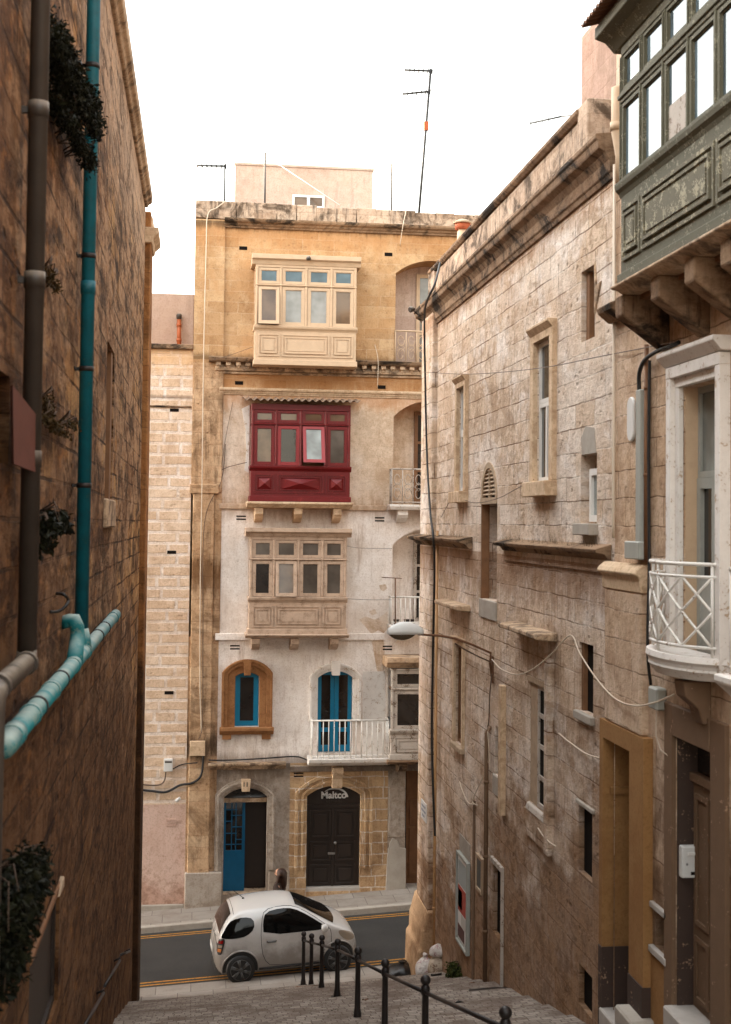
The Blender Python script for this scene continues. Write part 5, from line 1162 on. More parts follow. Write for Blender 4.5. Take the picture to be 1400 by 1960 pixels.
# ------------------------------------------------------------------ plants rooted in the left wall
def leaf_mat(name, c1, c2):
    n = NT(name); a = n.noise(n.pos(), 9.0, 3.0)
    return n.out(n.mix(n.step(a, .35, .65), c1, c2), .6, None, Specular_IOR_Level=.12)
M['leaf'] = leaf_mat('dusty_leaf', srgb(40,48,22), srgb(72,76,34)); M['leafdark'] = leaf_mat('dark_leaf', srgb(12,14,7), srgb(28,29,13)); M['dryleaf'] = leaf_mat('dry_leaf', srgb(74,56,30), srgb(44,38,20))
M['stem'] = plain('brown_stem', srgb(72,52,36), .8)
def plant(label, blobs, n, size, mat, fr, seed, stems=(), cat='plant', name='wall_plant'):
    """blobs: (u, v, w, radius u, radius v, radius w) on a wall frame; leaves spread through them, hanging"""
    rnd = random.Random(seed); c = blobs[0]
    t = thing(name, label, cat, fr.p(c[0], c[1], 0))
    mb = MB()
    tot = sum(b[3]*b[4] for b in blobs)
    for (u, v, w_, ru, rv, rw) in blobs:
        for _ in range(int(n*ru*rv/tot)):
            while True:
                a, b, d = rnd.uniform(-1, 1), rnd.uniform(-1, 1), rnd.uniform(-1, 1)
                if a*a+b*b+d*d < 1: break
            k = .6+.5*rnd.random()
            p = fr.p(u+a*ru*k, v+b*rv*k, max(.01, w_+d*rw*k)); s = size*rnd.uniform(.6, 1.3)
            dr = Vector((rnd.uniform(-1, 1), rnd.uniform(-1, 1), rnd.uniform(-1.2, .5))).normalized(); sd = dr.orthogonal().normalized(); sd = sd*cos(rnd.random()*6)+dr.cross(sd)*sin(rnd.random()*6)
            nn = dr.cross(sd).normalized()*s*.12
            mb.mesh([p, p+dr*s*.5+sd*s*.26+nn, p+dr*s, p+dr*s*.5-sd*s*.26+nn], [(0, 1, 2, 3)])
    mb.build('foliage', mat, t)
    mb = MB()
    for (u, v, w_, ru, rv, rw) in blobs:
        for _ in range(5):
            a = fr.p(u+rnd.uniform(-.2, .2)*ru, v+rv*.3, 0.0); e = fr.p(u+rnd.uniform(-1, 1)*ru, v+rnd.uniform(-1.1, .6)*rv, w_+rw*.5); mid = (a+e)/2+Vector((.05, 0, .08))
            mb.tube([a, mid, e], [.008, .005, .002], 5)
    for s in stems: mb.tube(s, .004, 5)
    mb.build('stem', M['stem'], t)
    return t
def lb(x, y, rx, ry, w=.12, rw=.12):
    u, v = LF.px(x, y, w); u2 = LF.px(x+rx, y, w)[0]; v2 = LF.px(x, y-ry, w)[1]; return (u, v, w, abs(u2-u), abs(v2-v), rw)
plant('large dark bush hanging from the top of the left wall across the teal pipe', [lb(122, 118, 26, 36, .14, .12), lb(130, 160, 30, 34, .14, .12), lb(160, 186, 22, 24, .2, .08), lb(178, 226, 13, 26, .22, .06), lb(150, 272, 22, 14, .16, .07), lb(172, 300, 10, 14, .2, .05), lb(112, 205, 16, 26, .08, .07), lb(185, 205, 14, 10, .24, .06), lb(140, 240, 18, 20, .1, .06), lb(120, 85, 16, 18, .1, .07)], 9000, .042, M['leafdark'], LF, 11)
plant('dry straggling growth halfway down the left wall between the two pipes', [lb(90, 790, 9, 26, .06, .05), lb(108, 818, 30, 8, .06, .05), lb(92, 768, 6, 16, .06, .04), lb(135, 812, 16, 6, .08, .05)], 800, .035, M['dryleaf'], LF, 12)
plant('small dry sprig under the upper bracket of the grey drainpipe', [lb(92, 520, 7, 9, .05, .04), lb(104, 545, 12, 5, .05, .04)], 220, .035, M['dryleaf'], LF, 13)
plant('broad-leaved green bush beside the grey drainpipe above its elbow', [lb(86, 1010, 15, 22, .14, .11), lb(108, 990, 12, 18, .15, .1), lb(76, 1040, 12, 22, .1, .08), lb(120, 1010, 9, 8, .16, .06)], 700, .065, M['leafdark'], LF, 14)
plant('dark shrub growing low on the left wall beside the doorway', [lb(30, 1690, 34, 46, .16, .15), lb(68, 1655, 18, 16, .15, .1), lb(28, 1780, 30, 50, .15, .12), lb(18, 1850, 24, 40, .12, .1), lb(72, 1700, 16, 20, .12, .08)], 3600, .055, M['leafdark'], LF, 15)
# ------------------------------------------------------------------ railing down the middle of the steps
def pr(x, y, w=0.02): return RF.p(*RF.px(x, y, w), w)
def pn(x, y, w=0.02): return NF.p(*NF.px(x, y, w), w)
def pf(x, y, w=0.02): return FF.p(*FF.px(x, y, w), w)
t = thing('stair_railing', 'black iron railing of ball-topped posts running down the middle of the steps', 'railing', (2.35, 17, zalley(2.35, 17)))
posts = []
for px_, ty, Y in ((582, 1783, 26.0), (597, 1787, 24.6), (617, 1790, 23.0), (647, 1797, 20.4), (686, 1813, 17.6), (738, 1836, 15.45), (815, 1867, 13.2), (968, 1927, 10.35), (1210, 2030, 7.6)):
    q = onY(px_, ty, Y); zb = zalley(q.x, Y)-.03; H = q.z-zb
    posts.append((Vector((q.x, Y, zb)), H))
    mb = MB(); c = Vector((q.x, Y, zb))
    mb.box(None, q.x-.085, q.x+.085, zb-.10, zb+.025, Y-.085, Y+.085)
    k = H-.10
    mb.lathe([(.062, .025), (.055, .05), (.048, .12), (.040, .16), (.036, k*.55), (.034, k-.10), (.046, k-.08), (.046, k-.02), (.036, k), (.030, k+.012), (.024, k+.02)], c, 14)
    mb.lathe([(.012, k+.0)] + [(.052*sin(pi*i/10)+.001, k+.052-.052*cos(pi*i/10)+.002) for i in range(1, 10)] + [(.004, k+.106)], c, 16)
    mb.build('post', M['blackiron'], t)
for (a, ha_), (b, hb_) in zip(posts, posts[1:]):
    mb = MB(); p0 = a+Vector((0, 0, ha_-.17)); p1 = b+Vector((0, 0, hb_-.17)); d = (p1-p0).normalized()*.04
    mb.tube([p0+d, p1-d], .021, 12); mb.build('rail', M['blackiron'], t)

# ------------------------------------------------------------------ small white car parked at the mouth of the alley
def car():
    HEAD = radians(4.0); zc = -9.48
    n = NT('pearl_white_car_paint'); P = n.obj(); z_ = n.xyz(P)[2]
    dn = n.noise(P, 3.0, 8.0, .65)
    dm = n.step(n.math('ADD', n.math('MULTIPLY', z_, -1.6), n.math('MULTIPLY', dn, 1.6)), -.75, .25)   # road dirt and the dark street's reflection, both painted low on the sides
    paint_ = n.out(n.mix(n.math('MULTIPLY', dm, .75), srgb(196,192,188), srgb(104,91,80)), n.math('ADD', .22, n.math('MULTIPLY', dm, .3)), None, Coat_Weight=.6, Coat_Roughness=.05)
    cg = plain('tinted_car_glass', srgb(12,12,12), .05, spec=.25); trim = plain('black_car_plastic', srgb(30,28,27), .55)
    chrome = plain('alloy', srgb(92,90,88), .4, metal=.6); redl = plain('red_tail_lens', srgb(120,14,12), .15); lens = plain('clear_lens', srgb(150,136,120), .12); orl = plain('amber_lens', srgb(200,120,60), .15)
    t = thing('parked_car', 'small white hatchback parked across the foot of the steps, rear three-quarters on', 'car', (1.92, 27.98, zc+.124))
    root = Vector((1.92, 27.98, zc+.124))
    def interp(tab, x):
        if x <= tab[0][0]: return tab[0][1]
        for i in range(len(tab)-1):
            if x <= tab[i+1][0]:
                x0, y0 = tab[i]; x1, y1 = tab[i+1]; s = (x-x0)/(x1-x0)
                m0 = (y1-tab[i-1][1])/(x1-tab[i-1][0]) if i > 0 else (y1-y0)/(x1-x0)
                m1 = (tab[i+2][1]-y0)/(tab[i+2][0]-x0) if i+2 < len(tab) else (y1-y0)/(x1-x0)
                h = x1-x0; return (2*s**3-3*s*s+1)*y0+(s**3-2*s*s+s)*h*m0+(-2*s**3+3*s*s)*y1+(s**3-s*s)*h*m1
        return tab[-1][1]
    ZT = [(-1.49,.62),(-1.46,.80),(-1.41,.98),(-1.28,1.26),(-1.13,1.41),(-.9,1.475),(-.45,1.505),(0,1.49),(.25,1.42),(.6,1.225),(.95,1.02),(1.15,.93),(1.32,.83),(1.43,.68),(1.49,.50)]
    ZB = [(-1.49,.38),(-1.40,.24),(-1.2,.20),(1.2,.20),(1.4,.22),(1.49,.30)]
    HW = [(-1.49,.52),(-1.46,.64),(-1.36,.76),(-1.15,.825),(-.8,.84),(0,.835),(.8,.84),(1.1,.815),(1.3,.74),(1.42,.62),(1.49,.46)]
    def shoulder(x): return min(.90, interp(ZT, x)-.16)
    def ysurf(x, z):
        zt, zb, hw, zs = interp(ZT, x), interp(ZB, x), interp(HW, x), shoulder(x)
        if z <= zs:
            g = (z-zb)/max(.05, zs-zb); tuck = .07*max(0, 1-g*1.8)**2+.025*max(0, g-.55)
            return hw-tuck
        s = min(1.0, (z-zs)/(zt-zs)); top = max(0.0, (zt-.95)/.5); return (hw-.011-.15*min(1, top)*s**1.15)*max(0.0, 1-s**7)**.40
    def W(x, y, z):
        return root + Vector((x*cos(HEAD)-y*sin(HEAD), x*sin(HEAD)+y*cos(HEAD), z+.052*x))
    class L:     # frame wrapper
        pass
    NS = 56; xs = [-1.49+2.98*i/(NS-1) for i in range(NS)]
    prof = []
    for x in xs:
        zt, zb, zs = interp(ZT, x), interp(ZB, x), shoulder(x)
        row = [(0.0, zb)] + [(ysurf(x, zb+(zs-zb)*q), zb+(zs-zb)*q) for q in (0, .12, .28, .45, .65, .85, 1)] + [(ysurf(x, zs+(zt-zs)*q), zs+(zt-zs)*q) for q in (.15, .35, .55, .72, .85, .93, .975, .995)] + [(0.0, zt+.004)]
        prof.append(row)
    mb = MB(); m = len(prof[0]); vs = []
    for x, row in zip(xs, prof):
        vs += [W(x, y, z) for y, z in row] + [W(x, -y, z) for y, z in row[-2:0:-1]]
    k = 2*m-2
    mb.mesh(vs, [(i*k+j, i*k+(j+1) % k, (i+1)*k+(j+1) % k, (i+1)*k+j) for i in range(NS-1) for j in range(k)], 0, True)
    mb.face([vs[j] for j in range(k)]); mb.face([vs[(NS-1)*k+j] for j in range(k)])
    body = mb.build('body', paint_, t)
    def patch(poly, side, off, mat, name, parent, n=5, label=None):
        """a panel lying on the car's flank, outline poly in (x, z)"""
        c = (sum(p[0] for p in poly)/len(poly), sum(p[1] for p in poly)/len(poly))
        P_ = []
        for a, b in zip(poly, poly[1:]+poly[:1]):
            for i in range(5): P_.append((a[0]+(b[0]-a[0])*i/5, a[1]+(b[1]-a[1])*i/5))
        mb = MB(); rings = []
        for q in range(n+1):
            f = 1-q/n; rings.append([W(c[0]+(x-c[0])*f, side*(ysurf(c[0]+(x-c[0])*f, c[1]+(z-c[1])*f)+off), c[1]+(z-c[1])*f) for x, z in P_])
        N_ = len(P_); v = [p for r in rings for p in r]
        mb.mesh(v, [(i*N_+j, i*N_+(j+1) % N_, (i+1)*N_+(j+1) % N_, (i+1)*N_+j) for i in range(n) for j in range(N_)], 0, True)
        return mb.build(name, mat, parent, label=label)
    def smooth(poly, it=2):
        for _ in range(it):
            q = []
            for a, b in zip(poly, poly[1:]+poly[:1]): q += [(a[0]*.75+b[0]*.25, a[1]*.75+b[1]*.25), (a[0]*.25+b[0]*.75, a[1]*.25+b[1]*.75)]
            poly = q
        return poly
    def topz(x, y):
        zt, zs = interp(ZT, x), shoulder(x); lo, hi = zs, zt
        if y < .02: return zt
        for _ in range(30):
            md_ = (lo+hi)/2
            if ysurf(x, md_) > y: lo = md_
            else: hi = md_
        return lo
    def topsheet(x0, x1, y0, y1, off, mat, name, parent, bow=0.0):
        mb = MB(); NX, NY = 14, 16; v = []
        for i in range(NX+1):
            s = i/NX; hw_ = y0+(y1-y0)*s
            for j in range(NY+1):
                y = -hw_+2*hw_*j/NY; x = x0+(x1-x0)*s+bow*s*(1-(y/hw_)**2)
                v.append(W(x+off*.6*(1 if x1 > x0 else -1), y, topz(x, abs(y))+off))
        mb.mesh(v, [(i*(NY+1)+j, i*(NY+1)+j+1, (i+1)*(NY+1)+j+1, (i+1)*(NY+1)+j) for i in range(NX) for j in range(NY)], 0, True)
        return mb.build(name, mat, parent)
    topsheet(.16, .93, .50, .70, .006, cg, 'windscreen', t, bow=.10)
    topsheet(-1.17, -1.40, .52, .60, .006, cg, 'rear_window', t)
    for s in (1, -1):
        win = smooth([(-.52,.93),(-.53,1.20),(-.47,1.36),(-.15,1.40),(.12,1.37),(.42,1.22),(.80,.975),(.86,.93)], 1)
        quart = smooth([(-.86,.95),(-.70,1.08),(-.72,1.27),(-.92,1.31),(-1.16,1.27),(-1.27,1.16),(-1.38,.97),(-1.36,.93),(-1.10,.92)], 1)
        door = [(-.56,1.22),(-.50,1.40),(-.15,1.435),(.14,1.405),(.46,1.24),(.86,.97),(.90,.80),(.88,.42),(.80,.28),(-.34,.28),(-.52,.46),(-.58,.85)]
        dr = patch(smooth(door, 1), s, .0015, trim, 'door_gap', t, n=8)
        big = [(x*.985+.002, z*.985+.013) for x, z in smooth(door, 1)]
        dd = patch(big, s, .004, paint_, 'door', t, n=9)
        patch(win, s, .008, cg, 'side_window', dd); patch(quart, s, .006, cg, 'quarter_window', t)
        h = MB(); q = [W(x, s*(ysurf(x, .80)+d), .80) for x, d in ((-.44, 0), (-.43, .03), (-.27, .03), (-.26, 0))]; h.tube(q, .017, 8); h.build('door_handle', chrome, dd)
        mi = MB(); c = W(.72, s*(ysurf(.72, .97)+.10), .99); e = W(.72, s*ysurf(.72, .95), .95); mi.tube([e, c], .02, 8)
        ax = (W(1, 0, 0)-W(0, 0, 0)).normalized(); mi.lathe([(.001, -.06), (.06, -.05), (.085, -.01), (.08, .04), (.05, .075), (.001, .085)], c, 16, axis=ax); mi.build('mirror', paint_, t)
        tl = patch(smooth([(-1.455,.90),(-1.36,.93),(-1.29,.92),(-1.335,.72),(-1.37,.60),(-1.46,.60)], 1), s, .010, trim, 'tail_light', t)
        patch([(-1.425,.88),(-1.33,.90),(-1.345,.83),(-1.43,.82)], s, .016, redl, 'tail_lens', tl); patch([(-1.435,.795),(-1.355,.80),(-1.365,.745),(-1.44,.74)], s, .016, lens, 'tail_lens', tl); patch([(-1.44,.72),(-1.37,.725),(-1.385,.66),(-1.445,.655)], s, .016, orl, 'tail_lens', tl)
        hl = patch(smooth([(1.02,.88),(1.16,.865),(1.33,.79),(1.42,.66),(1.36,.62),(1.20,.66),(1.08,.76)], 2), s, .008, lens, 'headlight', t)
        for xw in (-.98, 1.02):
            wy = s*.70; cc = W(xw, wy, .295); ya = (W(0, s, 0)-W(0, 0, 0)).normalized()
            ar = MB(); R0 = .355
            ring_o = [(xw+R0*cos(a), .30+R0*sin(a)) for a in [radians(-12+204*i/24) for i in range(25)]]
            ring_i = [(xw+.02*cos(a), .30+.02*sin(a)) for a in [radians(-12+204*i/24) for i in range(25)]]
            vv = []
            for f in (1.0, .8, .55, .3, .05): vv += [W(xw+(x-xw)*f, s*(ysurf(xw+(x-xw)*f, max(.21, .30+(z-.30)*f))+.004), .30+(z-.30)*f) for x, z in ring_o]
            ar.mesh(vv, [(i*25+j, i*25+j+1, (i+1)*25+j+1, (i+1)*25+j) for i in range(4) for j in range(24)], 0, True); ar.build('wheel_arch', M['black'], t)
            lp_ = MB(); lp_.tube([W(x, s*(ysurf(x, max(.21, z))+.004), z) for x, z in [(xw+.37*cos(a), .30+.37*sin(a)) for a in [radians(-14+208*i/24) for i in range(25)]]], .016, 6); lp_.build('arch_lip', paint_, t)
            tw = MB(); tw.lathe([(.18, -.10), (.27, -.10), (.293, -.06), (.295, .0), (.293, .145), (.275, .172), (.20, .178)], cc, 32, axis=ya); wo = tw.build('wheel', M['black'], t)
            rm = MB(); rm.lathe([(.205, .150), (.215, .182), (.195, .176), (.190, .135), (.02, .130)], cc, 28, axis=ya)
            e1 = ya.cross(Vector((0, 0, 1))).normalized(); e2 = Vector((0, 0, 1))
            for q in range(6):
                a = 2*pi*q/6+.3
                for da in (-.10, .10):
                    d0 = e1*cos(a+da*1.5)+e2*sin(a+da*1.5); d1_ = e1*cos(a+da)+e2*sin(a+da); rm.tube([cc+ya*.172+d0*.035, cc+ya*.185+d1_*.20], .018, 6)
            rm.lathe([(.05, .15), (.05, .188), (.02, .192)], cc, 14, axis=ya); rm.build('rim', chrome, wo)
    bp = MB(); v = []
    for i in range(13):
        y = -.5+1.0*i/12; v += [W(-1.497+.10*abs(y)**3*2, y, .36), W(-1.500+.10*abs(y)**3*2, y, .24)]
    bp.mesh(v, [(2*i, 2*i+2, 2*i+3, 2*i+1) for i in range(12)], 0); bp.build('rear_valance', trim, t)
    pl = MB(); v = [W(-1.505, y, z) for y, z in ((-.26, .52), (.26, .52), (.26, .63), (-.26, .63))]; v2 = [p-(W(.012, 0, 0)-W(0, 0, 0)) for p in v]
    pl.mesh(v+v2, [(0,1,2,3), (4,5,6,7), (0,1,5,4), (2,3,7,6), (1,2,6,5), (0,3,7,4)]); pl.build('number_plate', M['whitepl'], t)
    an = MB(); b0 = W(-.86, 0, 1.48); an.lathe([(.03, 0), (.02, .02), (.01, .03)], b0, 10); an.tube([b0+Vector((0, 0, .02)), W(-1.08, 0, 1.68)], .006, 6); an.build('antenna', M['black'], t)
    mb = MB(); mb.tube([W(x, -ysurf(x, .33)-.001, .26) for x in [-.6+1.25*i/12 for i in range(13)]], .022, 6); mb.build('sill', trim, t)
    sm = MB(); sm.tube([W(-1.12, y, topz(-1.12, abs(y))+.002) for y in [-.58+1.16*i/16 for i in range(17)]], .006, 5); sm.build('roof_seam', trim, t)
car()

# ------------------------------------------------------------------ woman walking past behind the car
def skinmesh(name, verts, edges, radii, mat, parent, off, sub=2, label=None):
    me = bpy.data.meshes.new(name); me.from_pydata([Vector(v)-OFF[parent.name] for v in verts], edges, [])
    me.materials.append(mat)
    o = bpy.data.objects.new(name, me); COL.objects.link(o); o.parent = parent; OFF[o.name] = OFF[parent.name]
    o.modifiers.new('skin', 'SKIN').use_smooth_shade = True
    sv = me.skin_vertices[0].data
    for i, r in enumerate(radii): sv[i].radius = (r, r) if not isinstance(r, tuple) else r
    sv[0].use_root = True
    s = o.modifiers.new('sub', 'SUBSURF'); s.levels = sub; s.render_levels = sub
    for p in me.polygons: p.use_smooth = True
    if label: o['label'] = label
    return o
def person():
    base = Vector((1.93, 29.55, zroad(1.93, 0)))
    t = thing('person', 'long-haired person in a dark brown jacket, walking behind the white car', 'person', base)
    M['skin'] = plain('skin', srgb(190,140,112), .55); M['hair'] = paint('auburn_hair', srgb(58,34,21), .5, var=.6, scale=14, bump=.6)
    M['jacket'] = paint('dark_brown_jacket', srgb(62,46,38), .8, var=.3); M['jeans'] = paint('dark_jeans', srgb(44,48,58), .85, var=.3)
    yaw = radians(150)     # facing left and a little towards the camera
    c, s_ = cos(yaw), sin(yaw)
    def W(f, l, z): return base + Vector((f*c - l*s_, f*s_ + l*c, z))
    V_, E_, R_ = [], [], []
    def add(p, r, prev=None):
        V_.append(W(*p)); R_.append(r)
        if prev is not None: E_.append((prev, len(V_)-1))
        return len(V_)-1
    hip = add((0, 0, .93), (.15, .12)); wst = add((0, 0, 1.08), (.125, .095), hip); ch = add((.01, 0, 1.28), (.155, .105), wst); nk0 = add((0, 0, 1.42), (.075, .065), ch); nk = add((.01, 0, 1.49), .052, nk0); hd0 = add((.02, 0, 1.56), .075, nk); hd1 = add((.02, 0, 1.64), .092, hd0); hd2 = add((.005, 0, 1.72), .068, hd1)
    arms = []
    for sd in (1, -1):
        sh = add((0, sd*.165, 1.38), .058, ch); el = add((-.06*sd-.02, sd*.23, 1.10), .043, sh); wr = add((.08-.10*sd, sd*.23, .88), .028, el); pm = add((.11-.11*sd, sd*.225, .81), (.038, .022), wr)
        for q in range(4): f0 = add((.125-.115*sd, sd*.225+(q-1.5)*.019, .755), .0095, pm); f1 = add((.118-.115*sd, sd*.222+(q-1.5)*.018, .715-.006*(q in (1, 2))), .0085, f0); add((.105-.115*sd, sd*.219+(q-1.5)*.016, .69-.008*(q in (1, 2))), .007, f1)
        th = add((.14-.115*sd, sd*.20, .80), .011, pm); add((.155-.115*sd, sd*.195, .765), .009, th)
        hp = add((0, sd*.09, .86), .10, hip); kn = add((.10*sd, sd*.095, .49), .062, hp); an = add((.10*sd-.12*(sd < 0), sd*.095, .09), .042, kn); add((.10*sd-.12*(sd < 0)+.13, sd*.10, .04), (.04, .03), an)
    body = skinmesh('body', V_, E_, R_, M['skin'], t, None)
    def sub(name, pts, rad, edges, mat, label=None): return skinmesh(name, [W(*p) for p in pts], edges, rad, mat, body, None, label=label)
    sub('jacket', [(0, 0, .86), (0, 0, 1.06), (.01, 0, 1.28), (0, 0, 1.41), (0, .17, 1.385), (-.08, .235, 1.10), (-.02, .235, .91), (0, -.17, 1.385), (.04, -.235, 1.10), (.18, -.235, .91)],
        [(.175, .145), (.155, .12), (.178, .128), (.10, .09), .075, .060, .046, .075, .060, .046], [(0, 1), (1, 2), (2, 3), (2, 4), (4, 5), (5, 6), (2, 7), (7, 8), (8, 9)], M['jacket'], 'dark brown jacket')
    sub('trousers', [(0, 0, .95), (0, .09, .86), (.10, .095, .49), (.10, .095, .12), (0, -.09, .86), (-.10, -.095, .49), (-.22, -.095, .12)], [(.16, .13), .112, .074, .060, .112, .074, .060], [(0, 1), (1, 2), (2, 3), (0, 4), (4, 5), (5, 6)], M['jeans'])
    sub('hair', [(-.03, 0, 1.745), (-.05, 0, 1.66), (-.085, 0, 1.54), (-.10, .0, 1.40), (-.10, .01, 1.28), (-.03, .075, 1.60), (-.015, .095, 1.48), (.0, .10, 1.36), (-.03, -.075, 1.60), (-.015, -.095, 1.48), (.0, -.10, 1.36)],
        [.085, .108, .098, .085, .06, .06, .05, .034, .06, .05, .034], [(0, 1), (1, 2), (2, 3), (3, 4), (1, 5), (5, 6), (6, 7), (1, 8), (8, 9), (9, 10)], M['hair'], 'long auburn hair')
    f = MB(); f.lathe([(.002, -.03), (.012, -.028), (.018, -.006), (.010, .02), (.002, .03)], W(.112, 0, 1.615), 10, axis=(0, 0, 1)); f.build('nose', M['skin'], body)
    for sd in (1, -1):
        e = MB(); e.lathe([(.002, -.011), (.012, -.004), (.012, .004), (.002, .011)], W(.098, sd*.034, 1.645), 10, axis=(W(1, 0, 0)-W(0, 0, 0))); e.build('eye', M['dark'], body)
    m_ = MB(); m_.tube([W(.094, -.024, 1.565), W(.103, 0, 1.564), W(.094, .024, 1.565)], .006, 6); m_.build('mouth', M['terracotta'], body)
person()

# ------------------------------------------------------------------ street lamp on the right wall
def lamp():
    wq = RF.px(942, 1268, .02); Y = wq[0]
    A = RF.p(Y, wq[1], .02); e = onY(812, 1214, Y); mid = onY(872, 1222, Y); up_ = onY(940, 1250, Y)
    t = thing('street_lamp', 'pale street lamp on a long curved bracket reaching out from the right wall', 'street lamp', A)
    mb = MB(); mb.tube([A+Vector((0, 0, -.22)), A+Vector((-.03, 0, -.02)), up_, up_+(mid-up_)*.5+Vector((0, 0, .012)), mid, mid+(e-mid)*.5+Vector((0, 0, .01)), e+Vector((-.1, 0, 0))], .019, 10); mb.build('arm', M['rust'], t)
    mb = MB(); mb.box(RF, Y-.05, Y+.05, wq[1]-.32, wq[1]+.10, 0, .02); mb.build('wall_plate', M['rust'], t, bevel=.004)
    x1 = onY(811, 1210, Y).x; x0 = onY(742, 1210, Y).x; zt_ = onY(780, 1190, Y).z; zm = onY(780, 1214, Y).z; zb = onY(780, 1223, Y).z
    n = 16; L_ = x1-x0; rows = []
    for i in range(n+1):
        s = i/n; w_ = .125*max(.03, sin(pi*min(1, s*.9+.08)))**.5*(1-.35*s); h = (zt_-zm)*max(.05, sin(pi*(s*.78+.12)))**.8
        rows.append([Vector((x0+L_*s, Y+w_*cos(a), zm+h*max(0, sin(a)) if True else 0)) for a in [pi*j/10 for j in range(11)]])
    mb = MB(); v = [p for r in rows for p in r]
    mb.mesh(v, [(i*11+j, i*11+j+1, (i+1)*11+j+1, (i+1)*11+j) for i in range(n) for j in range(10)], 0, True)
    mb.face(rows[0]); mb.face(rows[-1]); mb.face([r[0] for r in rows]+[r[-1] for r in rows[::-1]])
    hd = mb.build('lamp_head', M['whitepl'], t)
    mb = MB(); rows = []
    for i in range(11):
        s = i/10; w_ = .10*max(.05, sin(pi*min(1, s*.9+.07)))**.5; h = (zm-zb+.02)*max(.05, sin(pi*s))**.6
        rows.append([Vector((x0+.03+L_*.70*s, Y+w_*cos(a), zm-.002-h*sin(a))) for a in [pi*j/8 for j in range(9)]])
    v = [p for r in rows for p in r]; mb.mesh(v, [(i*9+j, i*9+j+1, (i+1)*9+j+1, (i+1)*9+j) for i in range(10) for j in range(8)], 0, True); mb.face(rows[0]); mb.face(rows[-1])
    mb.build('lamp_glass', plain('dirty_lamp_bowl', srgb(88,74,58), .25), hd)
    return Y
YLAMP = lamp()
# ------------------------------------------------------------------ rubbish and scraps by the corner
def bag(name, label, c, r, h, mat, seed, lean=(0, 0), neck=True, cat='rubbish bag', group=None):
    rnd = random.Random(seed); t = MB(); n = 22; prof = [(.55, 0), (.92, .08), (1.05, .25), (1.0, .48), (.80, .70), (.45, .86), (.18, .93)] + ([(.16, .96), (.30, 1.06), (.22, 1.10)] if neck else [(.05, .97)])
    ph = [rnd.uniform(0, 6.3) for _ in range(8)]
    vs = []
    for i, (k, z) in enumerate(prof):
        for j in range(n):
            a = 2*pi*j/n; q = 1+.10*sin(3*a+ph[0]+z*4)+.06*sin(5*a+ph[1]-z*7)+.05*sin(9*a+ph[2]+z*11)
            vs.append((c[0]+r*k*q*cos(a)+lean[0]*z*h, c[1]+r*k*q*sin(a)+lean[1]*z*h, c[2]+z*h*(1+.04*sin(2*a+ph[3]))))
    t.mesh(vs, [(i*n+j, i*n+(j+1) % n, (i+1)*n+(j+1) % n, (i+1)*n+j) for i in range(len(prof)-1) for j in range(n)], 0, True)
    t.face(vs[:n]); t.face(vs[-n:])
    return tag(t.build(name, mat, subsurf=1), label, cat, group)
nb = NT('crumpled_white_bag'); P = nb.pos(); a_ = nb.noise(P, 9.0, 6.0, .6, 1.5)
M['bag'] = nb.out(nb.mix(nb.step(a_, .55, .62), srgb(206,196,188), srgb(168,128,128)), .35, nb.bump(a_, 1.0, .05))
M['bag2'] = nb_ = paint('dirty_white_sack', srgb(186,168,148), .6, chip=srgb(120,96,76), chip_amt=.4, var=.5, bump=.8)
M['blackbag'] = paint('black_bin_bag', srgb(26,24,23), .3, var=.3, bump=.9)
def gpt(px_, Y): q = onY(px_, 1850, Y); return Vector((q.x, Y, zalley(q.x, Y)-.02))
p = gpt(814, 24.75); bag('rubbish_bag', 'tied white plastic bag with pinkish print slumped at the corner pedestal', p, .20, .40, M['bag'], 3, (.02, .0))
p = gpt(838, 24.45); bag('rubbish_bag', 'dirty cream sack of rubbish standing against the wall beneath the tan pipe', p, .19, .42, M['bag2'], 8, (.0, .0), neck=False)
p2 = p+Vector((0, 0, .36)); bag('rubbish_bag', 'small crumpled white bag perched on top of the dirty cream sack', p2, .15, .24, M['bag'], 5, (0, 0), neck=False)
p = gpt(768, 26.3); bag('bin_bag', 'black bin bag lying on the ground at the foot of the corner pedestal', p, .32, .28, M['blackbag'], 9, (.1, 0), neck=True)
# paper scraps, plank, grating
def scrap(name, label, px_, Y, sx, sy, mat, rot, cat, th=.012, group=None):
    q = onY(px_, 1850, Y); z = lambda x, y: zalley(x, y)-.012
    mb = MB(); a = [(q.x+ux*cos(rot)-uy*sin(rot), Y+ux*sin(rot)+uy*cos(rot)) for ux, uy in ((-sx, -sy), (sx, -sy*.8), (sx*.9, sy), (-sx*.8, sy*.9))]
    v = [Vector((x, y, z(x, y)+.0)) for x, y in a]; u_ = [p_+Vector((0, 0, th+.02*(i % 2))) for i, p_ in enumerate(v)]
    mb.mesh(v+u_, [(0,1,2,3), (4,5,6,7), (0,1,5,4), (1,2,6,5), (2,3,7,6), (3,0,4,7)]); return tag(mb.build(name, mat), label, cat, group)
scrap('dead_branch', 'curled dark scrap lying in front of the bags by the wall', 835, 23.6, .10, .05, M['black'], .4, 'scrap', .05)
scrap('iron_grating', 'dark iron drain grating let into the steps against the right wall', 945, 19.3, .42, .16, M['blackiron'], .1, 'grating', .015)
scrap('broken_board', 'thin brown board lying across the steps near the fence posts', 590, 24.0, .26, .05, M['wood'], .15, 'board', .03)
for i, (px_, Y) in enumerate(((765, 25.6), (700, 19.5), (880, 18.2), (1000, 16.6), (640, 18.6), (905, 20.5))):
    scrap('litter', 'small dark scrap of litter lying on the steps', px_, Y, .05, .035, M['rust'] if i % 2 else M['black'], i*1.1, 'litter', .015, group='scraps of litter on the steps')
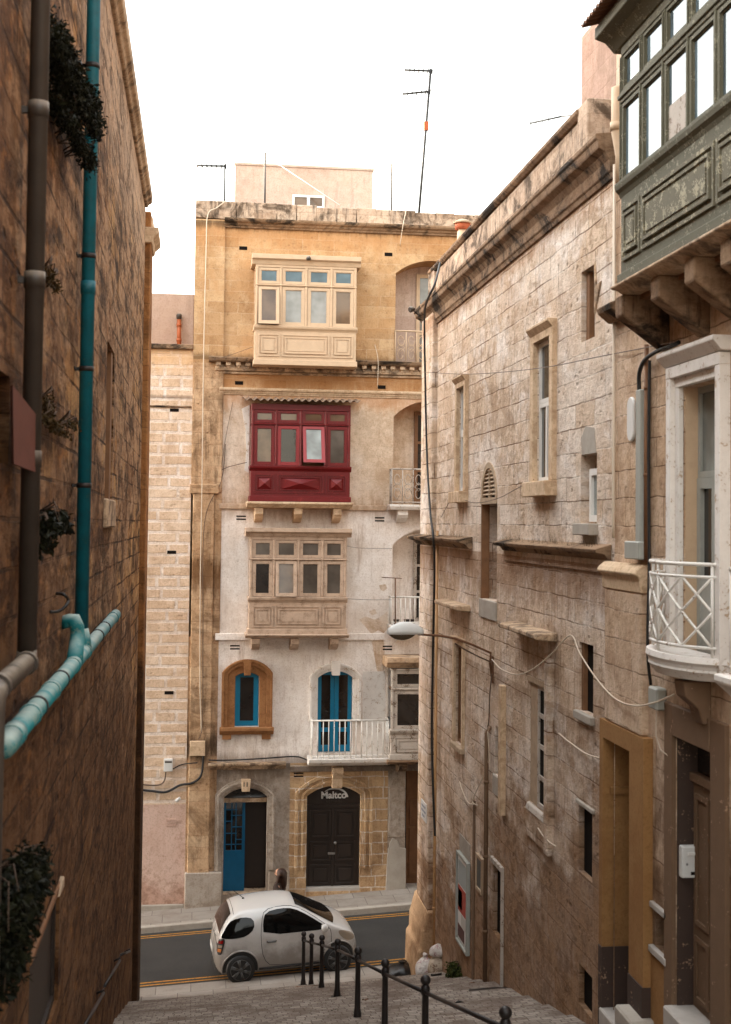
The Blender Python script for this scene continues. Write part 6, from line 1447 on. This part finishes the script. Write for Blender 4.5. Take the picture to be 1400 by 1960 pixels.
# weeds at the foot of the wall and grass on the ledges
u, v = RF.px(872, 1850, .1)
plant('small green weed sprouting at the foot of the right wall beside the bags', [(u+.1, zalley(4.5, u)+.10, .10, .30, .16, .14)], 420, .07, M['leaf'], RF, 31, cat='weed', name='weed')
def ledge_grass():
    rnd = random.Random(4); mb = MB()
    for (ua, ub, v, w0, dens) in ((S1[0], U_PIL, S1[2]+.03, .10, 70), (S2[0]+.3, S2[1]-.1, S2[2]+.03, .08, 70)):
        for i in range(int((ub-ua)*dens)):
            u = rnd.uniform(ua, ub); k = .5+.5*sin(u*3.1)+.4*sin(u*7.3)
            if rnd.random() > .35+.4*k: continue
            h = rnd.uniform(.04, .15)*(.6+.5*max(0, k)); w_ = w0+rnd.uniform(-.06, .06); d = rnd.uniform(-.05, .05); p = RF.p(u, v-.02, w_); tip = RF.p(u+d, v+h, w_+rnd.uniform(-.03, .06))
            mb.face([p+Vector((0, .006, 0)), p-Vector((0, .006, 0)), tip])
    tag(mb.build('dry_grass', M['dryleaf']), 'dry grass growing along the stone ledges of the right wall', 'grass', kind='stuff')
ledge_grass()
# ------------------------------------------------------------------ pipes, cables and fittings on the right
def pipe(name, label, pts, r, mat, clips=(), cat='pipe', n=12, clipmat=None):
    t = thing(name, label, cat, pts[-1]); mb = MB(); mb.tube(pts, r, n); mb.build('pipe', mat, t)
    for c, ax in clips:
        k = MB(); collar(k, Vector(c), ax, r*1.15, r*1.4); k.build('pipe_clip', clipmat or mat, t)
    return t
U3 = (0, 0, 1)
a, b = pr(932, 1402, .07), pr(930, 1700, .07); b.y = a.y; b.z = zalley(XR, a.y)+.02
pipe('drainpipe', 'slim dark drainpipe standing against the right wall beyond the shuttered window', [a+Vector((.07, 0, .10)), a, b], .035, M['brownpaint'], [(a+(b-a)*k, U3) for k in (.2, .5, .8)])
a = pr(832, 1640, .08); b = a.copy(); b.z = zalley(4.5, a.y)+.30
pipe('gas_pipe', 'tan painted pipe dropping down beside the corner pilaster above the bags', [a+Vector((0, 0, 6.2)), a, b], .028, M['tan'], [(a+(b-a)*k, U3) for k in (.1, .5)])
a, b = pn(1181, 175, .10), pn(1181, 250, .10); b.y = a.y
c_ = pn(1188, 298, .06)
pipe('rainwater_pipe', 'beige rainwater pipe bending down beside the green balcony roof', [a+Vector((.2, 0, .10)), a+Vector((0, 0, .02)), b, Vector((c_.x, a.y-.03, c_.z)), Vector((c_.x, a.y-.03, c_.z-.3))], .062, M['cream'], [(a+(b-a)*.9, U3)])
# trunking with its oval plate, junction box and cables
t = thing('cable_trunking', 'grey cable trunking with a box at its foot, fixed above the stone pier', 'trunking', pn(1215, 1068, .05))
u0_, u1_ = NF.px(1229, 900, .08)[0], NF.px(1219, 900, .08)[0]; z0_, z1_ = NF.px(1222, 1040, .08)[1], NF.px(1222, 747, .08)[1]
mb = MB(); mb.box(NF, u0_, u0_+.14, z0_, z1_, 0, .10); mb.build('trunk', M['greybox'], t, bevel=.008)
mb = MB(); zb_, zt_ = NF.px(1210, 1070, .1)[1], NF.px(1210, 1036, .1)[1]; mb.box(NF, u0_-.04, u0_+.40, zb_, zt_, 0, .13); mb.build('junction_box', M['greybox'], t, bevel=.01)
t = thing('oval_plate', 'rounded white plate fixed to the wall beside the grey trunking', 'plate', pn(1210, 850, .03))
uc = NF.px(1212, 800)[0]; za, zb_ = NF.px(1212, 845)[1], NF.px(1212, 760)[1]; mb = MB()
mb.prism(NF, [(uc+.10*cos(a), za+.1+.10*sin(a)) for a in [pi+pi*i/10 for i in range(11)]] + [(uc+.10*cos(a), zb_-.1+.10*sin(a)) for a in [pi*i/10 for i in range(11)]], 0, .035); mb.build('plate', M['whitepl'], t, bevel=.008)
cable('power_cable', 'thick black cable arching from the grey trunking to under the green balcony', [pn(1224, 748, .06), pn(1224, 715, .07), pn(1234, 690, .08), pn(1255, 674, .08), pn(1285, 662, .08), pn(1300, 655, .06)], .022, M['black'])
cable('power_cable', 'long dark cable running straight down beside the brown pipe over the pier', [pn(1244, 690, .06), pn(1243, 750, .06), pn(1242, 900, .06), pn(1243, 1075, .06), pn(1240, 1240, .10), pn(1246, 1310, .03)], .016, M['black'])
a = pn(1238, 660, .05); b = pn(1236, 1076, .05); b.y = a.y; b.z = NF.px(1236, 1076, .05)[1]
pipe('rust_pipe', 'thin rust-brown pipe climbing the wall beside the balcony door', [a, b], .024, M['wood'], [(a+(b-a)*k, U3) for k in (.2, .6)])
t = thing('meter_box', 'small pale grey meter box with loose wires under the white railed balcony', 'meter box', pn(1258, 1360, .05))
u1b = NF.px(1246, 1335, .08)[0]; z0_, z1_ = NF.px(1256, 1358, .08)[1], NF.px(1256, 1316, .08)[1]; mb = MB(); mb.box(NF, u1b-.24, u1b, z0_, z1_, 0, .11); mb.build('box', M['greybox'], t, bevel=.015)
mb = MB(); q = NF.p(u1b-.1, z0_, .06); mb.tube([q, q+Vector((0, 0, -.12)), q+Vector((-.02, -.05, -.25)), q+Vector((.0, -.12, -.38)), q+Vector((.03, -.3, -.42))], .006, 6); mb.build('wire', M['wire'], t)
# letterbox on the door jamb
def letterbox():
    yj = hmd.u1-.016
    x0_, x1_ = onY(1299, 1645, yj).x, onY(1344, 1645, yj).x; z1_, z0_ = onY(1320, 1616, yj).z, onY(1320, 1676, yj).z
    fr = Fr(lambda u, v, w: (u, yj-w, v), None)
    t = thing('letterbox', 'cream metal letterbox on the dark jamb of the brown street door', 'letterbox', Vector(((x0_+x1_)/2, yj, z0_)))
    mb = MB(); mb.box(fr, x0_, x1_, z0_, z1_, 0, .09); mb.build('box', M['whitepl'], t, bevel=.012, seg=2)
    w_ = x1_-x0_; h = z1_-z0_
    mb = MB(); mb.box(fr, x0_+w_*.22, x1_-w_*.06, z1_-h*.28, z1_-h*.18, .09, .105); mb.build('flap', M['alu'], t, bevel=.003)
    mb = MB(); mb.box(fr, x0_+w_*.38, x0_+w_*.74, z0_+h*.10, z0_+h*.20, .09, .093); mb.build('name_slot', M['dark'], t)
    mb = MB(); mb.lathe([(.012, 0), (.012, .006), (.004, .008)], fr.p(x0_+w_*.22, z0_+h*.45, .09), 10, axis=(0, -1, 0)); mb.build('lock', M['steel'], t)
letterbox()
# signs and boards low on the right wall
def street_sign():
    w_ = .105; u0, u1, v0, v1 = RF.px(817, 1557, w_)[0], RF.px(807, 1557, w_)[0], RF.px(812, 1570, w_)[1], RF.px(812, 1534, w_)[1]
    t = thing('street_sign', 'small white street sign on the corner pilaster', 'sign', RF.p((u0+u1)/2, v0, w_))
    mb = MB(); mb.box(RF, u0, u1, v0, v1, w_-.01, w_+.012); mb.build('plate', M['whitepl'], t, bevel=.004)
    mb = MB()
    for k, (a, b) in enumerate(((.15, .85), (.1, .9), (.3, .7))):
        vv = v1-(v1-v0)*(.25+.25*k); x = u0+(u1-u0)*a
        while x < u0+(u1-u0)*b: mb.box(RF, x, x+.03, vv-.022, vv+.022, w_+.0115, w_+.0135); x += .055
    mb.build('lettering', plain('sign_blue', srgb(90,104,128), .5), t)
street_sign()
def notice():
    u0, u1, v0, v1 = RF.px(895, 1735, .05)[0], RF.px(874, 1735, .05)[0], RF.px(895, 1832, .05)[1], RF.px(895, 1652, .05)[1]
    t = thing('notice_board', 'tall framed notice board with a red and white poster on the right wall', 'notice board', RF.p((u0+u1)/2, v0, .03))
    mb = MB(); mb.ring(RF, u0, u1, v0, v1, .045, 0, .07); mb.build('frame', M['greybox'], t, bevel=.006)
    mb = MB(); mb.box(RF, u0+.07, u1-.07, v0+.07, v1-.07, .0, .04); mb.build('backboard', M['whitepl'], t)
    H = v1-v0; W_ = u1-u0
    def pst(name, a, b, c, d, col):
        mb = MB(); mb.box(RF, u0+W_*a, u0+W_*b, v0+H*c, v0+H*d, .040, .044); mb.build(name, plain(name+'_print', col, .6), t)
    pst('poster', .12, .88, .36, .64, srgb(172,58,40)); pst('poster', .14, .86, .66, .92, srgb(160,168,168)); pst('poster', .12, .6, .22, .35, srgb(190,186,180)); pst('poster', .3, .88, .07, .21, srgb(84,44,42)); pst('poster', .50, .88, .40, .60, srgb(190,96,40))
    mb = MB(); mb.box(RF, u0+.02, u1-.02, v1+.01, v1+.30, -.005, .01); mb.build('mounting_patch', M['concrete'], t)
notice()
def panel():
    u0, u1, v0, v1 = RF.px(924, 1670, .02)[0], RF.px(912, 1670, .02)[0], RF.px(924, 1715, .02)[1], RF.px(924, 1645, .02)[1]
    t = thing('service_hatch', 'grey service hatch in a pale frame between the notice board and the drainpipe', 'hatch', RF.p((u0+u1)/2, v0, .02))
    mb = MB(); mb.ring(RF, u0, u1, v0, v1, .05, 0, .04); mb.build('frame', M['oldboard'], t)
    mb = MB(); mb.box(RF, u0+.05, u1-.05, v0+.05, v1-.05, 0, .018); mb.build('hatch_door', plain('hatch_grey', srgb(78,78,74), .6), t)
panel()
# cables on the right wall
cable('overhead_cable', 'thick black cable hanging down the corner of the right building from its parapet', [RF.p(*RF.px(838, 503, .1), .05), pr(832, 545, .46), pr(815, 585, .50), pr(813, 640, .30), pr(815, 760, .22), pr(818, 880, .2), pr(824, 980, .30), pr(830, 1030, .40), pr(832, 1100, .24), pr(829, 1250, .16), pr(827, 1400, .13), pr(829, 1500, .13), pr(833, 1600, .10)], .022, M['black'])
cable('overhead_cable', 'pale cable sagging along the right wall from the lamp bracket to the meter box', [pr(942, 1262, .05), pr(960, 1281, .12), pr(990, 1291, .2), pr(1020, 1281, .2), pr(1055, 1253, .12), pr(1092, 1216, .03), pr(1110, 1250, .1), pr(1140, 1296, .16), pr(1175, 1335, .2), pr(1210, 1350, .24), pr(1250, 1346, .2), pr(1300, 1325, .05)], .009, M['wire'])
cable('overhead_cable', 'thin cable strung below the lamp arm to the wall', [pr(872, 1232, .8), pr(890, 1243, .6), pr(915, 1256, .3), pr(940, 1267, .05)], .012, M['brownwire'])
cable('wall_cable', 'pale cable looping low beside the big shuttered window', [pr(1070, 1404, .03), pr(1095, 1424, .04), pr(1125, 1444, .05), pr(1162, 1454, .03)], .009, M['wire'])
cable('wall_cable', 'short pale cable end trailing under the shuttered window', [pr(1030, 1585, .07), pr(1040, 1600, .08), pr(1052, 1612, .08), pr(1064, 1620, .05)], .009, M['wire'])
cable('wall_cable', 'thin pale cable looping from the dark drainpipe to the wall chase', [pr(934, 1400, .06), pr(936, 1450, .05), pr(928, 1480, .05), pr(912, 1515, .05), pr(905, 1535, .06), pr(915, 1541, .05)], .009, M['wire'])
cable('wall_cable', 'thin pale cable hanging down the wall left of the wall chase', [pr(880, 1497, .02), pr(888, 1520, .03), pr(897, 1537, .04), pr(910, 1540, .04)], .009, M['wire'])
cable('wall_cable', 'grey wire running down the wall from the lamp bracket', [pr(942, 1290, .04), pr(938, 1330, .03), pr(936, 1380, .03), pr(930, 1420, .04), pr(936, 1440, .05)], .010, M['brownwire'])
cable('overhead_wire', 'fine wire crossing the pale ashlar wall above the louvred niche to the green balcony', [pr(810, 712, .3), pr(900, 716, .2), pr(1030, 705, .15), pr(1150, 682, .1), pn(1290, 655, .1)], .006, M['brownwire'])
cable('wall_cable', 'thin wire drooping between the two tall white-framed windows', [pr(868, 945, .03), pr(905, 962, .06), pr(950, 955, .08), pr(990, 935, .06), pr(1022, 918, .05)], .006, M['brownwire'])
cable('wall_cable', 'thin wire falling from the slim tall window towards the ledge', [pr(868, 945, .03), pr(858, 965, .03), pr(845, 990, .03)], .006, M['brownwire'])
a_, b_ = pn(1177, 420, .03), pn(1176, 1030, .03)
cable('conduit', 'pale conduit following the joint between the two right-hand buildings', [NF.p(u_seam-.04, NF.px(1176, 320)[1], .03), NF.p(u_seam-.04, 0, .03), NF.p(u_seam-.04, NF.px(1176, 1030)[1], .03)], .018, M['wire'], 'conduit', smooth=False)
# little spotlight on the cornice corner
p = pr(789, 592, .50); t = thing('floodlight', 'small dark floodlight on the outer tip of the right cornice', 'floodlight', p)
mb = MB(); mb.lathe([(.03, -.06), (.055, .0), (.06, .05), (.05, .06)], p, 12, axis=(-1, -.5, -.3)); mb.build('lamp', M['greypvc'], t); mb = MB(); mb.tube([p, p+Vector((.12, .0, -.10))], .015, 6); mb.build('bracket', M['blackiron'], t)
# ------------------------------------------------------------------ fittings on the houses across the street
def boxthing(name, label, cat, x0, y0, x1, y1, d, mat, lid=True):
    u0, u1, v0, v1 = rect(FF, x0, y0, x1, y1, .05); t = thing(name, label, cat, FF.p((u0+u1)/2, v0, .05))
    mb = MB(); mb.box(FF, u0, u1, v0, v1, .0, d); mb.build('box', mat, t, bevel=.01)
    if lid: mb = MB(); mb.box(FF, u0+.02, u1-.02, v1-.09, v1-.05, d, d+.006); mb.build('lid_slot', M['greypvc'], t)
boxthing('meter_box', 'small white meter box on the thick-jointed wall above the pink plaster', 'meter box', 314, 1452, 331, 1476, .12, M['whitepl'])
boxthing('junction_box', 'square stone-coloured junction box on the stained pilaster', 'junction box', 364, 1417, 393, 1445, .20, M['cleanstone'], False)
p = pf(341, 1530, .12); t = thing('security_camera', 'small white security camera above the pink plaster', 'camera', p)
mb = MB(); mb.tube([p+Vector((-.05, -.04, -.03)), p+Vector((.05, .02, .03))], .035, 12); mb.build('camera_body', M['whitepl'], t); mb = MB(); mb.tube([p+Vector((.02, .0, .0)), p+Vector((.0, .06, -.06)), p+Vector((.0, .12, -.07))], .014, 6); mb.build('bracket', M['whitepl'], t)
p = pf(591, 494, .84); t = thing('porch_light', 'tiny dark lamp clipped to the middle of the cream balcony cornice', 'lamp', p)
mb = MB(); mb.lathe([(.05, -.05), (.06, .0), (.03, .05)], p, 12); mb.build('lamp', M['greypvc'], t); mb = MB(); mb.tube([p, p+Vector((0, .1, .03))], .012, 6); mb.build('bracket', M['blackiron'], t)
cable('wall_cable', 'pale cable running down the full height of the stained pilaster', [pf(432, 385, .05), pf(415, 398, .08), pf(398, 412, .08), pf(395, 480, .12), pf(390, 690, .13), pf(387, 930, .16), pf(384, 1100, .13), pf(383, 1300, .13), pf(386, 1400, .13)], .014, M['wire'])
cable('wall_cable', 'dark cable running down between pilaster and plaster to the junction box', [pf(432, 850, .03), pf(424, 920, .05), pf(392, 1000, .15), pf(389, 1200, .14), pf(388, 1380, .13), pf(380, 1415, .15)], .010, M['brownwire'])
cable('wall_cable', 'thick dark cable bundle swagging along the bottom of the thick-jointed wall', [pf(262, 1511, .05), pf(290, 1514, .06), pf(318, 1516, .06), pf(345, 1503, .08), pf(370, 1498, .14), pf(386, 1482, .14), pf(390, 1440, .14)], .03, M['black'])
cable('wall_cable', 'dark conduit bending from the white meter box along the wall', [pf(265, 1501, .05), pf(300, 1503, .05), pf(314, 1496, .06), pf(318, 1478, .07)], .018, M['brownwire'])
cable('wall_cable', 'dark cable linking the white meter box to the junction box', [pf(331, 1472, .06), pf(350, 1463, .06), pf(378, 1460, .15)], .014, M['black'])
cable('wall_cable', 'black cable draped over the door hood to the railed balcony', [pf(400, 1455, .28), pf(440, 1455, .28), pf(500, 1452, .26), pf(560, 1448, .1), pf(582, 1452, .05), pf(600, 1462, .05)], .018, M['black'])
cable('wall_cable', 'thin wire from the pilaster to the side of the red balcony', [pf(424, 900, .05), pf(440, 893, .1), pf(473, 885, .2)], .009, M['brownwire'])
cable('wall_cable', 'thin wire rising beside the red balcony to the string course', [pf(424, 900, .05), pf(432, 840, .03), pf(446, 770, .02)], .006, M['brownwire'])
cable('wall_cable', 'white wire dropping from the parapet past the cream balcony', [pf(778, 402, .02), pf(772, 430, .26), pf(766, 470, .03)], .010, M['wire'])
cable('wall_cable', 'white wire hanging over the dentil cornice to the frieze', [pf(718, 660, .02), pf(724, 690, .36), pf(723, 740, .36)], .008, M['wire'])
cable('wall_cable', 'thin wire crossing the whitewash from the brown balcony to the alcove', [pf(664, 1045, .5), pf(690, 1049, .3), pf(751, 1050, .02)], .006, M['brownwire'])
cable('clothes_line', 'thin line stretched from the brown balcony sill to the alcove railing', [pf(664, 1146, .6), pf(705, 1148, .5), pf(750, 1148, .4)], .006, M['brownwire'])
cable('wall_cable', 'thin slack wire from the cornice end to the cream balcony', [pf(405, 690, .33), pf(440, 680, .4), pf(484, 664, .6)], .006, M['brownwire'])
# television aerial on the alcove balcony and pots on its slab
p = pf(757, 1196, .42); t = thing('balcony_aerial', 'rusty television aerial on a short pole tied to the balcony railing', 'aerial', p)
tp = pf(757, 1106, .42); mb = MB(); mb.tube([p, tp], .016, 8); mb.build('pole', M['rust'], t)
mb = MB(); a = pf(732, 1105, .42); b = pf(768, 1107, .42); mb.tube([a, b], .012, 6)
for k in range(6): c = a+(b-a)*(k/5); mb.tube([c+Vector((0, -.12, .0)), c+Vector((0, .12, .0))], .008, 5)
mb.build('boom', M['rust'], t)
for i, x in enumerate((759, 779, 789)):
    p = pf(x, 1196, .32); t = MB(); t.lathe([(.055, 0), (.075, .13), (.08, .14), (.065, .14)], p, 14); tag(t.build('plant_pot', M['darkdoor'] if i else M['greypvc']), 'small dark pot on the slab of the alcove balcony above the street lamp', 'plant pot', 'pots on the alcove balcony')
# orange vent pipe on the set-back wall
a = pf(343, 664, -2.0); b = pf(343, 612, -2.1); t = thing('vent_pipe', 'orange plastic vent pipe climbing the pale set-back wall', 'pipe', a)
mb = MB(); mb.tube([a, b], .055, 14); mb.build('pipe', M['orange'], t)
mb = MB(); mb.lathe([(.05, 0), (.07, .05), (.075, .13), (.05, .16)], b, 12); mb.build('cowl', M['greypvc'], t)
for k in (.25, .8): mb = MB(); collar(mb, a+(b-a)*k, U3, .064, .08); mb.build('pipe_collar', M['orange'], t)
# ------------------------------------------------------------------ aerials and chimney on the roofs
def mast(name, label, x0, y0, x1, y1, Y, r=.022, yag=(), mat=None, dirx=1.0, extra=None):
    a = onY(x0, y0, Y); b = onY(x1, y1, Y); a = a-(b-a)*(max(0, (a.z-(Z_PAR-.42)))/max(.1, b.z-a.z)) if a.z > Z_PAR-.4 else a
    t = thing(name, label, 'aerial', a); mb = MB(); mb.tube([a, b], r, 8); mb.build('mast', mat or M['steel'], t)
    for (ax_, ay_, bx_, by_, n) in yag:
        p, q = onY(ax_, ay_, Y), onY(bx_, by_, Y); mb = MB(); mb.tube([p, q], .028, 6)
        for k in range(n): c = p+(q-p)*(k/(n-1)); L_ = .16+.14*k/n; mb.tube([c+Vector((-.02, -L_, .0)), c+Vector((.02, L_, 0))], .010, 5); mb.tube([c+Vector((0, 0, -.07)), c+Vector((0, 0, .04))], .012, 5)
        c = p+(q-p)*.78; mb.tube([c+Vector((-.03, 0, -.22)), c+Vector((.10, 0, 0)), c+Vector((-.03, 0, .22))], .008, 5); mb.build('aerial_boom', mat or M['steel'], t)
    if extra:
        c = onY(extra[0], extra[1], Y); mb = MB(); mb.box(None, c.x-.06, c.x+.06, c.z-.14, c.z+.10, Y-.05, Y+.05); mb.build('amplifier_box', M['tile'], t)
    return t
mast('roof_aerial', 'tall leaning mast carrying two television aerials above the parapet', 803, 400, 825, 132, YD+2.5, .034, mat=M['black'], yag= ((776, 134, 828, 136, 7), (772, 180, 824, 175, 7)), extra=(816, 240))
mast('roof_aerial', 'short mast with one aerial on the roof left of the rooftop room', 430, 390, 431, 314, YD+2.5, .024, mat=M['black'], yag=((378, 317, 433, 318, 7),))
mast('roof_pole', 'thin white pole rising in front of the rooftop room', 507, 392, 508, 292, YD+1.5, .028, mat=M['greypvc'])
mast('roof_pole', 'thin grey pole right of the rooftop room', 750, 402, 750, 314, YD+2.5, .024, mat=M['greypvc'])
cable('guy_wire', 'white guy wire slanting down across the front of the rooftop room', [onY(533, 314, YD+3.3), onY(590, 352, YD+3.0), onY(650, 392, YD+2.6)], .012, M['alu'], smooth=False)
a = onY(1015, 236, 21.0); b = onY(1075, 223, 20.2); t = thing('roof_aerial', 'aerial boom poking out over the right parapet against the sky', 'aerial', b)
mb = MB(); mb.tube([a, b], .014, 6); [mb.tube([a+(b-a)*k+Vector((0, 0, -.05)), a+(b-a)*k+Vector((0, 0, .05))], .006, 5) for k in (.02, .2, .4, .6)]; mb.build('aerial_boom', M['black'], t); mb = MB(); mb.tube([b, b+Vector((1.2, -.3, .12)), b+Vector((1.2, -.3, -2.5))], .012, 6); mb.build('mast', M['steel'], t)
c = onY(886, 446, 25.6); t = thing('chimney', 'terracotta chimney pot with a pale cap behind the right parapet', 'chimney', (c.x, c.y, 5.18))
mb = MB(); mb.lathe([(.13, 5.18-c.z), (.11, .0), (.10, .06)], c, 14); mb.build('shaft', M['cream'], t)
mb = MB(); mb.lathe([(.08, .06), (.16, .07), (.16, .19), (.08, .20)], c, 8); mb.build('pot', M['tile'], t)
mb = MB(); mb.lathe([(.19, .19), (.19, .215), (.08, .27), (.02, .28)], c, 14); mb.build('cap', M['oldboard'], t)
